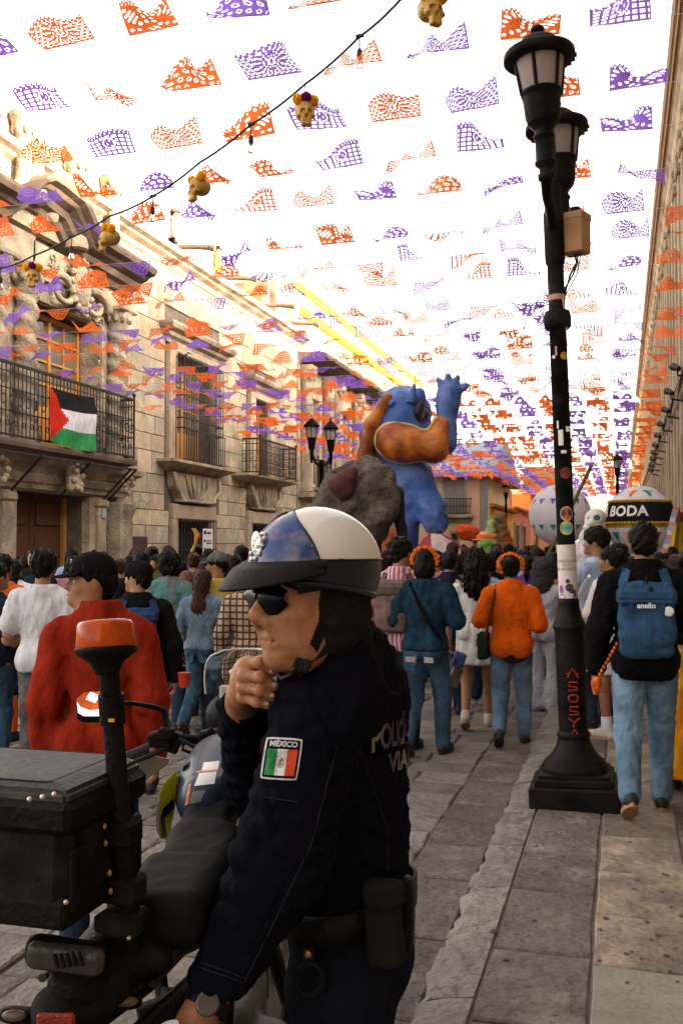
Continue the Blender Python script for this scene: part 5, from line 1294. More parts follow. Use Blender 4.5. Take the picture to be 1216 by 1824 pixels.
m_crack = mat('cracked_cloak', (.13, .105, .08), rough=.85, var=.45, scale=5, bump=.9, bscale=9, col2=(.05, .035, .03), c2scale=3, grit=.5, bdist=.06)
CD = 12.5
def add_cells(m, sc, dark, w):
    nt = m.node_tree; p = next(n for n in nt.nodes if n.type == 'BSDF_PRINCIPLED'); src = p.inputs['Base Color'].links[0].from_socket
    tc = nt.nodes.new('ShaderNodeTexCoord'); v = nt.nodes.new('ShaderNodeTexVoronoi'); v.feature = 'DISTANCE_TO_EDGE'; v.inputs['Scale'].default_value = sc
    nz = nt.nodes.new('ShaderNodeTexNoise'); nz.inputs['Scale'].default_value = sc * .7; mx = nt.nodes.new('ShaderNodeMix'); mx.data_type = 'VECTOR'; mx.inputs['Factor'].default_value = .12
    nt.links.new(tc.outputs['Object'], nz.inputs['Vector']); nt.links.new(tc.outputs['Object'], mx.inputs['A']); nt.links.new(nz.outputs['Color'], mx.inputs['B']); nt.links.new(mx.outputs['Result'], v.inputs['Vector'])
    r = nt.nodes.new('ShaderNodeMapRange'); r.inputs['From Max'].default_value = w; r.inputs['To Min'].default_value = dark; nt.links.new(v.outputs['Distance'], r.inputs['Value'])
    sc_ = nt.nodes.new('ShaderNodeVectorMath'); sc_.operation = 'SCALE'; nt.links.new(src, sc_.inputs[0]); nt.links.new(r.outputs[0], sc_.inputs['Scale']); nt.links.new(sc_.outputs[0], p.inputs['Base Color'])
add_cells(m_crack, 9, .2, .035); add_cells(m_blue, 11, .62, .05); add_cells(m_rust, 7, .7, .04)
AB2 = dep(655, 985, CD); CL = thing('cloaked_puppet', 'giant puppet seen from behind in a cracked grey cloak with dark red shoulder', 'giant puppet', (AB2.x, AB2.y, RZ))
o2 = np.array((AB2.x, AB2.y, RZ))
def Cc(x, y, d=CD): return np.array(dep(x, y, d)) - o2
me = sdf('cloak', [E_(Cc(655, 880), (px2m(54, CD), px2m(40, CD), px2m(62, CD))), E_(Cc(610, 905), (px2m(40, CD), px2m(30, CD), px2m(48, CD)), (0, R(30), 0)), C_(Cc(600, 870), Cc(640, 835), px2m(12, CD), px2m(16, CD)), C_(Cc(575, 905), Cc(600, 860), px2m(14, CD), px2m(20, CD)), C_(Cc(665, 930), Cc(668, 945), px2m(36, CD), px2m(26, CD))], .026, k=.14, wob=.03, wl=.3, streak=(1, 1, .3), seed=4); link_mesh('cloak', me, m_crack, CL)
me = sdf('red_shoulder', [C_(Cc(598, 862, CD - .28), Cc(628, 840, CD - .3), px2m(13, CD), px2m(10, CD)), E_(Cc(612, 868, CD - .26), (.13, .09, .16))], .022, k=.12, wob=.006, wl=.15); link_mesh('shoulder', me, mat('dark_red_cloth', (.075, .022, .02), rough=.85, var=.4), CL)
me = sdf('dark_drape', [C_(Cc(706, 880, CD + .1), Cc(716, 960, CD + .1), px2m(15, CD), px2m(10, CD)), C_(Cc(655, 945), Cc(655, 1140), px2m(24, CD), px2m(20, CD))], .026, k=.06, wob=.015, wl=.15, streak=(1, 1, .2)); link_mesh('drape', me, mat('black_cloth', (.014, .012, .013), rough=.95), CL)
me = sdf('head', [E_(Cc(592, 950, CD + .5), (.2, .2, .2))], .03); link_mesh('head', me, m_crack, CL)

def fig(name, label, cat, base, parts_):
    T = thing(name, label, cat, base); o3 = np.array(base)
    for (nm, prims, h, k, wob, m) in parts_:
        sh = []
        for p in prims:
            sh.append(p)
        me = sdf(nm, prims, h, k=k, wob=wob, wl=.15); ob = link_mesh(nm, me, m, T); ob.location = -Vector(base)
    return T
m_redfur = mat('red_fur', (.50, .06, .012), rough=.95, var=.4, scale=18, bump=1., bscale=30, bdist=.03)
D = 20.0; b0 = dep(838, 985, D)
fig('red_bird_puppet', 'shaggy red-orange puppet head on a bent neck above the crowd', 'puppet', (b0.x, b0.y, RZ), [
    ('head', [E_(A(834, 949, D), (px2m(24, D), .2, px2m(15, D)), (0, R(14), 0)), C_(A(852, 952, D), A(848, 985, D), px2m(8, D), px2m(7, D)), C_(A(848, 985, D), A(846, 1100, D), .1)], .03, .08, .02, m_redfur)])
D = 18.5; b0 = dep(878, 985, D); m_veil = cloth('green_veil', (.42, .42, .24), var=.3, col2=(.12, .3, .06), c2scale=6)
fig('veiled_puppet', 'tall figure under a pale green and orange veil in the distant crowd', 'puppet', (b0.x, b0.y, RZ), [
    ('veil', [C_(A(875, 928, D), A(868, 975, D), .06, .17), C_(A(868, 975, D), A(866, 1000, D), .18)], .03, .06, .02, m_veil),
    ('orange_mantle', [C_(A(890, 922, D + .2), A(892, 980, D + .2), .1, .24), E_(A(888, 926, D + .2), (.13, .12, .14)), C_(A(892, 980, D + .2), A(892, 1090, D + .2), .2)], .03, .06, .025, cloth('rust_mantle', (.34, .09, .03), col2=(.2, .14, .06), c2scale=5))])
D = 14.5; b0 = dep(770, 985, D)
UM = thing('parasol', 'faded red and white parasol open above the crowd below the beast claw', 'parasol', (b0.x, b0.y, 1.0))
s = MB(); c0 = dep(768, 950, D); rim = px2m(50, D); n = 16
tilt = Euler((R(8), R(-14), 0)).to_matrix()
for i in range(n):
    a, b2 = 2 * math.pi * i / n, 2 * math.pi * (i + 1) / n; s.mat(1 if 5 <= (i + 9) % n <= 7 else 0)
    pv = []
    for t in (0.02, .35, .7, 1.0):
        for q in (a, b2): pv.append(c0 + tilt @ Vector((rim * t * math.cos(q), rim * t * math.sin(q), -.34 * t * t)))
    s.add(pv, [(0, 1, 3, 2), (2, 3, 5, 4), (4, 5, 7, 6)], True)
s.build('canopy', [cloth('parasol_red', (.36, .06, .07), trans=.3), cloth('parasol_white', (.6, .5, .5), trans=.3)], UM)
s = MB(); s.tube([c0 + Vector((0, 0, .05)), c0 - Vector((0, 0, 1.2))], .012, 6); s.build('pole', m_stick, UM)
D = 11.0; b0 = dep(1058, 985, D); m_bone = mat('bone_white', (.55, .52, .48), rough=.7, var=.12)
SKP = fig('skull_puppet', 'white long-jawed skull puppet in a pale shroud right of the lamp post', 'puppet', (b0.x, b0.y, 0), [
    ('head', [E_(A(1060, 921, D), (.115, .12, .09)), E_(A(1055, 930, D), (.09, .12, .07)), B_(A(1052, 940, D - .05), (.085, .06, .03), .02), SUB(E_(A(1063, 923, D - .1), (.035, .06, .03))), SUB(E_(A(1047, 924, D - .1), (.03, .06, .028))), SUB(B_(A(1052, 936, D - .12), (.09, .05, .007), .004), .008)], .012, .03, .0, m_bone),
    ('shroud', [C_(A(1058, 945, D), A(1052, 985, D), .12, .2), C_(A(1052, 985, D), A(1052, 1100, D), .2)], .03, .06, .02, cloth('shroud', (.50, .46, .46)))])
s = MB(); s.ell(Vector(A(1063, 923, D - .08)), (.02, .02, .022), 8, 6); s.build('eye', mat('teal_eye', (.02, .25, .25), rough=.3, bump=0), SKP)

m_skin = mat('skin_brown', (.24, .105, .052), rough=.55, var=.12, scale=12, bump=.12, bscale=60, bdist=.004, spec=.35)
m_skin2 = mat('skin_tan', (.31, .145, .075), rough=.55, var=.12, scale=12, bump=.12, bscale=60, bdist=.004, spec=.35)
m_hair = mat('black_hair', (.0055, .0042, .0036), rough=.45, var=.6, scale=22, bump=1., bscale=60, stretch=(1, 1, .16), spec=.11, bdist=.014)
m_hairb = mat('brown_hair', (.035, .014, .009), rough=.5, var=.4, scale=14, bump=.8, bscale=45, stretch=(1, 1, .16), spec=.11, bdist=.014)
m_shoe = mat('black_shoe', (.018, .015, .015), rough=.6, bump=.1)
m_shoew = mat('pale_shoe', (.50, .44, .37), rough=.7, bump=.1)
m_sole = mat('gum_sole', (.32, .18, .09), rough=.8, bump=.1)
m_eye = mat('eye_white', (.55, .5, .46), rough=.25, bump=0); m_iris = mat('iris', (.015, .009, .006), rough=.15, bump=0)
def denim(name, c): return mat(name, c, rough=.9, var=.30, scale=7, bump=.9, bscale=13, spec=.05, col2=tuple(min(1, q * 2.1) for q in c), c2scale=3.6, c2amt=.45, bdist=.035, stretch=(1, 1, .7))
m_den = denim('blue_denim', (.026, .052, .082)); m_den2 = denim('pale_denim', (.062, .098, .14)); m_den3 = denim('dark_denim', (.013, .020, .034)); m_dengr = denim('grey_trousers', (.075, .07, .07))

ARMS = {   # elbow, wrist, hand direction, on the right side; mirrored for the left
    'down': ((.262, -.035, 1.09), (.278, .03, .85), (.0, .06, -1)),
    'swing': ((.265, .05, 1.10), (.27, .16, .90), (0, .3, -1)),
    'back': ((.25, -.12, 1.13), (.26, -.13, .89), (0, .0, -1)),
    'front': ((.275, -.02, 1.13), (.13, .19, 1.15), (-.8, .5, .3)),
    'hold': ((.25, -.03, 1.10), (.24, .20, 1.05), (0, 1, .1)),
    'phone': ((.25, .10, 1.18), (.10, .27, 1.40), (-.1, .2, 1)),
    'up': ((.30, .12, 1.50), (.22, .18, 1.74), (0, .1, 1)),
    'cross': ((.25, .06, 1.12), (-.06, .20, 1.13), (-1, .1, .1)),
}
def mir(p, s): return (p[0] * s, p[1], p[2])
def v3(p): return np.array(p, float)
HAND = {}
def hand_mesh(sg, curl=.5):
    """relaxed hand, fingers along -Z, palm facing the body; sg=+1 right, -1 left"""
    key = (sg, curl)
    if key in HAND: return HAND[key]
    pr = [E_((0, 0, -.045), (.014, .037, .046)), C_((0, 0, .02), (0, 0, -.02), .024, .026)]
    for i, (y, L) in enumerate(((.030, .070), (.010, .080), (-.010, .075), (-.029, .058))):
        a = .25 + curl * (.8 + .12 * i); x, z = 0, -.082; p = v3((x, y, z))
        for seg, (l2, r0, r1) in enumerate(((.45, .0098, .0090), (.32, .0088, .0080), (.25, .008, .0068))):
            d = v3((-sg * math.sin(a), .03 * (y / .03), -math.cos(a))); q = p + d * L * l2; pr.append(C_(p, q, r0, r1, k=.008)); p = q; a += curl * .75
    pr += [C_((0, .030, -.02), (-sg * .016, .052, -.05), .0135, .011, k=.02), C_((-sg * .016, .052, -.05), (-sg * .03, .054, -.082), .0105, .0085, k=.01)]
    HAND[key] = sdf('hand', pr, .0052, k=.016); return HAND[key]
def person_parts(q):
    """signed-distance pieces of a figure 1.70 m tall, facing +Y"""
    b = q.get('build', 1.0); st = q.get('stride', .0); ln = q.get('lean', 0.)
    def L(p, z0=.9): return (p[0], p[1] + ln * max(0, p[2] - z0), p[2])
    tor = [E_(L((0, 0, 1.25)), (.165 * b, .108 * b, .2)), E_(L((0, .012, 1.06)), (.138 * b, .102 * b, .17)), E_((0, -.005, .93), (.168 * b, .118 * b, .13)), C_(L((-.02, -.01, 1.425)), L((-.165, -.005, 1.352)), .050, .058), C_(L((.02, -.01, 1.425)), L((.165, -.005, 1.352)), .050, .058)]
    if q.get('bust'): tor += [E_(L((.07, .10, 1.22)), (.07, .06, .07)), E_(L((-.07, .10, 1.22)), (.07, .06, .07))]
    legs = {}; feet = {}
    for s in (1, -1):
        f = st * s; hip = (.088 * s * b ** .5, 0, .91)
        if f >= 0: kn = (.10 * s, .03 + f * .75, .50); an = (.10 * s, f, .085); toe = 0.
        else: kn = (.10 * s, .05 + f * .20, .47); an = (.10 * s, f * 1.05, .085 + abs(f) * .42); toe = min(1.2, abs(f) * 2.6)
        legs[s] = [C_(hip, kn, .092 * b, .062 * b ** .5), C_(kn, an, .060 * b ** .5, .040)]
        feet[s] = (v3(an), toe)
    arms = {}
    for s, nm in ((1, q.get('armR', 'down')), (-1, q.get('armL', 'down'))):
        a = ARMS[nm] if isinstance(nm, str) else nm
        sh = L((.182 * s * b ** .4, -.005, 1.36)); el = L(mir(a[0], s)); wr = L(mir(a[1], s)); hd = v3(mir(a[2], s)); hd /= np.linalg.norm(hd)
        arms[s] = (v3(sh), v3(el), v3(wr), hd)
    hy = q.get('head', 0.); hx = q.get('tilt', 0.)
    hc = v3(L((q.get('hoff', 0), .015, 1.60)))
    return tor, legs, feet, arms, hc, hy, hx, L
def rotz(p, c, a): x, y = p[0] - c[0], p[1] - c[1]; return (c[0] + x * math.cos(a) - y * math.sin(a), c[1] + x * math.sin(a) + y * math.cos(a), p[2])
def head_prims(hc, a, face=False):
    def H(x, y, z): return rotz((hc[0] + x, hc[1] + y, hc[2] + z), hc, a)
    pr = [E_(H(0, -.005, .02), (.073, .092, .092), (0, 0, a)), E_(H(0, .035, -.045), (.052, .058, .066), (0, 0, a)), C_(H(0, .085, .0), H(0, .103, -.022), .009, .015, k=.012), E_(H(0, .078, -.085), (.026, .022, .02), (0, 0, a)),
          C_((hc[0], hc[1] - .03, hc[2] - .04), (hc[0], hc[1] - .035, hc[2] - .2), .053, .06, k=.03)]
    for s in (1, -1): pr.append(E_(H(.074 * s, -.004, -.012), (.009, .02, .031), (0, .1 * s, a + .3 * s), k=.008))
    if face:
        pr += [C_(H(-.038, .082, .022), H(.038, .082, .022), .011, k=.02), C_(H(-.02, .088, -.053), H(.02, .088, -.053), .0075, k=.008), C_(H(-.018, .086, -.066), H(.018, .086, -.066), .008, k=.008)]
        for s in (1, -1): pr += [E_(H(.042 * s, .062, -.032), (.022, .02, .018), (0, 0, a), k=.02), E_(H(.014 * s, .094, -.024), (.010, .010, .009), (0, 0, a), k=.006)]
        for s in (1, -1): pr.append(SUB(E_(H(.031 * s, .093, .002), (.018, .014, .011), (0, 0, a)), .012))
    return pr
def hair_mesh(hc, a, style, h, seed=0):
    def H(x, y, z): return rotz((hc[0] + x, hc[1] + y, hc[2] + z), hc, a)
    base = [E_(H(0, -.012, .035), (.084, .102, .092), (0, 0, a)), E_(H(0, -.05, -.015), (.07, .062, .075), (0, 0, a))]
    cutf = [SUB(E_(H(0, .098, -.045), (.068, .065, .095), (0, 0, a)), .015)]
    wob, wl = .0075, .038
    if style == 'curly': base = [E_(H(0, -.02, .03), (.108, .118, .105), (0, 0, a)), E_(H(0, -.05, -.04), (.095, .08, .085), (0, 0, a))]; wob, wl = .014, .045
    if style == 'bob': base += [E_(H(0, -.045, -.05), (.092, .075, .10), (0, 0, a))]
    if style == 'long': base += [C_(H(0, -.055, -.02), H(0, -.085, -.26), .085, .085), C_(H(.03, -.08, -.25), H(.02, -.10, -.40), .07, .035), C_(H(-.035, -.08, -.25), H(-.03, -.10, -.38), .07, .04)]; wob = .008
    if style == 'longcurly': base += [E_(H(0, -.03, .0), (.11, .11, .12), (0, 0, a)), C_(H(0, -.06, -.05), H(0, -.085, -.22), .115, .12), C_(H(0, -.08, -.22), H(0, -.09, -.30), .11, .07)]; wob, wl = .022, .05
    if style == 'tail': base += [C_(H(0, -.10, .03), H(0, -.13, -.12), .035, .03), C_(H(0, -.13, -.12), H(0, -.11, -.22), .03, .012)]
    if style == 'bun': base += [E_(H(0, -.10, .06), (.05, .045, .045), (0, 0, a))]
    if style == 'buzz': base = [E_(H(0, -.010, .028), (.078, .097, .088), (0, 0, a)), E_(H(0, -.04, -.01), (.066, .060, .06), (0, 0, a))]; wob = .002
    if style == 'fluffy': base = [E_(H(0, -.012, .05), (.095, .112, .098), (0, 0, a)), E_(H(0, -.05, -.015), (.074, .066, .075), (0, 0, a))]; wob, wl = .010, .04
    return sdf('hair', base + cutf, h, k=.03, wob=wob, wl=wl, seed=seed, streak=(1, 1, .4))
def shoe_mesh(an, toe, s, kind, h=.012):
    R3 = Euler((-toe, 0, -.10 * s)).to_matrix(); o = Vector(an)
    def T(p): return tuple(R3 @ Vector(p) + o)
    up = sdf('shoe', [C_(T((0, -.035, -.042)), T((0, .15, -.05)), .042, .036), C_(T((0, -.01, .01)), T((0, .06, -.03)), .046, .04)], h, k=.03)
    so = MB(); pts = []
    for i in range(16):
        t = 2 * math.pi * i / 16; y = .062 + .135 * math.sin(t); x = (.046 + .004 * math.sin(t)) * math.cos(t); pts.append((x, y))
    so.prism(pts, R3 @ Vector((0, 0, .026)), T((0, 0, -.087)), R3 @ Vector((1, 0, 0)), R3 @ Vector((0, 1, 0))); return up, so.mesh('sole')
PEOPLE = {}
def make_person(q):
    """q: label, px/py of the head top, depth d, and the look"""
    hz = q.get('vox', .016)
    P0 = dep(q['x'], q['y'], q['d']); gz = 0. if P0.x > -.70 else RZ
    gz = q.get('gz', gz); Ht = P0.z - gz; sc = Ht / q.get('full', 1.715)
    hd = R(q.get('hdg', 0))
    T = thing('person', q['label'], 'person', (P0.x, P0.y, gz), (0, 0, hd), q.get('group', 'people walking in the festival crowd')); T.scale = (sc,) * 3
    tor, legs, feet, arms, hc, hy, hx, L = person_parts(q); hy = R(hy); seed = int(q['x'] * 7 + q['d'] * 13) % 9999
    sk = q.get('skin', m_skin); det = q['d'] < 9.5
    sleeve = q.get('sleeve', 'long'); bot = q.get('bot', 'trousers')
    body = list(tor); body = [('e', p[1], p[2] * .93, p[3], p[4], p[5]) if p[0] == 'e' else C_(p[1], p[2], p[3] * .9) for p in body]
    for s in (1, -1):
        body += [C_(p[1], p[2], p[3] * .93, p[4] * .95) for p in legs[s]]
        an, toe = feet[s]; body.append(C_(an, an + v3((0, .07, -.04)), .034, .025))
        sh, el, wr, hdv = arms[s]; body += [C_(sh, el, .052, .041), C_(el, wr, .040, .027), C_(wr, wr + hdv * (.06 if det else .10), .027, .028 if det else .036)]
    body += head_prims(hc, hy, q.get('face', False))
    me = sdf('body', body, hz * (.8 if q.get('face') else 1), k=.035); its = [(me, None)]
    if det:
        for s in (1, -1):
            sh, el, wr, hdv = arms[s]
            z = -Vector(hdv); 
            fx = Vector((s, 0, 0)); fx = (fx - z * fx.dot(z)); fx = fx.normalized() if fx.length > .1 else Vector((0, s, 0)); x = fx * s; y = z.cross(x)
            M = Matrix((x, y, z)).transposed().to_4x4(); M.translation = Vector(wr + hdv * .02)
            its.append((hand_mesh(s, q.get('curl', .5)), M))
    link_mesh('body', join_me('body', its) if len(its) > 1 else me, sk, T)
    if q.get('top') is not None:
        tp = [p for p in tor]
        hem = q.get('hem', .84)
        tp += [E_((.075, -.065, .90), (.082, .075, .095)), E_((-.075, -.065, .90), (.082, .075, .095))] if hem < .92 else []
        if hem < .8: tp += [C_((0, 0, .95), (0, 0, hem + .02), .165 * q.get('build', 1.), .175 * q.get('build', 1.) )] if q.get('aline') else [E_((0, 0, .86), (.18 * q.get('build', 1.), .13 * q.get('build', 1.), .16))]
        if sleeve != 'none':
            for s in (1, -1):
                sh, el, wr, hdv = arms[s]
                if sleeve == 'long': tp += [C_(sh, el, .058, .048, k=.022), C_(el, el + (wr - el) * .93, .047, .038, k=.03)]
                elif sleeve == '34': tp += [C_(sh, el, .058, .050, k=.022), C_(el, el + (wr - el) * .35, .05, .048, k=.03)]
                else: tp += [C_(sh, sh + (el - sh) * .72, .060, .064, k=.022)]
        nk = q.get('neck', 1.475)
        if nk > 1.46: tp += [C_(L((0, -.025, 1.42)), L((0, -.02, nk)), .066, .062)]
        me = sdf('top', tp, hz, k=.045, cuts=[((0, 0, -1), -hem), ((0, 0, 1), nk)], wob=q.get('fold', .0062), wl=q.get('wl', .085), seed=seed, grow=min(.024, q.get('loose', .013)), streak=(1, 1, .55), crease=True)
        tob = link_mesh(q.get('topname', 'shirt'), me, q['top'], T)
        if q.get('collar'):
            cb = MB(); n = 22; vs = []
            for i in range(n):
                t = 2 * math.pi * i / n; fr = .5 + .5 * math.sin(t)
                for r, z in ((.070, 1.455), (.076, 1.505 - .02 * fr), (.080, 1.508 - .02 * fr), (.094, 1.462 - .012 * fr)): c = L((0, -.012, z)); vs.append((c[0] + r * math.cos(t), c[1] + r * math.sin(t) * 1.0, c[2]))
            cb.add(vs, [(4 * i + k, 4 * ((i + 1) % n) + k, 4 * ((i + 1) % n) + k + 1, 4 * i + k + 1) for i in range(n) for k in range(3)], True); cb.build('collar', q['top'], tob, local=True)
    bm_ = q.get('botmat', m_den)
    if bot in ('trousers', 'shorts'):
        lp = [E_((0, -.005, .93), (.166 * q.get('build', 1.), .118 * q.get('build', 1.), .12)), C_((0, 0, .98), (0, 0, 1.03), .14 * q.get('build', 1.))]
        for s in (1, -1):
            a, b2 = legs[s]
            if bot == 'trousers': lp += [C_(a[1], a[2], a[3] * 1.02, a[4] * 1.12), C_(b2[1], b2[2] + v3((0, 0, .0)), b2[3] * 1.12, .056 * q.get('flare', 1.0))]
            else: lp += [C_(a[1], a[2], a[3] * 1.05, a[4] * 1.35)]
        lp += [E_((.075, -.07, .89), (.085, .075, .095)), E_((-.075, -.07, .89), (.085, .075, .095))]
        me = sdf('trousers', lp, hz, k=.03, cuts=[((0, 0, 1), min(1.03, q.get('hem', .84) + .05))], wob=.0045, wl=.08, seed=seed + 1, grow=.008, crease=True); link_mesh('trousers' if bot == 'trousers' else 'shorts', me, bm_, T)
        if bot == 'trousers' and q['d'] < 9.3:
            pk = MB()
            for sg in (1, -1):
                w2 = .055
                pts = [(-w2, .06), (w2, .06), (w2 * .95, -.03), (0, -.055), (-w2 * .95, -.03)]; zz = min(.90, q.get('hem', .84) - .075)
                pk.prism(pts, (0, -.007, 0), (.080 * sg, -.150 + abs(.9 - zz) * .25, zz), (math.cos(.32 * sg), math.sin(.32 * sg), 0), (0, 0, 1))
            if q.get('hem', .84) > .83: pk.build('back_pocket', bm_, T, local=True)
    elif bot in ('skirt', 'dress'):
        zb = q.get('skz', .42); me = sdf('skirt', [E_((0, 0, .93), (.17, .125, .14)), C_((0, 0, .92), (0, .02, zb), .165, .20 if bot == 'skirt' else .26)], hz, k=.05, cuts=[((0, 0, -1), -zb), ((0, 0, 1), 1.02)], wob=.016, wl=.13, seed=seed, streak=(1, 1, .1)); link_mesh('skirt', me, bm_, T)
    if q.get('feet', True) and q['d'] < 11.5:
        for s in (1, -1):
            up, so = shoe_mesh(feet[s][0], feet[s][1], s, None); o = link_mesh('shoe', up, q.get('shoe', m_shoe), T); link_mesh('sole', so, q.get('sole', m_sole if q.get('shoe', m_shoe) is not m_shoe else m_shoe), o)
    st = q.get('hair', 'short')
    if st: link_mesh('hair', hair_mesh(hc, hy, st, hz * .75, seed), q.get('hairm', m_hair), T)
    def H(x, y, z): return Vector(rotz((hc[0] + x, hc[1] + y, hc[2] + z), hc, hy))
    hat = q.get('hat')
    if hat:
        hm = q['hatm']
        if hat == 'cap':
            me = sdf('cap', [E_(H(0, -.012, .045), (.088, .108, .086), (0, 0, hy)), SUB(B_(H(0, 0, -.06), (.2, .2, .085), .005), .01)], .010, k=.01); ob = link_mesh('cap', me, hm, T)
            s = MB(); vs = []
            for i in range(9):
                t = i / 8 * math.pi; rr = (.075 * math.cos(t), .08 + .085 * math.sin(t)); dr = -.012 * math.sin(t) - .008 * abs(math.cos(t))
                for zz in (0, .006): vs += [H(rr[0] * .95, .055 + .0 * rr[1], .030 + zz + .01), H(rr[0], rr[1], .030 + dr + zz)]
            s.add(vs, [f for i in range(8) for f in ((4 * i, 4 * i + 4, 4 * i + 5, 4 * i + 1), (4 * i + 2, 4 * i + 3, 4 * i + 7, 4 * i + 6), (4 * i + 1, 4 * i + 5, 4 * i + 7, 4 * i + 3))], True)
            s.build('cap_brim', hm, ob, local=True)
            s = MB(); s.ell(H(0, -.012, .132), (.009, .009, .006), 8, 5); s.build('cap_button', hm, ob, local=True)
        if hat == 'flowers':
            s = MB(); rs = random.Random(seed)
            for i in range(15):
                t = -.35 + (math.pi + .7) * i / 14; c = H(.105 * math.cos(t), -.02, .035 + .09 * math.sin(t))
                for k in range(7): s.ell(c + Vector((rs.uniform(-.014, .014), rs.uniform(-.022, .014), rs.uniform(-.014, .014))), (.016, .016, .016), 7, 5)
            s.build('flower_crown', hm, T, local=True)
        if hat == 'brim':
            s = MB(); c = H(0, 0, .05); s.lathe([(.16, 0), (.165, .006), (.10, .012), (.098, .07), (.085, .085), (.0001, .09)], c, 20); s.build('hat', hm, T, local=True)
        if hat == 'ears':
            for sg in (-1, 1): p = H(.055 * sg, 0, .10); MB().tube([p, p + Vector((.018 * sg, 0, .045)), p + Vector((.028 * sg, 0, .085))], [.04, .028, .003], 8).build('ear', hm, T, local=True)
    if q.get('face'):
        for sg in (1, -1):
            ey = MB().ell(H(.031 * sg, .074, .002), (.013, .013, .011), 10, 8).build('eye', m_eye, T, local=True); MB().ell(H(.031 * sg, .0835, .002), (.006, .006, .006), 8, 6).build('iris', m_iris, ey, local=True)
            MB().tube([H(.015 * sg, .097, .024), H(.034 * sg, .096, .031), H(.052 * sg, .082, .026)], [.0045, .005, .0025], 6).build('eyebrow', m_hair, T, local=True)
        s = MB(); s.tube([H(-.021, .088, -.059), H(-.008, .0965, -.058), H(.008, .0965, -.058), H(.021, .088, -.059)], [.002, .0045, .0045, .002], 6); s.build('lips', mat('lips', (.20, .06, .04), rough=.5, bump=0), T, local=True)
    PEOPLE[q['label']] = T; q['_T'] = T; q['_arms'] = arms; q['_hc'] = hc
    return T
def worn(T, name, label, cat, parts_, group=None):
    """a bag or the like worn by person T: a thing of its own set in the same place"""
    o = thing(name, label, cat, T.location, T.rotation_euler, group); o.scale = T.scale
    for nm, me, m in parts_: link_mesh(nm, me, m, o)
    return o
def backpack(T, label, m, m2, w=.15, h=.2, dz=1.18, straps=True, text=None, y=-.20, flap=True, depth=.065):
    parts_ = [('pack', sdf('pack', [B_((0, y, dz), (w, depth, h), .05), E_((0, y - depth * .6, dz - h * .35), (w * .85, depth * .8, h * .5))], .012, k=.03, wob=.006, wl=.12), m)]
    s = MB()
    if straps:
        for sg in (-1, 1):
            s.bar((sg * .10, -.075, 1.44), (sg * .125, -.115, 1.36), .055, .012); s.bar((sg * .125, -.115, 1.36), (sg * .105, y + .03, dz + h * .75), .055, .012)
            s.bar((sg * .10, -.075, 1.445), (sg * .13, .105, 1.36), .05, .012)
        parts_.append(('strap', s.mesh('strap'), m2))
    if flap:
        s = MB(); s.box((0, y - .012, dz + h * .62), (w * 2.12, depth * 2.2, h * .55), bev=.03); parts_.append(('flap', s.mesh('flap'), m2))
    return worn(T, 'backpack', label, 'backpack', parts_, 'backpacks worn in the crowd')

c_red = cloth('red_shirt', (.235, .020, .008), fold=.4, var=.15)
c_white = cloth('white_tee', (.55, .54, .57), fold=.35)
c_navy = cloth('navy_cloth', (.012, .014, .028)); c_black = cloth('black_cloth_top', (.006, .0055, .006)); c_blackj = cloth('black_jacket', (.009, .0085, .009))
c_denimj = denim('denim_jacket', (.10, .14, .185)); c_orange = cloth('orange_shirt', (.56, .085, .006), fold=.4, var=.14); c_teal = cloth('blue_sweater', (.011, .030, .050), var=.3, scale=20)
c_blue = cloth('blue_nylon', (.022, .045, .115)); c_bluep = cloth('blue_canvas', (.028, .066, .13), var=.16, scale=14); c_dress = cloth('white_dress', (.55, .52, .49), fold=.6); c_card = cloth('white_cardigan', (.55, .49, .44), fold=.5)
c_grey = cloth('grey_costume', (.38, .36, .39), fold=.6, var=.2); c_yel = cloth('orange_dress', (.66, .25, .01)); c_cap = cloth('black_cap', (.008, .0075, .009), fold=.15)
c_pinks = None
def stripes(name, a, b2, fx, axis=0):
    m = cloth(name, a); nt = m.node_tree; p = next(n for n in nt.nodes if n.type == 'BSDF_PRINCIPLED')
    tc = nt.nodes.new('ShaderNodeTexCoord'); sx = nt.nodes.new('ShaderNodeSeparateXYZ'); nt.links.new(tc.outputs['Object'], sx.inputs[0])
    def band(sock, f, th):
        mu = nt.nodes.new('ShaderNodeMath'); mu.operation = 'MULTIPLY'; mu.inputs[1].default_value = f; nt.links.new(sock, mu.inputs[0])
        fr = nt.nodes.new('ShaderNodeMath'); fr.operation = 'FRACT'; nt.links.new(mu.outputs[0], fr.inputs[0])
        g = nt.nodes.new('ShaderNodeMath'); g.operation = 'GREATER_THAN'; g.inputs[1].default_value = th; nt.links.new(fr.outputs[0], g.inputs[0]); return g.outputs[0]
    o = band(sx.outputs[0], fx, .5)
    if axis:
        o2_ = band(sx.outputs[2], fx, .72); o1_ = band(sx.outputs[0], fx, .72)
        mm = nt.nodes.new('ShaderNodeMath'); mm.operation = 'MAXIMUM'; nt.links.new(o1_, mm.inputs[0]); nt.links.new(o2_, mm.inputs[1]); o = mm.outputs[0]
    mx = nt.nodes.new('ShaderNodeMix'); mx.data_type = 'RGBA'; mx.inputs['A'].default_value = (*a, 1); mx.inputs['B'].default_value = (*b2, 1); nt.links.new(o, mx.inputs['Factor']); nt.links.new(mx.outputs['Result'], p.inputs['Base Color'])
    return m
c_pinks = stripes('pink_striped_cotton', (.52, .42, .48), (.40, .09, .12), 26); c_plaid = stripes('plaid_cotton', (.42, .28, .18), (.06, .04, .035), 17, 1)
m_mari = mat('orange_petals', (.62, .13, .006), rough=.9, var=.3, scale=40, bump=.5)

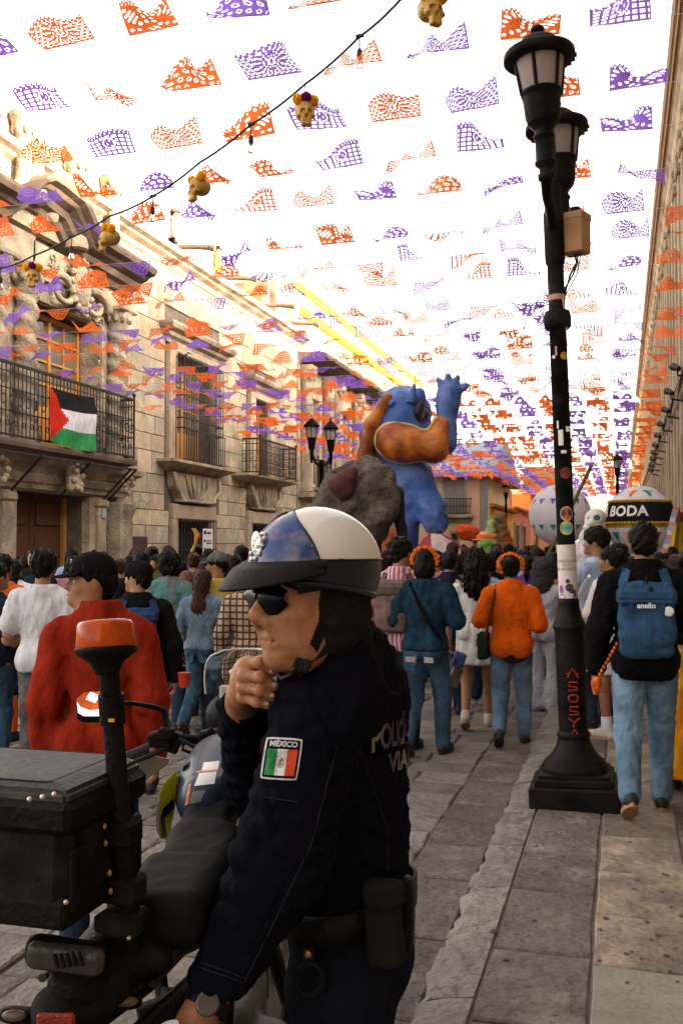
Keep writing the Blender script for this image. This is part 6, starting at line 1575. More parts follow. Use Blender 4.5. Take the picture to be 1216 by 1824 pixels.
red_man = dict(x=180, y=976, d=4.15, label='man in a long red shirt and black cap standing beyond the motorcycle', top=c_red, hem=.70, neck=1.52, loose=.026, build=.80, hoff=-.045, hdg=20, head=112, hair='short', hat='cap', hatm=c_cap, face=True, skin=m_skin2, botmat=m_den3, armL=((.225, -.03, 1.09), (.235, .03, .85), (0, .06, -1)), armR=((.225, -.03, 1.09), (.235, .03, .85), (0, .06, -1)), vox=.013, fold=.0065, wl=.17, collar=1, full=1.745, group=None)
make_person(red_man)
s = MB()      # pale mark on the cap
hc = red_man['_hc']; hy = R(112)
def HH(x, y, z): return Vector(rotz((hc[0] + x, hc[1] + y, hc[2] + z), hc, hy))
s.tube([HH(.055, .062, .06), HH(.05, .075, .075), HH(.045, .074, .09), HH(.035, .078, .095)], .004, 5); s.build('cap_badge', m_prw, red_man['_T'], local=True)

wt = dict(x=78, y=984, d=7.2, label='man in a white T-shirt and grey trousers, walking away at the left', top=c_white, sleeve='short', hem=.82, loose=.035, hdg=14, hair='fluffy', botmat=m_dengr, armL='hold', armR='down', skin=m_skin2, shoe=m_shoew); make_person(wt)
lo = dict(x=6, y=988, d=8.6, label='person in an orange and navy jersey cut by the left edge, with orange socks', top=cloth('orange_jersey', (.50, .11, .02)), sleeve='short', hdg=5, hair='short', bot='shorts', botmat=c_navy, shoe=m_shoe, armR='hold'); make_person(lo)
s = MB()
for sg in (1, -1): s.lathe([(.056, .10), (.064, .30), (.058, .40)], (.10 * sg, 0, 0), 14)
s.build('sock', cloth('orange_sock', (.5, .08, .01)), lo['_T'], local=True)
lb = dict(x=-8, y=1002, d=7.4, label='person at the left edge in blue jeans, bare arm reaching with a cup', top=c_navy, sleeve='short', hdg=-25, hair='short', botmat=m_den, shoe=m_shoew, armR='hold', skin=m_skin2); make_person(lb)
bp = dict(x=246, y=1003, d=6.8, label='man in a black jacket and dark beanie, looking to the left', top=c_blackj, neck=1.5, hem=.78, loose=.03, hdg=30, head=52, hair='short', face=True, hat=None, botmat=m_den3, armR='down', skin=m_skin2, build=1.05); make_person(bp)
me = sdf('beanie', [E_(rotz((bp['_hc'][0], bp['_hc'][1] - .012, bp['_hc'][2] + .05), bp['_hc'], R(52)), (.094, .112, .09), (0, 0, R(52))), SUB(B_((bp['_hc'][0], bp['_hc'][1], bp['_hc'][2] - .05), (.3, .3, .07), .01), .01)], .012, wob=.006, wl=.05); link_mesh('beanie', me, c_cap, bp['_T'])
backpack(bp['_T'], 'bright blue backpack on the man in the black jacket', c_blue, c_blue, w=.13, h=.17, dz=1.22, depth=.05)
cup = dep(328, 1212, 6.6)
CU = thing('drink_cup', 'red plastic cup held low by the man in the black jacket', 'cup', cup); s = MB(); s.lathe([(.03, -.045), (.042, .05), (.044, .052), (.040, .05)], (0, 0, 0), 16); s.build('cup_body', mat('red_plastic', (.42, .03, .015), rough=.35, bump=0), CU, local=True)
dg = dict(x=362, y=1016, d=8.8, label='girl with long brown hair in a pale denim jacket and blue jeans', top=c_denimj, hem=.90, loose=.03, hdg=-4, hair='long', hairm=m_hairb, botmat=m_den, armL='down', armR='swing', stride=.22, skin=m_skin2, bust=1); make_person(dg)
ce = dict(x=252, y=985, d=9.6, label='person with a dark cat-ear headband behind the blue backpack', top=c_black, hdg=10, hair='bob', hat='ears', hatm=cloth('grey_fur', (.06, .045, .05))); make_person(ce)
gv = dict(x=302, y=983, d=9.2, label='person with curly hair in a grey top with a teal back patch', top=cloth('grey_tee', (.14, .15, .16), col2=(.03, .2, .18), c2scale=5), sleeve='short', hdg=6, hair='curly', botmat=m_den3); make_person(gv)
oc = dict(x=332, y=1018, d=9.9, label='small person with reddish hair in an orange top beside the denim jacket', top=cloth('deep_orange_top', (.48, .07, .015)), hdg=25, hair='long', hairm=mat('red_hair', (.10, .03, .012), rough=.5, var=.4, bump=.6), botmat=m_den3); make_person(oc)
yh = dict(x=388, y=985, d=9.0, label='person in a yellow jacket and grey cap looking left, by the barred window', top=cloth('pale_yellow_jacket', (.52, .38, .10)), hdg=55, head=45, hair='short', hat='cap', hatm=cloth('grey_cap', (.10, .095, .09)), face=True, botmat=m_den3); make_person(yh)
pl_ = dict(x=449, y=1004, d=8.0, label='person in a beige plaid shirt partly hidden by the officer', top=c_plaid, hdg=15, hair='short', botmat=m_den3, loose=.03, hem=.78); make_person(pl_)
pk = dict(x=418, y=990, d=10.2, label='person in a pink and blue top just left of the officer helmet', top=cloth('pink_blue_top', (.5, .25, .35), col2=(.15, .3, .55), c2scale=5), hdg=0, hair='bob', botmat=m_den3); make_person(pk)

ss = dict(x=712, y=962, d=8.3, label='man in a pink and white striped shirt just right of the officer', top=c_pinks, hem=.80, loose=.03, hdg=-8, head=-25, hair='fluffy', botmat=m_den3, armL='down', skin=m_skin2, neck=1.5); make_person(ss)
backpack(ss['_T'], 'brown and black backpack on the striped shirt', cloth('brown_pack', (.16, .10, .085)), cloth('brown_pack_dark', (.10, .065, .055)), w=.14, h=.21, dz=1.18)
bw = dict(x=757, y=979, d=8.0, label='woman in a dark blue sweater with an orange flower headband, arms bent forward', top=c_teal, hem=.88, loose=.03, hdg=-6, hair='bob', hat='flowers', hatm=m_mari, botmat=m_den, armL='front', armR='front', stride=.17, build=1.02, shoe=m_shoe, bust=1); make_person(bw)
s = MB(); s.tube([(-.11, -.07, 1.445), (-.02, -.145, 1.28), (.09, -.155, 1.10), (.17, -.12, .98)], .016, 6); s.tube([(-.10, -.10, 1.42), (-.12, .05, 1.42)], .016, 6); worn(bw['_T'], 'shoulder_bag', 'thin black crossbody strap over the dark blue sweater', 'bag strap', [('strap', s.mesh('strap'), c_black)])
s = MB()      # glitter pockets
for sg in (-1, 1): s.box((.078 * sg, -.172, .815), (.085, .008, .045), rot=(R(8), 0, R(-10 * sg)), bev=.003)
s.build('pocket_trim', mat('silver_trim', (.35, .30, .27), rough=.5, var=.5, scale=60), bw['_T'], local=True)
nv = dict(x=800, y=982, d=10.0, label='person in a navy top with pale straps behind the flower headband', top=c_navy, hdg=0, hair='short', botmat=m_den3, neck=1.5, armR='down'); make_person(nv)
s = MB()
for sg in (-1, 1): s.bar((.1 * sg, -.105, 1.42), (.07 * sg, -.125, 1.12), .03, .012)
s.build('strap', c_card, nv['_T'], local=True)
wd = dict(x=848, y=980, d=9.2, label='woman in a short white dress with long black curls, bare legs mid-step', top=c_dress, sleeve='none', hem=.86, hdg=4, hair='longcurly', bot='skirt', skz=.62, botmat=c_dress, armL='down', stride=.16, shoe=m_shoew, skin=m_skin2, neck=1.40, bust=1); make_person(wd)
ow = dict(x=909, y=990, d=8.4, label='woman in a bright orange shirt with an orange flower crown and jeans', top=c_orange, sleeve='34', hem=.80, loose=.035, hdg=3, hair='bun', hat='flowers', hatm=m_mari, botmat=m_den2, armL='front', armR='hold', stride=.2, build=1.04, collar=1, neck=1.5, bust=1); make_person(ow)
s = MB(); c0 = E_; me = sdf('undershirt', [E_((0, 0, .86), (.187, .145, .12))], .016, cuts=[((0, 0, -1), -.755), ((0, 0, 1), .9)]); link_mesh('undershirt', me, cloth('brown_tee', (.045, .02, .015)), ow['_T'])
s = MB(); s.tube([(-.13, -.02, 1.45), (-.145, -.115, 1.36), (-.175, -.145, 1.2), (-.225, -.10, .98)], .015, 6); s.tube([(-.13, -.02, 1.45), (-.15, .10, 1.36)], .015, 6); s2 = sdf('bag', [B_((-.25, -.01, .90), (.05, .10, .12), .03)], .012, wob=.006, wl=.1)
s3 = MB(); s3.ell((-.302, -.03, .86), (.006, .03, .03), 10, 6); s3.box((-.303, .02, .94), (.006, .05, .03))
worn(ow['_T'], 'shoulder_bag', 'dark green shoulder bag with patches hung from a brown strap', 'bag', [('bag_body', s2, cloth('green_bag', (.018, .028, .018))), ('strap', s.mesh('strap'), cloth('brown_strap', (.11, .03, .018))), ('patch', s3.mesh('patch'), m_prw)])
gb = dep(815, 1180, 8.6); GB = thing('gift_bag', 'small purple and blue printed box dangling beside the jeans', 'box', gb, (R(10), R(18), R(20))); s = MB().box((0, 0, .03), (.10, .07, .12), bev=.006); s.build('box_body', cloth('purple_print', (.10, .05, .22), col2=(.10, .25, .5), c2scale=12), GB, local=True); s = MB().box((.0, -.037, .06), (.08, .006, .05)); s.build('print', mat('blue_print', (.08, .16, .42), bump=0), GB, local=True); s = MB().box((.02, .0, -.13), (.09, .06, .17), bev=.006); s.build('lower_box', cloth('grey_print', (.26, .22, .2), col2=(.08, .06, .1), c2scale=14), GB, local=True)
wm = dict(x=968, y=1000, d=10.2, label='person in a baggy pale grey costume and dark wolf mask', top=c_grey, hem=.80, loose=.04, hdg=-20, hair=None, botmat=c_grey, flare=1.9, armR='phone', armL='down', shoe=m_shoe, build=1.08); make_person(wm)
hc = wm['_hc']; me = sdf('wolf_mask', [E_((hc[0], hc[1], hc[2] + .03), (.135, .15, .14)), C_((hc[0], hc[1] + .05, hc[2]), (hc[0] + .02, hc[1] + .24, hc[2] - .04), .095, .06), C_((hc[0] + .09, hc[1], hc[2] + .10), (hc[0] + .12, hc[1] - .02, hc[2] + .20), .045, .01), C_((hc[0] - .09, hc[1], hc[2] + .10), (hc[0] - .12, hc[1] - .02, hc[2] + .20), .045, .01), C_((hc[0], hc[1] - .04, hc[2]), (hc[0], hc[1] - .06, hc[2] - .16), .12, .13)], .014, k=.05, wob=.008, wl=.05); link_mesh('wolf_mask', me, mat('dark_fur', (.022, .021, .024), rough=.95, var=.4, scale=20, bump=.9), wm['_T'])
wc = dict(x=1088, y=976, d=8.35, label='woman in a white cardigan and white skirt, arms folded, facing left', top=c_card, hem=.86, loose=.024, hdg=58, head=10, hair='bun', bot='skirt', skz=.58, botmat=cloth('white_skirt', (.55, .52, .52), fold=.5), armL='cross', armR='cross', shoe=m_shoew, skin=m_skin, face=True, bust=1); make_person(wc)
s = MB()
for sg in (1, -1): s.lathe([(.048, .09), (.05, .20), (.046, .205)], (.10 * sg, 0, 0), 12)
s.build('sock', c_white, wc['_T'], local=True)
mc = dict(x=1062, y=943, d=8.9, label='tall man in a pale blue shirt raising a bottle, right of the poster', top=cloth('pale_blue_shirt', (.30, .36, .50)), hem=.80, hdg=50, head=30, hair='fluffy', face=True, armL='phone', botmat=m_den3); make_person(mc)
bt_p = dep(1040, 1046, 8.4); BO = thing('water_bottle', 'clear plastic bottle held up by the man in pale blue', 'bottle', bt_p, (0, R(25), 0)); s = MB(); s.lathe([(.03, -.10), (.033, -.09), (.033, .03), (.028, .06), (.013, .085), (.013, .10)], (0, 0, 0), 14); s.build('bottle_body', mat('clear_plastic', (.6, .6, .62), rough=.15, transmission=.7, bump=0, ior=1.15), BO, local=True); s = MB(); s.lathe([(.015, .09), (.015, .115), (.0001, .116)], (0, 0, 0), 10); s.build('cap', m_prw, BO, local=True)
mb_ = dict(x=1145, y=926, d=5.95, label='man in a black shirt and faded jeans walking away along the pavement', top=c_black, hem=.80, neck=1.505, loose=.028, hdg=2, hair='short', botmat=denim('faded_denim', (.085, .13, .185)), armL='down', armR='front', stride=.2, collar=1, shoe=m_shoe, sole=m_sole, skin=m_skin, vox=.014, full=1.735, build=1.04); make_person(mb_)
T = backpack(mb_['_T'], 'blue canvas backpack with a white round badge, worn over the black shirt', c_bluep, c_bluep, w=.155, h=.215, dz=1.16, depth=.07)
s = MB(); s.lathe([(.028, 0), (.028, .006), (.022, .009), (.0001, .0095)], (.115, -.283, 1.215), 16, M=Matrix.Rotation(R(90), 3, 'X')); s.build('badge', m_prw, T, local=True)
s = text_mb('anello', .042, lambda x, y, z: (x - .005, -.292, 1.245 + y), bold=.0012); s.build('lettering', m_prw, T, local=True)
s = MB(); s.box((0, -.285, 1.285), (.30, .012, .014), bev=.003); 
for sg in (-1, 1): s.box((sg * .085, -.288, 1.235), (.022, .012, .06), bev=.003)
s.build('zip_trim', cloth('navy_trim', (.02, .04, .085)), T, local=True)
s = MB(); s.tube([(0, -.24, 1.375), (.0, -.262, 1.415), (.0, -.225, 1.40)], .008, 6); s.ell((.02, -.28, 1.335), (.014, .012, .02), 8, 6); s.build('drawstring', m_black, T, local=True)
s = MB(); s.ell((0, -.245, 1.06), (.14, .055, .085), 20, 12); s.build('front_pocket', c_bluep, T, local=True)
s = MB()
for i in range(9): s.ell((-.165 - .012 * i, -.22, 1.02 - .022 * i), (.010, .010, .012), 7, 5)
s.ell((-.28, -.22, .80), (.030, .028, .035), 10, 7); s.tube([(-.28, -.22, .79), (-.285, -.22, .73)], [.03, .012], 8)
ch = worn(mb_['_T'], 'bag_charm', 'beaded orange tassel charm hanging from the blue backpack', 'charm', [('charm', s.mesh('charm'), cloth('orange_beads', (.5, .10, .02), var=.5, scale=40))])
rw_ = dict(x=1222, y=985, d=6.6, label='woman in a long orange dress with a bare shoulder, cut by the right edge', top=c_black, sleeve='none', hem=1.05, hdg=-10, hair='bun', bot='dress', skz=.10, botmat=c_yel, armL='down', skin=m_skin2, neck=1.42, bust=1); make_person(rw_)

def roofp(x, ytop, ybot, X, label, **k):
    p0 = onX(x, ytop, X); p1 = onX(x, ybot, X); d = (p0 - CAMP).dot(_fw)
    q = dict(x=x, y=ytop, d=d, gz=p0.z - 1.66, label=label, feet=False, group='people up on the roof'); q.update(k); return make_person(q)
roofp(386, 438, 490, -11.0, 'worker in a yellow safety vest and cap standing on the stone roof', top=cloth('safety_vest', (.55, .62, .03)), sleeve='none', hdg=-70, hair='short', hat='cap', hatm=c_cap, botmat=m_den3, vox=.022)
roofp(310, 372, 450, -11.2, 'person in an orange and white top sitting back on the sunlit roof', top=cloth('orange_white_top', (.6, .42, .3)), hdg=-60, hair='short', hat='cap', hatm=cloth('rust_cap', (.3, .07, .03)), botmat=c_navy, vox=.022)

rc = random.Random(21)
styles = ['short', 'fluffy', 'bob', 'curly', 'long', 'tail', 'bun', 'short']
proto = []
for i, st in enumerate(styles):
    q = dict(armL=rc.choice(['down', 'front', 'hold']), armR=rc.choice(['down', 'front', 'swing']), stride=.1 if i % 2 else 0, build=.95 + .03 * (i % 4))
    tor, legs, feet, arms, hc, hy, hx, L = person_parts(q); h = .022
    body = [p for p in tor]; 
    for s in (1, -1):
        body += legs[s]; an, toe = feet[s]; body.append(C_(an, an + v3((0, .10, -.045)), .036, .03)); sh, el, wr, hdv = arms[s]; body += [C_(sh, el, .05, .04), C_(el, wr, .04, .027), C_(wr, wr + hdv * .12, .028, .034)]
    body = [('e', p[1], p[2] * .93, p[3], p[4], p[5]) if p[0] == 'e' else C_(p[1], p[2], p[3] * .93, p[4] * .93) for p in body]
    mb1 = sdf('body', body + head_prims(hc, 0), h, k=.035)
    tp = list(tor)
    for s in (1, -1): sh, el, wr, hdv = arms[s]; tp += [C_(sh, el, .058, .05, k=.022), C_(el, el + (wr - el) * .9, .05, .04)] if i % 3 else [C_(sh, sh + (el - sh) * .75, .062, .066, k=.022)]
    mt = sdf('shirt', tp, h, k=.045, cuts=[((0, 0, -1), -.84), ((0, 0, 1), 1.475)], wob=.006, wl=.11, seed=i, grow=.018, crease=True)
    lp = [E_((0, -.005, .93), (.168, .12, .12))]
    for s in (1, -1): a, b2 = legs[s]; lp += [C_(a[1], a[2], a[3] * 1.02, a[4] * 1.12), C_(b2[1], b2[2], b2[3] * 1.12, .056)]
    ml = sdf('trousers', lp, h, k=.03, wob=.004, wl=.1, seed=i, grow=.012, cuts=[((0, 0, 1), .92)])
    mh = hair_mesh(hc, 0, st, .017, i); proto.append((mb1, mt, ml, mh, hc))
    for me, m in ((mb1, m_skin), (mt, c_black), (ml, m_den3), (mh, m_hair)): me.materials.append(m)
tops = [('black', c_black), ('white', c_white), ('navy', c_navy), ('dark grey', cloth('dark_grey_tee', (.05, .05, .055))), ('maroon', cloth('maroon_tee', (.10, .012, .02))), ('pale blue', cloth('pale_blue_tee', (.22, .30, .45))), ('orange', cloth('orange_tee', (.48, .10, .015))), ('olive', cloth('olive_tee', (.07, .075, .03))), ('cream', cloth('cream_tee', (.45, .38, .28))), ('purple', cloth('purple_tee', (.10, .03, .16))), ('pink', cloth('pink_tee', (.48, .20, .24))), ('black', c_blackj)]
hairw = {'short': 'short black hair', 'fluffy': 'thick black hair', 'bob': 'chin-length dark hair', 'curly': 'curly dark hair', 'long': 'long dark hair', 'tail': 'dark ponytail', 'bun': 'dark hair in a bun'}
marks = [(20, 'near the left edge'), (120, 'before the dark portal doors'), (190, 'beside the portal pilaster'), (260, 'below the bronze plaque'), (345, 'under the barred window'), (430, 'left of the officer helmet'), (560, 'behind the officer'), (690, 'below the cloaked puppet'), (745, 'under the blue beast'), (790, 'by the red parasol'), (840, 'below the red bird puppet'), (890, 'below the veiled puppet'), (940, 'under the white cloth ball'), (1000, 'behind the lamp post'), (1060, 'near the skull puppet'), (1120, 'below the lettered ball'), (1190, 'beside the yellow banner')]
used_l = set(); cnt = 0
spots = []
hand_spots = [(62, 978, 12.5, 180), (190, 992, 12, 0), (28, 998, 11, 0), (130, 990, 13, 10), (215, 996, 11.5, 0), (345, 985, 12, 20), (370, 994, 11.2, -10), (372, 978, 14, 0), (405, 988, 12.6, 30), (430, 972, 11, 10), (278, 990, 13.5, 170), (232, 990, 13, 0), (318, 1000, 10.8, 8), (398, 1002, 10.4, 0),
    (672, 985, 10.4, 0), (690, 990, 11.8, 0), (738, 992, 12, 0), (778, 985, 12.4, 0), (820, 990, 11.0, 0), (830, 975, 13.5, 0), (872, 985, 12, 0), (884, 975, 15, 0), (865, 990, 10.6, 0), (938, 990, 11.6, 0), (930, 978, 14, 0), (950, 972, 17, 170), (985, 985, 12, 160), (1010, 990, 13, 0), (1035, 985, 12.5, 10), (1100, 970, 10.4, 0), (1110, 985, 12, 0), (1125, 992, 10.8, 0), (1172, 985, 9.9, 0), (1195, 975, 11, 0), (1180, 1000, 9.6, 0), (1206, 990, 8.9, -5), (1052, 990, 11, 0), (1015, 975, 15, 180)]
for h_ in hand_spots: spots.append(h_)
for i in range(64):
    d = 13 + 22 * (i / 64) ** 1.2; x = 690 + (i * 61.8 % 420) + rc.uniform(-9, 9); spots.append((x, 972 - (rc.uniform(1.44, 1.70) - 1.66) * FPX / d, d, rc.uniform(-12, 12)))
for i in range(12): d = rc.uniform(11, 16); x = 10 + i * 37 + rc.uniform(-12, 12); spots.append((x, 972 - (rc.uniform(1.45, 1.68) - 1.66) * FPX / d, d, rc.uniform(-20, 20)))
for (x, y, d, hdg) in spots:
    i = rc.randrange(len(proto)); P0 = dep(x, y, d)
    if P0.x > .95: continue
    gz = 0. if P0.x > -.70 else RZ
    tn, tm = rc.choice(tops); hn = hairw[styles[i]]; place = min(marks, key=lambda m: abs(m[0] - x))[1]
    dist = 'far off' if d > 20 else 'mid distance' if d > 14 else ''
    lab = f'{hn}, {tn} top, {place}' + (f', {dist}' if dist else '')
    k = 2
    if lab in used_l:
        for tn, tm in rc.sample(tops, len(tops)):
            lab = f'{hn}, {tn} top, {place}' + (f', {dist}' if dist else '')
            if lab not in used_l: break
    used_l.add(lab)
    mb1, mt, ml, mh, hc = proto[i]
    T = thing('person', lab, 'person', (P0.x, P0.y, gz), (0, 0, R(hdg)), 'people walking in the festival crowd'); T.scale = ((P0.z - gz) / 1.715,) * 3
    for nm, me, m in (('body', mb1, rc.choice((m_skin, m_skin2))), ('shirt', mt, tm), ('trousers', ml, rc.choice((m_den, m_den3, m_dengr, m_den3))), ('hair', mh, rc.choice((m_hair, m_hair, m_hair, m_hairb)))):
        o = link_mesh(nm, me, None, T); o.material_slots[0].link = 'OBJECT'; o.material_slots[0].material = m
for (x, y, d, lab) in ((866, 962, 12, 'straw hat with orange flowers bobbing in the crowd'), (345, 975, 11.5, 'feathered golden headdress rising before the barred window')):
    p = dep(x, y, d); T = thing('festive_hat', lab, 'hat', p)
    s = MB()
    if 'straw' in lab:
        s.lathe([(.17, 0), (.175, .008), (.09, .015), (.088, .08), (.07, .1), (.0001, .105)], (0, 0, 0), 18); s.build('hat_body', cloth('straw', (.5, .36, .16)), T, local=True); s = MB(); rs = random.Random(2)
        for k in range(26): a = k * .5; s.ell((.10 * math.cos(a), .10 * math.sin(a), .035 + rs.uniform(-.01, .02)), (.028, .028, .028), 7, 5)
        s.build('flowers', m_mari, T, local=True)
    else:
        rs = random.Random(4)
        for k in range(12): s.tube([(-.02, 0, -.06), (.03, 0, .05), (.05 + rs.uniform(-.02, .02), rs.uniform(-.03, .03), .15), (-.01 + rs.uniform(-.03, .03), rs.uniform(-.03, .03), .22)], [.025, .02, .014, .004], 5)
        s.build('feathers', mat('gold_feather', (.42, .21, .04), rough=.8, var=.4, scale=20), T, local=True)

from mathutils.bvhtree import BVHTree
m_uni = mat('navy_uniform', (.0046, .0046, .0082), rough=.92, var=.15, scale=10, bump=.45, bscale=32, bdist=.008, spec=.04)
m_unit = mat('uniform_trousers', (.0075, .0085, .014), rough=.92, var=.15, scale=10, bump=.4, bscale=32, bdist=.008, spec=.04)
m_leath = mat('black_leather', (.006, .0052, .005), rough=.5, var=.2, scale=20, bump=.3, bscale=90, spec=.16)
m_olive = mat('dark_olive_nylon', (.0095, .008, .006), rough=.85, var=.2, scale=20, bump=.4, bscale=120, bdist=.004, spec=.15)
m_helw = mat('helmet_white', (.60, .55, .50), rough=.22, var=.03, scale=6, bump=0, coat=.5, spec=.5)
m_helb = mat('helmet_blue', (.010, .040, .15), rough=.22, var=.25, scale=12, bump=0, coat=.25, spec=.3, col2=(.16, .13, .18), c2scale=22, c2amt=.30)  # greyish blotches in the colour stand for clouds reflected in the gloss
m_heln = mat('helmet_navy', (.006, .008, .016), rough=.35, bump=0, coat=.1, spec=.25)
m_visor = mat('visor_black', (.008, .007, .007), rough=.6, var=.2, scale=30, bump=.15, spec=.18)
m_lens = mat('dark_lens', (.003, .003, .004), rough=.22, bump=0, spec=.12)
m_face = mat('face_skin', (.34, .145, .068), rough=.5, var=.26, scale=24, bump=.4, bscale=130, bdist=.003, spec=.32, grit=.16, col2=(.25, .10, .045), c2scale=9, c2amt=.4)
OD = 1.80
oc_ = dep(612, 1700, 2.02); OB = Vector((oc_.x, oc_.y, RZ))
OF = thing('person', 'police officer in dark navy uniform, sunglasses and white helmet, hand at his chin strap', 'person', OB)
obn = np.array(OB)
def O(x, y, d): return np.array(dep(x, y, d)) - obn
fa = R(33); rr_ = Vector((_cr.x, _cr.y, 0)); ff_ = _f0
fwd_h = (-rr_ * math.cos(fa) - ff_ * math.sin(fa)).normalized(); right_h = fwd_h.cross(Vector((0, 0, 1))).normalized()
fwd_h = (fwd_h + Vector((0, 0, -.05))).normalized(); up_h = right_h.cross(fwd_h)
HM = Matrix((right_h, fwd_h, up_h)).transposed().to_4x4(); HM.translation = dep(551, 1057, OD + .02) - OB
def place(o): o.matrix_basis = HM; return o
hp = [E_((0, -.005, .03), (.076, .096, .10)), E_((0, .026, -.03), (.064, .066, .085)), E_((0, .040, -.085), (.050, .050, .042)), E_((0, .074, -.112), (.024, .019, .019), k=.03), C_((-.03, -.01, -.06), (-.05, .0, -.04), .03), C_((.03, -.01, -.06), (.05, .0, -.04), .03),
      C_((-.042, .080, .022), (.042, .080, .022), .013, k=.025), C_((0, .086, .012), (0, .109, -.030), .0095, .0155, k=.014), C_((0, .109, -.030), (0, .098, -.046), .012, .008, k=.01),
      C_((-.030, .04, -.115), (.030, .04, -.115), .022)]
for s in (1, -1):
    hp += [E_((.043 * s, .060, -.030), (.026, .026, .024), k=.03), E_((.0145 * s, .099, -.040), (.0105, .012, .010), k=.008), C_((.02 * s, .088, -.05), (.036 * s, .070, -.09), .012, .010, k=.02), E_((.046 * s, .03, -.08), (.018, .03, .03), k=.03)]
hp += [C_((-.022, .083, -.0665), (.022, .083, -.0665), .0085, k=.010), C_((-.019, .083, -.083), (.019, .083, -.083), .0095, k=.010), C_((0, .0925, -.0665), (0, .0925, -.067), .006, k=.012), SUB(C_((-.027, .090, -.0748), (.027, .090, -.0748), .0017), .006), SUB(C_((0, .1, -.053), (0, .1, -.06), .004), .012)]
hp += [C_((0, -.03, -.06), (0, -.048, -.16), .056, .050, k=.04)]
head_me = sdf('head', hp, .0042, k=.022, wob=.0006, wl=.03)
col_me = sdf('collar', [C_((0, -.046, -.092), (0, -.055, -.20), .072, .094)], .007, k=.02, wob=.003, wl=.06)
def lens(sg):
    vs = []; n, m2 = 12, 8
    for j in range(m2 + 1):
        for i in range(n + 1):
            u = i / n; v = j / m2 * 2 - 1; x = .005 + .066 * u; hh = .029 * (1 - .55 * max(0, u - .55) / .45) * (1 if v > 0 else (1.0 - .1 * u)) ; z = -.003 + .004 * u + v * hh * (1 - .15 * (abs(u - .4)) ** 2)
            y = .110 - .28 * max(0, x - .006) ** 1.35 * 1.6 - .010 * v * v; vs.append((sg * x, y, z))
    return vs, [(j * (n + 1) + i, j * (n + 1) + i + 1, (j + 1) * (n + 1) + i + 1, (j + 1) * (n + 1) + i) for j in range(m2) for i in range(n)]
G = bpy.data.objects.new('sunglasses', None); COL.objects.link(G); G.parent = OF; place(G)
s = MB()
for sg in (1, -1):
    v_, f_ = lens(sg); s.add(v_, f_, True); b0 = len(v_); s.add([(p[0], p[1] - .004, p[2]) for p in v_], [f[::-1] for f in f_], True)
s.build('lenses', m_lens, G, local=True)
s = MB(); s.tube([(-.008, .109, .012), (0, .112, .014), (.008, .109, .012)], .004, 8)
for sg in (1, -1): s.tube([(sg * .008, .108, .021), (sg * .03, .103, .026), (sg * .058, .078, .022), (sg * .072, .062, .014)], .0032, 6); s.bar((sg * .070, .066, .012), (sg * .080, .0, .018), .004, .011); s.bar((sg * .080, .0, .018), (sg * .078, -.06, .008), .004, .009)
s.build('frame', m_visor, G, local=True)
HC = Vector((0, -.014, .046)); HRx, HRy, HRz = .112, .128, .112
def hel(az, el, g=0.): return HC + Vector(((HRx + g) * math.cos(el) * math.sin(az), (HRy + g) * math.cos(el) * math.cos(az), (HRz + g) * math.sin(el)))
HE = bpy.data.objects.new('helmet', None); COL.objects.link(HE); HE.parent = OF; place(HE)
def shell(name, test, m, g=0., na=96, ne=48, e0=-.52):
    s = MB()
    for j in range(ne):
        for i in range(na):
            a0, a1 = 2 * math.pi * i / na - math.pi, 2 * math.pi * (i + 1) / na - math.pi; em = -.32 + .24 * math.cos((a0 + a1) / 2); rims = [-.32 + .24 * math.cos(q) for q in (a0, a1)]; E4 = [[r_ + (math.pi / 2 - r_) * (j + k) / ne for k in (0, 1)] for r_ in rims]; e0_, e1_ = E4[0]
            if test((a0 + a1) / 2, (e0_ + e1_) / 2): s.add([hel(a0, E4[0][0], g), hel(a1, E4[1][0], g), hel(a1, E4[1][1], g), hel(a0, E4[0][1], g)], [(0, 1, 2, 3)][::1], True)
    o = s.build(name, m, HE, local=True)
    bm = bmesh.new(); bm.from_mesh(o.data); bmesh.ops.remove_doubles(bm, verts=bm.verts, dist=.0004); bmesh.ops.recalc_face_normals(bm, faces=bm.faces); bm.to_mesh(o.data); bm.free()
    return o
band = lambda a, e: e < .14 + .06 * math.cos(a) 
front = lambda a, e: abs(a) < 1.16 * math.cos(min(1.5, max(0, e) * 1.25)) ** .55
shell('white_shell', lambda a, e: not front(a, e) and not band(a, e), m_helw)
shell('front_panel', lambda a, e: front(a, e) and e >= -.02, m_helb, g=-.0008)
shell('lower_band', lambda a, e: (band(a, e) and not (front(a, e) and e >= .02)) , m_heln, g=-.0008)
s = MB()
for sg in (1, -1):     # raised seam between the panels
    pts = [hel(sg * 1.16 * math.cos(min(1.5, e * 1.25)) ** .55, e, .001) for e in np.linspace(0.02, 1.18, 16)]; s.tube(pts, .0022, 6)
s.tube([hel(a, .14 + .06 * math.cos(a), .001) for a in np.linspace(1.1, 2 * math.pi - 1.1, 40)], .002, 6)
s.tube([hel(a, -.32 + .24 * math.cos(a), .0) for a in np.linspace(-math.pi, math.pi, 60)], .006, 8); s.build('seam', m_heln, HE, local=True)
s = MB(); n = 20
vs = []
for i in range(n + 1):
    a = -1.22 + 2.44 * i / n; out = .058 * math.cos(a * 1.15) ** .8 if abs(a * 1.15) < 1.57 else 0
    p = hel(a, .06, .003); q = p + Vector((.3 * math.sin(a), math.cos(a), 0)) * out + Vector((0, 0, -.030 * math.cos(a * 1.1) - .004)); mid = (p + q) / 2 + Vector((0, 0, .010))
    vs += [p + Vector((0, 0, .012)), mid + Vector((0, 0, .006)), q + Vector((0, 0, .002)), q - Vector((0, 0, .003)), mid - Vector((0, 0, .003)), p - Vector((0, 0, .012))]
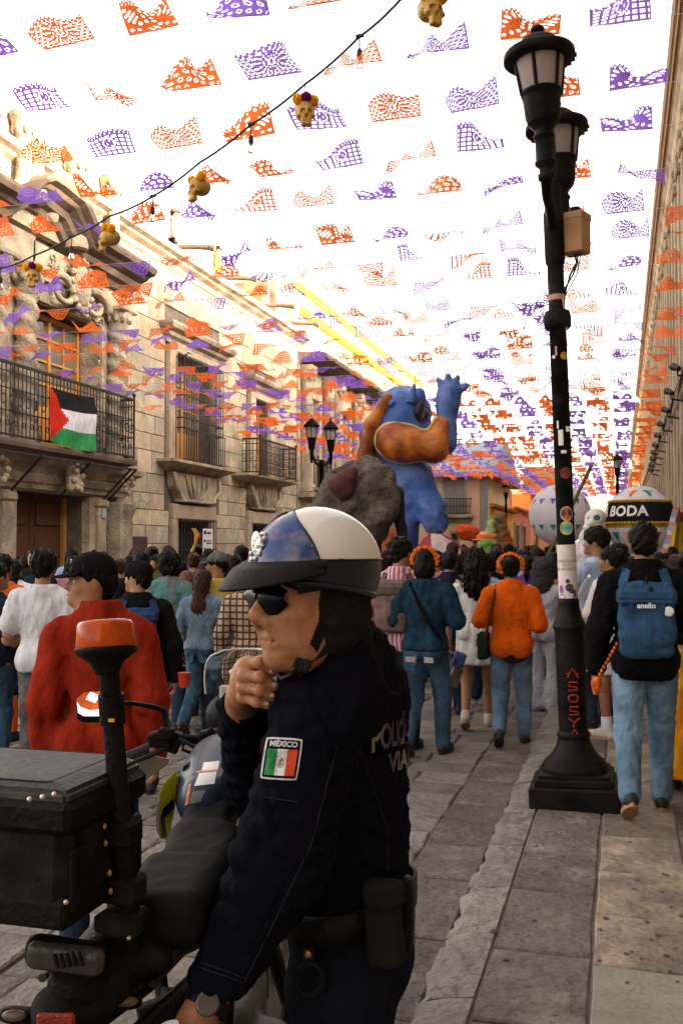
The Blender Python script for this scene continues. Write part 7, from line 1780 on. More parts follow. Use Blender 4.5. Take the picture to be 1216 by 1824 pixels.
s.add(vs, [(i * 6 + k, i * 6 + (k + 1) % 6, (i + 1) * 6 + (k + 1) % 6, (i + 1) * 6 + k) for i in range(n) for k in range(6)], True)
s.build('peak', m_visor, HE, local=True)
s = MB(); s.tube([hel(a, .09, .003) for a in np.linspace(-1.25, 1.25, 30)], .0085, 8); s.build('peak_band', m_visor, HE, local=True)
s = MB(); s.ell(hel(0, .42, .002), (.020, .004, .026), 14, 10); 
for k in range(10): a = k * .628; s.ell(hel(.17 * math.cos(a), .42 + .22 * math.sin(a), .001), (.005, .004, .005), 6, 5)
s.build('silver_badge', mat('silver_badge', (.55, .53, .52), rough=.3, metal=.8, bump=.4, bscale=120), HE, local=True)
me = sdf('liner', [E_((0, -.028, -.01), (.090, .088, .075)), E_((.068, -.02, -.055), (.020, .038, .055)), E_((-.068, -.02, -.055), (.020, .038, .055)), E_((0, -.075, -.08), (.068, .035, .07)), SUB(E_((0, .085, -.03), (.085, .07, .14)), .02)], .006, k=.03, wob=.003, wl=.04); link_mesh('liner', me, mat('helmet_liner', (.010, .009, .009), rough=.9, var=.4, scale=30, bump=.6, bscale=60, spec=.1), HE)
s = MB()
for sg in (1, -1):
    A0_ = Vector((sg * .080, .006, -.005)); pts = [A0_, Vector((sg * .077, .020, -.05)), Vector((sg * .062, .038, -.095)), Vector((sg * .034, .055, -.138)), Vector((0, .058, -.150))]
    for i in range(4): s.bar(pts[i], pts[i + 1], .020, .006, up=(sg, 0, .1))
    pts = [Vector((sg * .078, -.055, -.03)), Vector((sg * .070, .0, -.09)), Vector((sg * .055, .04, -.11))]
    for i in range(2): s.bar(pts[i], pts[i + 1], .016, .005, up=(sg, 0, .1))
s.build('chin_strap', m_leath, HE, local=True)
s = MB(); s.box((-.052, .052, -.118), (.014, .03, .024), rot=(.5, 0, -.6), bev=.003); s.build('buckle', m_visor, HE, local=True)
place(link_mesh('collar', col_me, m_uni, OF))
jk = [E_(O(612, 1345, 2.03), (.135, .205, .24), (0, 0, PSI + R(70) - R(90))), E_(O(622, 1500, 2.03), (.118, .18, .2), (0, 0, PSI + R(-20)))]
tz = PSI + R(-20)      # torso turned a little away
jk = [E_(O(612, 1345, 2.04), (.122, .195, .25), (0, 0, tz)), E_(O(624, 1520, 2.04), (.112, .172, .20), (0, 0, tz)), E_(O(640, 1240, 2.02), (.088, .16, .10), (0, 0, tz)),
      C_(O(603, 1120, 1.90), O(612, 1180, 1.96), .058, .082), C_(O(610, 1185, 1.97), O(583, 1228, 1.86), .088, .088), C_(O(605, 1190, 2.05), O(575, 1215, 2.22), .085, .08)]
armL_p = [C_(O(578, 1238, 1.855), O(502, 1530, 1.80), .090, .082, k=.03), C_(O(502, 1530, 1.80), O(392, 1745, 1.70), .080, .055, k=.05)]
armR_p = [C_(O(560, 1225, 2.22), O(452, 1400, 2.20), .075, .065, k=.03), C_(O(452, 1400, 2.20), O(429, 1262, 1.985), .062, .046, k=.03)]
jme = sdf('jacket', jk + armL_p + armR_p, (.0085), k=.05, wob=.0062, wl=.075, seed=12, crease=True, cuts=[((0, 0, -1), -(O(620, 1640, 2.02)[2]))])
JK = link_mesh('jacket', jme, m_uni, OF)
s = MB()
tr = [E_(O(628, 1690, 2.04), (.120, .178, .15), (0, 0, tz))]
hipL, hipR = O(612, 1760, 1.95), O(612, 1760, 2.16)
gz_ = 0.0
for hip, off in ((hipL, 0), (hipR, .05)):
    kn = hip + np.array([off * .3 - .01, off, -.33]); kn[2] = .50; an = kn + np.array([.02, 0, 0]); an[2] = .10
    tr += [C_(hip, kn, .105, .078), C_(kn, an, .076, .060)]
tme = sdf('trousers', tr, .011, k=.04, wob=.004, wl=.1, seed=5, cuts=[((0, 0, 1), O(620, 1640, 2.02)[2] + .06)]); link_mesh('trousers', tme, m_unit, OF)
for hip, off in ((hipL, 0), (hipR, .05)):
    kx = hip + np.array([off * .3 + .01, off, 0]); kx[2] = .085
    ffw = np.array(fwd_h); ffw[2] = 0
    me = sdf('boot', [C_(kx + [0, 0, .12], kx, .055, .052), C_(kx + [0, 0, -.04], kx + ffw * .17 + [0, 0, -.045], .045, .04)], .01, k=.03, cuts=[((0, 0, -1), .002)]); link_mesh('boot', me, m_leath, OF)
s = MB(); zb0 = O(640, 1600, 2.02)[2]; bc = O(626, 1600, 2.04)
ctz, stz = math.cos(tz), math.sin(tz)
def ringp(t, z, g=0.): x, y = (.121 + g) * math.cos(t), (.182 + g) * math.sin(t); return (bc[0] + x * ctz - y * stz, bc[1] + x * stz + y * ctz, z + .018 * math.cos(t))
n = 56; vs = []
for i in range(n):
    t = 2 * math.pi * i / n
    for g, dz in ((0, -.028), (.008, -.026), (.008, .026), (0, .028)): vs.append(ringp(t, zb0 - .01 + dz, g))
s.add(vs, [(4 * i + k, 4 * ((i + 1) % n) + k, 4 * ((i + 1) % n) + k + 1, 4 * i + k + 1) for i in range(n) for k in range(3)], True); BELT = s.build('duty_belt', m_leath, OF, local=True)
def box_px(name, x0, y0, x1, y1, d, dp, m, parent, tilt=0., h=.008, rnd=.014):
    a = O((x0 + x1) / 2, (y0 + y1) / 2, d); w2 = (x1 - x0) / FPX * d / 2; h2 = (y1 - y0) / FPX * d / 2
    return link_mesh(name, sdf(name, [B_(a, (w2, dp, h2), rnd, (0, tilt, PSI + R(-8)))], h, wob=.0015, wl=.05), m, parent)
box_px('belt_pouch', 650, 1572, 716, 1722, 1.86, .022, m_olive, BELT, R(-4)); box_px('pouch_flap', 647, 1566, 719, 1618, 1.848, .022, m_olive, BELT, R(-4))
box_px('rear_pouch', 712, 1560, 738, 1690, 1.98, .03, m_leath, BELT)
s = MB(); p = Vector(O(548, 1700, 1.83)); s.ell(p, (.0075, .004, .0075), 12, 8); s.build('brass_stud', mat('brass', (.45, .22, .07), rough=.35, metal=.7, bump=0), BELT, local=True)
s = MB(); c0 = Vector(O(551, 1745, 1.825)); s.tube([c0 + rr_ * (.024 * math.cos(t * .35)) + Vector((0, 0, .03 * math.sin(t * .35))) for t in range(19)], .005, 6); s.bar(Vector(O(548, 1690, 1.835)), Vector(O(550, 1722, 1.83)), .022, .006, up=tuple(ff_)); s.build('key_ring', m_leath, BELT, local=True)
hw = [C_(O(428, 1285, 2.02), O(431, 1240, 1.93), .034, .032), E_(O(433, 1218, 1.885), (.026, .034, .048), (0, R(8), PSI)), E_(O(440, 1203, 1.875), (.024, .03, .036), (0, R(10), PSI))]
for (k0, k1, k2, r0) in (((437, 1184, 1.848), (462, 1180, 1.828), (485, 1199, 1.833), .0102), ((434, 1204, 1.838), (464, 1206, 1.812), (490, 1222, 1.824), .0106), ((433, 1224, 1.840), (462, 1230, 1.816), (486, 1241, 1.826), .0100), ((434, 1242, 1.848), (457, 1251, 1.828), (476, 1256, 1.834), .0092)):
    a, b2, c = O(*k0), O(*k1), O(*k2); hw += [C_(a, b2, r0 * 1.08, r0, k=.005), C_(b2, c, r0, r0 * .82, k=.004), E_(b2, (r0 * 1.1,) * 3, k=.004), E_(a, (r0 * 1.2,) * 3, k=.008)]
hw += [C_(O(442, 1192, 1.90), O(466, 1180, 1.885), .015, .012, k=.015), C_(O(466, 1180, 1.885), O(485, 1187, 1.872), .0115, .009, k=.008)]
hand1 = sdf('hand', hw, .0033, k=.016, wob=.0004, wl=.015)
s = MB()
for (x, y, d, tx) in ((484, 1197, 1.822, 0), (489, 1220, 1.812, 0), (485, 1239, 1.815, 0), (475, 1254, 1.824, 0)): s.ell(Vector(O(x, y, d)), (.0055, .0022, .0042), 10, 6, M=Matrix.Rotation(PSI, 3, 'Z'))
s.build('fingernail', mat('nail', (.42, .22, .15), rough=.35, bump=0), OF, local=True)
wd_ = np.array(O(345, 1835, 1.655)) - np.array(O(392, 1745, 1.70)); wd_ /= np.linalg.norm(wd_)
w0 = O(385, 1758, 1.695); w1 = O(345, 1822, 1.655)
hl = [C_(w0, w1, .034, .031), E_(w1 + wd_ * .05, (.03, .034, .05), (R(0), R(30), PSI))]
pv = Vector(wd_); uu = pv.cross(ff_).normalized()
for i in range(4):
    b0 = w1 + wd_ * .085 + np.array(ff_ * (.03 - .02 * i)) ; e1 = b0 + wd_ * .035 + np.array(rr_) * .012; e2 = e1 + wd_ * .012 + np.array(rr_) * .03; hl += [C_(b0, e1, .0115, .0105, k=.01), C_(e1, e2, .0105, .009, k=.008)]
hl += [C_(w1 + wd_ * .02 + np.array(ff_) * -.02, w1 + wd_ * .075 - np.array(rr_) * .03 - np.array(ff_) * .03, .014, .011, k=.015)]
hand2 = sdf('hand', hl, .0042, k=.018)
cb_ = [('e', p[1], p[2] * .86, p[3], p[4], p[5]) if p[0] == 'e' else C_(p[1], p[2], p[3] * .68, p[4] * .68) for p in jk + armL_p + armR_p + tr] + [C_(np.array(HM.translation) + [0, 0, -.10], O(612, 1180, 1.98), .05, .06)]
body_me = sdf('torso', cb_, .016, k=.04)
link_mesh('body', join_me('body', [(head_me, HM), (hand1, None), (hand2, None), (body_me, None)]), m_face, OF)
wc_ = Vector(w0 + wd_ * .028)
s = MB(); u1 = pv.cross(Vector((0, 0, 1))).normalized(); u2 = pv.cross(u1)
ringpts = [(wc_ + u1 * .037 * math.cos(t * .314) + u2 * .037 * math.sin(t * .314)) for t in range(21)]
for i in range(20): s.bar(ringpts[i], ringpts[i + 1], .004, .024, up=tuple(pv))
WT = s.build('wristwatch', m_leath, OF, local=True)
vd = (Vector(CAMP) - (wc_ + OB)).normalized(); s = MB(); Mx = vd.to_track_quat('Z', 'Y').to_matrix(); s.lathe([(.020, -.006), (.0205, .003), (.018, .005)], wc_ + vd * .038, 24, M=Mx); s.build('watch_case', m_visor, WT, local=True)
s = MB(); s.lathe([(.0165, .0054), (.0001, .0056)], wc_ + vd * .038, 20, M=Mx); s.build('watch_glass', mat('watch_glass', (.02, .018, .018), rough=.5, bump=0, spec=.05), WT, local=True)
s = MB(); s.lathe([(.0200, .004), (.0200, .006), (.0165, .0062)], wc_ + vd * .038, 24, M=Mx); s.build('watch_bezel', mat('steel_bezel', (.10, .09, .085), rough=.3, metal=.6, bump=0), WT, local=True)
pp = Vector(O(300, 1826, 1.60)) + OB; s = MB(); s.tube([pp, pp + Vector((0, 0, -.09)) + rr_ * .02], .017, 14); s.build('rolled_paper', m_paper, label='rolled white paper held low in the officer left hand', cat='paper')

bv = BVHTree.FromPolygons([v.co + OB for v in jme.vertices], [tuple(p.vertices) for p in jme.polygons])
def on_jacket(x, y, g=.0022):
    r = ray(x, y).normalized(); h_, nn, i, dd = bv.ray_cast(CAMP, r)
    if h_ is None: return None
    return h_ - OB - r * g
px_c = [(474, 1312), (540, 1316), (529, 1391), (462, 1387)]
def bil(u, v): a, b2, c, d_ = px_c; x = (a[0] * (1 - u) + b2[0] * u) * (1 - v) + (d_[0] * (1 - u) + c[0] * u) * v; y = (a[1] * (1 - u) + b2[1] * u) * (1 - v) + (d_[1] * (1 - u) + c[1] * u) * v; return x, y
def badge(u, v, g=0.):
    a, b2 = (u * 2 - 1), (v * 2 - 1); f = 1 - .045 * a ** 4 * b2 ** 4; p = on_jacket(*bil((a * f + 1) / 2, (b2 * f + 1) / 2), g=.0035 + g)
    return p if p is not None else Vector((0, 0, .5))
def rect(mb, u0, v0, u1, v1, g, n=12):
    vs = [badge(u0 + (u1 - u0) * i / n, v0 + (v1 - v0) * j / n, g) for j in range(n + 1) for i in range(n + 1)]
    mb.add(vs, [(j * (n + 1) + i, (j + 1) * (n + 1) + i, (j + 1) * (n + 1) + i + 1, j * (n + 1) + i + 1) for j in range(n) for i in range(n)])
s = MB(); rect(s, 0, 0, 1, 1, 0, 20); PA = s.build('flag_patch', mat('patch_edge', (.50, .46, .48), rough=.9, bscale=120, bump=.4), JK, local=True)
s = MB(); rect(s, .05, .045, .95, .955, .0012, 20); s.build('patch_ground', m_uni, PA, local=True)
for i, (nm, c) in enumerate((('green', (.015, .17, .05)), ('white', (.60, .57, .58)), ('red', (.55, .05, .012)))):
    s = MB(); rect(s, .10 + .267 * i, .27, .10 + .267 * (i + 1), .90, .0024, 10); s.build('patch_stripe', mat('thread_' + nm, c, rough=.9, bump=.4, bscale=150, var=.12, scale=60), PA, local=True)
s = MB()
for (cx, cy, ru, rv_) in ((.5, .58, .065, .085), (.5, .52, .045, .05)):
    pts = [badge(cx + ru * math.cos(t * .524), cy + rv_ * math.sin(t * .524), .0032) for t in range(12)]; s.add([badge(cx, cy, .0032)] + pts, [(0, i + 1, (i + 1) % 12 + 1) for i in range(12)])
s.build('patch_emblem', mat('emblem_brown', (.24, .13, .04), rough=.9, var=.5, scale=120, bump=0), PA, local=True)
s = MB()
for k in range(6): a = math.pi * (k + .5) / 6; pts = [badge(.5 + .085 * math.cos(a) + .02 * math.cos(t), .60 + .10 * math.sin(a) + .02 * math.sin(t), .0034) for t in range(6)]; s.add(pts, [tuple(range(6))])
s.build('patch_wreath', mat('emblem_green', (.12, .16, .03), rough=.9, bump=0), PA, local=True)
tb = MB(); text_mb('MÉXICO', .205, lambda x, y, z: badge(.5 + x * .98, .155 - y * .88, .0026), tb, bold=.010); tb.build('patch_lettering', MATS['patch_edge'], PA, local=True)
m_prn = mat('grey_print', (.17, .15, .13), rough=.9, var=.25, scale=40, bump=.2)
def back_word(txt, x0, yc, hgt, squash, skew):
    def f(x, y, z):
        X = x0 + (1 - math.exp(-x * squash / 75)) * 75; Yp = yc - y + skew * (X - x0); p = None; XX = X
        for g in range(14):
            p = on_jacket(XX, Yp, .006)
            if p is not None: break
            XX -= 1.5
        return p if p is not None else Vector(O(700, 1320, 2.0))
    return text_mb(txt, hgt, f, MB(), bold=1.6, align='LEFT')
back_word('POLICÍA', 660, 1322, 62, .62, -.30).build('back_lettering', m_prn, JK, local=True)
back_word('VIAL', 692, 1362, 46, .62, -.30).build('back_lettering', m_prn, JK, local=True)

def seam(pts, r=.0011, n=9):
    out = []
    for i in range(len(pts) - 1):
        for k in range(n):
            t = k / n; p = on_jacket(pts[i][0] + (pts[i + 1][0] - pts[i][0]) * t, pts[i][1] + (pts[i + 1][1] - pts[i][1]) * t, .0006)
            if p is not None: out.append(p)
    return MB().tube(out, r, 5)
m_thread = mat('seam_thread', (.009, .009, .014), rough=.8, bump=0)
for pts in ([(560, 1178), (600, 1235), (640, 1330), (628, 1420)], [(600, 1330), (556, 1500), (480, 1660), (430, 1760)], [(655, 1215), (715, 1240)], [(640, 1330), (690, 1480), (690, 1560)], [(352, 1722), (400, 1738), (436, 1752)], [(356, 1714), (404, 1730), (440, 1744)], [(470, 1420), (540, 1430)]): seam(pts).build('seam', m_thread, JK, local=True)
m_blk = mat('black_plastic', (.006, .0055, .0055), rough=.5, var=.3, scale=14, bump=.25, bscale=80, spec=.10)
m_blkm = mat('black_textured', (.0085, .008, .008), rough=.75, var=.4, scale=18, bump=.6, bscale=160, bdist=.004, spec=.09, col2=(.016, .014, .013), c2scale=9)
m_gry = mat('grey_lid', (.030, .029, .029), rough=.55, var=.3, scale=10, bump=.3, bscale=60)
m_alu = mat('worn_aluminium', (.30, .28, .28), rough=.38, metal=.8, var=.2, scale=12, bump=.1)
m_seat = mat('seat_vinyl', (.007, .0065, .0065), rough=.75, var=.2, scale=30, bump=.5, bscale=220, bdist=.002, spec=.15)
m_tank = mat('navy_tank', (.010, .020, .048), rough=.38, var=.15, scale=5, bump=0, coat=.08, spec=.25)
m_lime = mat('lime_shroud', (.66, .70, .02), rough=.35, var=.12, scale=6, bump=.05)
m_riv = mat('bright_rivet', (.60, .48, .42), rough=.3, metal=.7, bump=0)
m_amb = mat('amber_lens', (.60, .085, .006), rough=.12, transmission=.45, bump=0, var=.25, scale=40, ior=1.3)
m_rub2 = mat('rubber_grip', (.012, .011, .011), rough=.8, bump=.5, bscale=160)
m_tyre = mat('tyre', (.014, .013, .012), rough=.9, bump=.5, bscale=60)
bd = (rr_ * .12 + ff_ * .993).normalized(); br_ = bd.cross(Vector((0, 0, 1)))
tail0 = dep(125, 1790, 1.62); AX = Vector((tail0.x, tail0.y, RZ)) + bd * .30          # point below the rear axle
MO = thing('motorcycle', 'black and lime police motorcycle with a rear case, parked beside the officer', 'motorcycle', AX)
def K(lat, y, z): return br_ * lat + bd * y + Vector((0, 0, z))                        # bike frame: right, forward, up
def Kp(x, y, d): return dep(x, y, d) - AX
def kb(mb, c, dim, bev=.006, rot=None):
    M = Matrix((br_, bd, Vector((0, 0, 1)))).transposed()
    mb.box(c, dim, M @ (Euler(rot).to_matrix() if rot else Matrix.Identity(3)), bev)
def wheel(y, rad, wd2):
    Mw = Matrix((bd, Vector((0, 0, 1)), br_)).transposed(); s = MB(); pr = []
    for k in range(9): a = math.pi * k / 8; pr.append((rad - wd2 * .9 + wd2 * .9 * math.sin(a), -wd2 * math.cos(a)))
    s.lathe(pr + [(rad - wd2 * 1.1, wd2 * .7), (rad - wd2 * 1.1, -wd2 * .7), pr[0]], K(0, y, rad), 40, M=Mw)
    for k in range(40):
        a = 2 * math.pi * k / 40; c = K(0, y, rad) + (bd * math.cos(a) + Vector((0, 0, 1)) * math.sin(a)) * (rad - .004)
        for q in (-.5, .5): s.box(c + br_ * wd2 * q * .9, (wd2 * .6, .018, .018), Matrix((br_, (-bd * math.sin(a) + Vector((0, 0, 1)) * math.cos(a)), (bd * math.cos(a) + Vector((0, 0, 1)) * math.sin(a)))).transposed())
    W = s.build('wheel', m_tyre, MO, local=True)
    s = MB(); rr2 = rad - wd2 * 1.15; s.lathe([(rr2, -.03), (rr2 - .015, -.02), (rr2 - .015, .02), (rr2, .03)], K(0, y, rad), 36, M=Mw)
    for k in range(28): a = k * 2 * math.pi / 28; dv = bd * math.cos(a) + Vector((0, 0, 1)) * math.sin(a); s.tube([K(0, y, rad) + dv * .04 + br_ * (.03 if k % 2 else -.03), K(0, y, rad) + dv * (rr2 - .01)], .0022, 4, cap=False)
    s.lathe([(.04, -.05), (.045, -.03), (.045, .03), (.04, .05)], K(0, y, rad), 16, M=Mw); s.lathe([(.11, .055), (.11, .059), (.06, .059), (.06, .055)], K(0, y, rad), 24, M=Mw); s.build('rim', m_alu, W, local=True)
wheel(0, .325, .06); wheel(1.38, .345, .048)
s = MB()
for q in (-1, 1):
    s.tube([K(.10 * q, 0, .325), K(.09 * q, .30, .36), K(.08 * q, .52, .40)], .022, 8); s.tube([K(.06 * q, .50, .35), K(.09 * q, .45, .75), K(.06 * q, 1.0, .98)], .018, 8); s.tube([K(.09 * q, .45, .74), K(.11 * q, .0, .84), K(.10 * q, -.28, .88)], .014, 8)
    s.tube([K(.05 * q, 1.0, .95), K(.07 * q, .95, .40), K(.06 * q, .5, .30)], .016, 8)
s.tube([K(0, .30, .70), K(0, .16, .42)], .03, 10); s.build('frame', m_blk, MO, local=True)
s = MB()
for q in (-1, 1): s.tube([K(.095 * q, 1.38, .345), K(.095 * q, 1.14, .92), K(.09 * q, 1.08, 1.06)], [.026, .022, .02], 10)
kb(s, K(0, 1.08, 1.05), (.24, .07, .03)); s.build('fork', m_blk, MO, local=True)
me = sdf('engine', [B_(np.array(K(0, .68, .42)), (.11, .15, .13), .03, (0, 0, math.atan2(bd.y, bd.x) - R(90))), C_(np.array(K(0, .78, .48)), np.array(K(0, .90, .70)), .08, .075), C_(np.array(K(.14, .62, .40)), np.array(K(.10, .62, .40)), .09)], .014, k=.03); link_mesh('engine', me, mat('engine_metal', (.08, .075, .07), rough=.5, metal=.6, var=.3, scale=10, bump=.3), MO)
s = MB(); s.tube([K(.10, .92, .55), K(.14, .98, .36), K(.15, .75, .28), K(.16, .4, .36), K(.17, .15, .52), K(.17, -.18, .66)], [.022, .022, .022, .025, .045, .05], 12); s.build('exhaust', m_blk, MO, local=True)
e0 = Kp(118, 1500, 1.50); e1 = Kp(250, 1500, 1.73)
cd_ = (e1 - e0); cd_.z = 0; cl = cd_.length; cd_.normalize(); cw = -Vector((cd_.y, -cd_.x, 0)); zt_ = Kp(118, 1446, 1.50).z; zb_ = Kp(118, 1655, 1.50).z
Mc = Matrix((-cw, cd_, Vector((0, 0, 1)))).transposed(); CC = Vector((e0.x, e0.y, 0)) + cd_ * (cl / 2) + cw * .24
s = MB(); s.box((CC.x, CC.y, (zt_ + zb_) / 2 - .01), (.48, cl, zt_ - zb_ - .02), Mc, .022); CA = s.build('rear_case', m_blkm, MO, local=True)
s = MB(); s.box((CC.x, CC.y, zt_ - .012), (.50, cl + .02, .05), Mc, .010); s.box((CC.x, CC.y, zb_ + .02), (.485, cl + .006, .05), Mc, .01)
for q in (-1, 1): p = CC + cw * (.243 * -1) + cd_ * (q * cl * .36); s.box((p.x, p.y, (zt_ + zb_) / 2 - .02), (.012, .05, zt_ - zb_ - .08), Mc, .004)
s.build('case_trim', m_blk, CA, local=True)
s = MB(); lid = []
for (f_, z) in ((1, 0), (1, .014), (.86, .026), (.82, .027)):
    lid.append([(CC + cw * (.24 * f_ * a) + cd_ * (cl / 2 * (f_ if f_ < 1 else 1) * b2) + Vector((0, 0, zt_ + .013 + z))) for a, b2 in ((-1, -1), (-1, 1), (1, 1), (1, -1))])
vs = [p for r_ in lid for p in r_]; s.add(vs, [(r_ * 4 + i, r_ * 4 + (i + 1) % 4, (r_ + 1) * 4 + (i + 1) % 4, (r_ + 1) * 4 + i) for r_ in range(3) for i in range(4)] + [(12, 13, 14, 15)]); o = s.build('case_lid', m_gry, CA, local=True)
bm = bmesh.new(); bm.from_mesh(o.data); bmesh.ops.recalc_face_normals(bm, faces=bm.faces); bmesh.ops.bevel(bm, geom=list(bm.edges), offset=.006, segments=2, affect='EDGES'); bm.to_mesh(o.data); bm.free()
s = MB(); p = CC + cw * .02 - cd_ * (cl / 2 + .012); s.box((p.x, p.y, zt_ + .02), (.12, .03, .05), Mc, .008); s.build('latch', m_blk, CA, local=True)
s = MB()
for (x, y, d) in ((53, 1424, 1.485), (76, 1420, 1.485), (97, 1415, 1.485), (160, 1400, 1.585), (118, 1607, 1.485), (230, 1671, 1.62)): s.ell(Kp(x, y, d), (.0042,) * 3, 10, 7)
s.build('rivet', m_riv, CA, local=True, kind='stuff')
s = MB(); b0, b1_ = Kp(232, 1690, 1.66), Kp(194, 1185, 1.62)
s.tube([b0, b0.lerp(b1_, .45), b0.lerp(b1_, .46), b0.lerp(b1_, .98), b1_], [.021, .0205, .0175, .0165, .018], 20); s.tube([b0.lerp(b1_, .80), b0.lerp(b1_, .90)], [.0215, .021], 20); BP = s.build('beacon_pole', m_blk, MO, local=True)
s = MB()
for t in (.42, .22, .10):
    s = MB(); c = b0.lerp(b1_, t); s.box(c + rr_ * -.004, (.062, .06, .040), Mc, .006); s.box(c + rr_ * -.03 + ff_ * .02, (.03, .08, .028), Mc, .004); s.build('clamp', m_blkm, BP, local=True)
s = MB()
for (x, y) in ((186, 1472), (188, 1502), (195, 1555), (197, 1588)): s.ell(Kp(x, y, 1.612), (.0048, .0048, .006), 8, 6)
s.build('clamp_bolt', mat('brass_bolt', (.40, .25, .06), rough=.4, metal=.7, bump=0), BP, local=True)
s = MB(); s.box(Kp(199, 1283, 1.595), (.010, .003, .005)); s.build('yellow_tag', mat('yellow_tag', (.55, .30, .01), bump=0), BP, local=True)
bt_ = Kp(190, 1168, 1.62); Mb = Euler((R(-4), R(-5), 0)).to_matrix()
s = MB(); s.lathe([(.018, -.03), (.022, -.022), (.026, -.012), (.048, .004), (.050, .010), (.050, .014), (.046, .016)], bt_, 32, M=Mb); BB_ = s.build('beacon_base', m_blk, MO, local=True)
s = MB(); s.lathe([(.0475, .014), (.0485, .018), (.0455, .050), (.042, .056), (.030, .059), (.0001, .060)], bt_, 36, M=Mb); s.build('beacon_lens', m_amb, BB_, local=True)
s = MB(); s.lathe([(.040, .016), (.040, .026), (.012, .028), (.012, .046), (.0001, .047)], bt_, 20, M=Mb); s.build('beacon_core', mat('beacon_core', (.55, .12, .02), rough=.4, metal=.3, bump=0), BB_, local=True)
s = MB(); s.tube([Kp(252, 1598, 1.75), Kp(300, 1583, 1.86), Kp(338, 1573, 1.93), Kp(346, 1582, 1.95), Kp(335, 1600, 1.95)], [.013, .0135, .0135, .012, .010], 12); s.build('grab_rail', m_alu, MO, local=True)
me = sdf('tail', [C_(np.array(Kp(330, 1640, 2.0)), np.array(Kp(215, 1690, 1.72)), .060, .055), C_(np.array(Kp(215, 1690, 1.72)), np.array(Kp(140, 1755, 1.62)), .06, .05), B_(np.array(Kp(118, 1700, 1.585)), (.065, .02, .026), .018, (0, R(8), PSI)), B_(np.array(Kp(250, 1660, 1.80)), (.08, .14, .02), .015, (0, 0, PSI))], .0085, k=.03); link_mesh('tail', me, m_blk, MO)
me = sdf('tail_lamp', [B_(np.array(Kp(118, 1707, 1.565)), (.062, .014, .022), .014, (0, R(7), PSI))], .005); TL = link_mesh('tail_lamp', me, mat('smoked_lens', (.045, .036, .030), rough=.25, bump=.2, bscale=60, spec=.3), MO)
s = MB()
for k in range(5): s.box(Kp(100 + k * 11, 1712 - k, 1.548), (.004, .004, .022), rot=(0, R(-15), PSI)); 
s.build('lamp_ribs', m_blk, TL, local=True)
me = sdf('rear_fender', [C_(np.array(Kp(190, 1740, 1.66)), np.array(Kp(110, 1800, 1.60)), .05, .045), B_(np.array(Kp(120, 1850, 1.60)), (.045, .012, .06), .01, (0, 0, PSI)), C_(np.array(Kp(240, 1720, 1.8)), np.array(Kp(150, 1790, 1.68)), .055, .05)], .009, k=.03); link_mesh('rear_fender', me, m_blkm, MO)
s = MB(); s.box(Kp(100, 1822, 1.535), (.060, .010, .030), rot=(0, 0, PSI), bev=.004); s.build('reflector', mat('red_reflector', (.22, .018, .006), rough=.25, bump=.3, bscale=200), MO, local=True)
s = MB(); s.box(Kp(157, 1815, 1.59), (.020, .012, .075), rot=(0, 0, PSI), bev=.003); s.build('plate_bracket', m_gry, MO, local=True)
for (x, y, d, x2, y2) in ((26, 1808, 1.60, 62, 1800), (225, 1783, 1.66, 175, 1790)):
    me = sdf('turn_signal', [E_(np.array(Kp(x, y, d)), (.028, .018, .0125), (0, R(6), PSI)), C_(np.array(Kp(x, y, d + .01)), np.array(Kp(x2, y2, d + .02)), .008)], .0045, k=.01); TS = link_mesh('turn_signal', me, m_blk, MO)
    s = MB(); s.ell(Kp(x, y + 1, d - .012), (.021, .009, .009), 12, 8, M=Matrix.Rotation(PSI, 3, 'Z')); s.build('lens', mat('smoked_amber', (.12, .08, .055), rough=.2, bump=.2, bscale=90, spec=.4), TS, local=True)
s = MB(); s.tube([Kp(262, 1730, 1.78), Kp(245, 1752, 1.74), Kp(216, 1780, 1.70), Kp(206, 1796, 1.68)], [.013, .012, .010, .009], 10); s.build('foot_peg_hanger', m_alu if False else m_gry, MO, local=True)
s = MB(); s.tube([Kp(330, 1800, 1.95), Kp(300, 1770, 1.95), Kp(296, 1800, 1.95), Kp(310, 1835, 1.95), Kp(350, 1835, 1.95)], .012, 8); s.tube([Kp(250, 1824, 1.9), Kp(300, 1805, 1.92), Kp(360, 1790, 1.95)], .035, 10); s.build('side_guard', m_blk, MO, local=True)
me = sdf('seat', [B_(np.array(Kp(368, 1475, 2.20)), (.058, .11, .040), .03, (R(22), 0, PSI - R(7))), B_(np.array(Kp(352, 1545, 2.02)), (.080, .14, .045), .035, (R(6), 0, PSI - R(7))), B_(np.array(Kp(310, 1600, 1.82)), (.085, .12, .05), .035, (R(2), 0, PSI - R(7)))], .008, k=.05, wob=.001, wl=.05); link_mesh('seat', me, m_seat, MO)
s = MB()
for q in (-1, 1): s.tube([K(.09 * q, .38, .86), K(.11 * q, .1, .90), K(.10 * q, -.18, .92)], .008, 6)
s.build('seat_piping', m_gry, MO, local=True)
me = sdf('tank', [C_(np.array(Kp(370, 1425, 2.28)), np.array(Kp(396, 1366, 2.50)), .066, .078), E_(np.array(Kp(388, 1396, 2.42)), (.092, .15, .07), (R(20), 0, PSI - R(7)))], .008, k=.05); TK = link_mesh('tank', me, m_tank, MO)
tv = BVHTree.FromPolygons([v.co + AX for v in me.vertices], [tuple(p.vertices) for p in me.polygons])
def on_tank(x, y, g=.002):
    r = ray(x, y).normalized(); h_, nn, i, dd = tv.ray_cast(CAMP, r); return None if h_ is None else h_ - AX - r * g
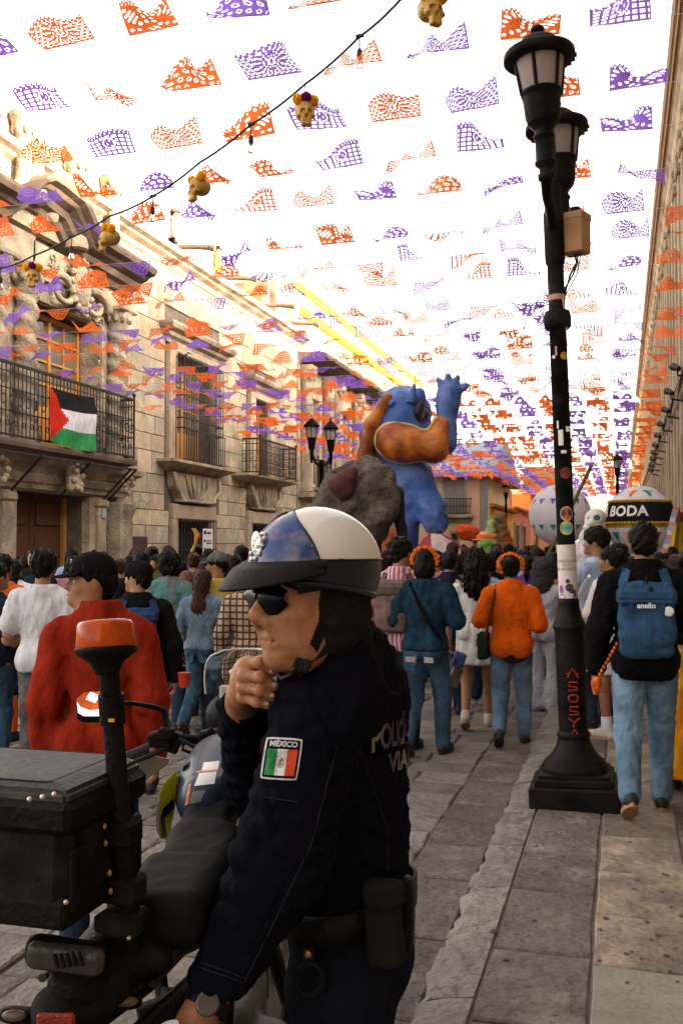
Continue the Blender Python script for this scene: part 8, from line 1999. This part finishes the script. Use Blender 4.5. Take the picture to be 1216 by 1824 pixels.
def decal(mb, quad, g=.002, n=4):
    a, b2, c, d_ = quad; pts = []
    for j in range(n + 1):
        for i in range(n + 1):
            u, v = i / n, j / n; x = (a[0] * (1 - u) + b2[0] * u) * (1 - v) + (d_[0] * (1 - u) + c[0] * u) * v; y = (a[1] * (1 - u) + b2[1] * u) * (1 - v) + (d_[1] * (1 - u) + c[1] * u) * v
            p = on_tank(x, y, g)
            if p is None: return
            pts.append(p)
    mb.add(pts, [(j * (n + 1) + i, (j + 1) * (n + 1) + i, (j + 1) * (n + 1) + i + 1, j * (n + 1) + i + 1) for j in range(n) for i in range(n)])
s = MB(); decal(s, ((363, 1358), (391, 1355), (388, 1370), (359, 1373))); decal(s, ((355, 1377), (386, 1374), (382, 1396), (346, 1400))); s.build('white_decal', m_prw, TK, local=True)
s = MB(); decal(s, ((350, 1373), (388, 1370), (387, 1373), (349, 1376)), .0024, 3); decal(s, ((339, 1385), (343, 1380), (335, 1432), (329, 1436)), .0024, 3); s.build('orange_decal', mat('orange_decal', (.55, .13, .02), rough=.4, bump=0), TK, local=True)
s = MB(); decal(s, ((343, 1410), (366, 1407), (358, 1428), (337, 1432)), .0024, 3); s.build('grey_decal', mat('grey_decal', (.10, .10, .11), rough=.5, bump=0), TK, local=True)
s = MB(); s.tube([Kp(335, 1372, 2.36), Kp(360, 1347, 2.45), Kp(400, 1338, 2.52), Kp(440, 1336, 2.54)], .014, 10); s.build('tank_rim', m_blk, TK, local=True)
s = MB(); pc = Kp(400, 1334, 2.47); s.lathe([(.048, 0), (.050, .008), (.044, .014), (.02, .016), (.0001, .0165)], pc, 24); s.build('filler_cap', m_alu, TK, local=True)
sh_px = [(312, 1372), (318, 1390), (314, 1420), (306, 1460), (300, 1494), (290, 1498), (281, 1486), (279, 1455), (281, 1425), (290, 1395)]
def shroud(px_, d0, th, mb): 
    a = [Kp(x, y, d0 + (x - 279) * .0022) for x, y in px_]; b2 = [Kp(x + 2, y, d0 + th + (x - 279) * .0022) for x, y in px_]; n = len(a)
    mb.add(a + b2, [tuple(range(n)), tuple(range(n, 2 * n))[::-1]] + [(i, (i + 1) % n, n + (i + 1) % n, n + i) for i in range(n)])
s = MB(); shroud(sh_px, 2.27, .05, s); o = s.build('tank_shroud', m_lime, MO, local=True)
bm = bmesh.new(); bm.from_mesh(o.data); bmesh.ops.recalc_face_normals(bm, faces=bm.faces); bmesh.ops.bevel(bm, geom=list(bm.edges), offset=.005, segments=2, affect='EDGES'); bm.to_mesh(o.data); bm.free()
SH = o
s = MB(); shroud([(307, 1424), (309, 1440), (292, 1458), (296, 1492), (291, 1492), (286, 1457), (291, 1440)], 2.264, .01, s); s.build('shroud_chevron', m_tank, SH, local=True)
s = MB(); shroud([(277, 1450), (281, 1425), (284, 1426), (281, 1452), (283, 1488), (279, 1480)], 2.262, .01, s); s.build('shroud_edge', m_prw, SH, local=True)
me = sdf('tank_side', [C_(np.array(Kp(338, 1375, 2.42)), np.array(Kp(336, 1440, 2.34)), .018, .016)], .007); link_mesh('tank_side', me, m_blk, MO)
s = MB(); s.tube([Kp(236, 1347, 2.62), Kp(285, 1326, 2.63), Kp(330, 1316, 2.68), Kp(372, 1320, 2.70), Kp(420, 1305, 2.74), Kp(470, 1290, 2.84)], .0125, 10); HB = s.build('handlebar', m_blk, MO, local=True)
s = MB(); s.tube([Kp(228, 1351, 2.62), Kp(282, 1328, 2.63)], .0185, 12); s.build('grip', m_rub2, HB, local=True)
s = MB(); s.box(Kp(285, 1318, 2.61), (.055, .045, .05), rot=(0, R(-20), PSI), bev=.006); s.box(Kp(297, 1306, 2.60), (.04, .04, .03), rot=(0, 0, PSI), bev=.004); s.box(Kp(312, 1322, 2.62), (.03, .035, .055), rot=(0, R(20), PSI), bev=.004); s.ell(Kp(276, 1340, 2.59), (.012, .01, .009), 8, 6); s.build('switch_block', m_blk, HB, local=True)
s = MB(); s.ell(Kp(273, 1337, 2.585), (.011, .006, .008), 8, 6); s.build('horn_button', mat('dull_red_button', (.22, .03, .015), bump=0), HB, local=True)
s = MB(); s.tube([Kp(300, 1330, 2.60), Kp(265, 1347, 2.57), Kp(235, 1358, 2.56)], [.008, .007, .006], 8); s.tube([Kp(318, 1316, 2.6), Kp(345, 1330, 2.6), Kp(392, 1325, 2.62), Kp(430, 1330, 2.65)], .006, 6); s.tube([Kp(310, 1310, 2.6), Kp(300, 1285, 2.62), Kp(296, 1270, 2.63)], .005, 6); s.tube([Kp(330, 1318, 2.62), Kp(325, 1335, 2.62), Kp(350, 1345, 2.62), Kp(420, 1345, 2.65)], .005, 6); s.build('lever_cables', m_rub2, HB, local=True)
s = MB(); s.box(Kp(388, 1308, 2.68), (.10, .05, .03), rot=(0, R(-8), PSI), bev=.006); s.ell(Kp(375, 1303, 2.65), (.011, .008, .011), 8, 6); s.ell(Kp(418, 1316, 2.66), (.02, .012, .02), 12, 8); s.build('bar_clamp', m_blk, HB, local=True)
s = MB(); s.tube([Kp(298, 1300, 2.62), Kp(292, 1265, 2.63), Kp(270, 1258, 2.62), Kp(230, 1252, 2.55), Kp(205, 1254, 2.50)], [.009, .009, .007, .006, .006], 8); MS = s.build('mirror_stem', m_blk, HB, local=True)
s = MB(); shroud([(241, 1352), (262, 1344), (300, 1352), (298, 1362), (256, 1390), (247, 1388)], 2.66, .03, s); o = s.build('hand_guard', mat('grey_white_guard', (.32, .30, .28), rough=.5, bump=.05), MO, local=True)
mc_ = Kp(172, 1255, 2.47); nrm = (Vector(CAMP) - (mc_ + AX)); nrm = Vector((nrm.x, nrm.y, 0)).normalized(); nrm = (nrm + Vector((0, 0, .80)) + rr_ * .02).normalized()
mu = Vector((0, 0, 1)).cross(nrm).normalized(); mv = nrm.cross(mu)
out = [(-.048, .018), (-.044, -.022), (-.030, -.032), (.05, -.036), (.055, .030), (.03, .038), (-.03, .034)]
s = MB(); s.prism([(x * 1.06, y * 1.08) for x, y in out], -nrm * .025, mc_, mu, mv); MR = s.build('mirror', m_blk, MO, local=True)
s = MB(); s.prism(out, nrm * .0015, mc_ + nrm * .0005, mu, mv); s.build('mirror_glass', mat('mirror_glass', (.86, .86, .86), rough=.01, metal=1., bump=0, var=0.01), MR, local=True)
m_scr = mat('clear_screen', (.75, .74, .74), rough=.04, transmission=.95, bump=0, ior=1.05, var=.02)
s = MB(); vs = []; n, m2 = 14, 8
for j in range(m2 + 1):
    for i in range(n + 1):
        u = i / n * 2 - 1; v = j / m2; wv = .135 * (1 - .25 * v ** 3) * (1 if v < .8 else math.sqrt(max(.3, 1 - ((v - .8) / .2) ** 2 * .5)))
        c = Kp(448, 1240, 2.86) + Vector((0, 0, .005)); vs.append(c + br_ * (u * wv) + bd * (-.05 * (1 - u * u) * -1 - .05 * v) + Vector((0, 0, .13 * v)))
s.add(vs, [(j * (n + 1) + i, j * (n + 1) + i + 1, (j + 1) * (n + 1) + i + 1, (j + 1) * (n + 1) + i) for j in range(m2) for i in range(n)], True); SCN = s.build('windscreen', m_scr, MO, local=True)
edge = [vs[j * (n + 1)] for j in range(m2 + 1)] + [vs[m2 * (n + 1) + i] for i in range(1, n + 1)] + [vs[j * (n + 1) + n] for j in range(m2 - 1, -1, -1)]
s = MB(); s.tube(edge, .0028, 6); s.build('screen_edge', mat('bright_edge', (.55, .52, .50), rough=.3, bump=0), SCN, local=True)
me = sdf('headlamp_cowl', [E_(np.array(Kp(425, 1275, 2.92)), (.10, .08, .075)), B_(np.array(Kp(408, 1248, 2.80)), (.03, .012, .035), .01, (0, 0, PSI))], .009, k=.03); link_mesh('headlamp_cowl', me, m_blk, MO)
s = MB(); s.box(Kp(408, 1240, 2.765), (.052, .012, .062), rot=(0, 0, PSI), bev=.005); s.build('instrument_panel', mat('cream_panel', (.42, .36, .28), rough=.5, bump=0), MO, local=True)
s = MB(); s.tube([Kp(418, 1201, 2.80), Kp(450, 1196, 2.82)], .006, 8); s.ell(Kp(415, 1199, 2.79), (.013, .009, .013), 10, 8); s.build('screen_bolt', m_alu, MO, local=True)
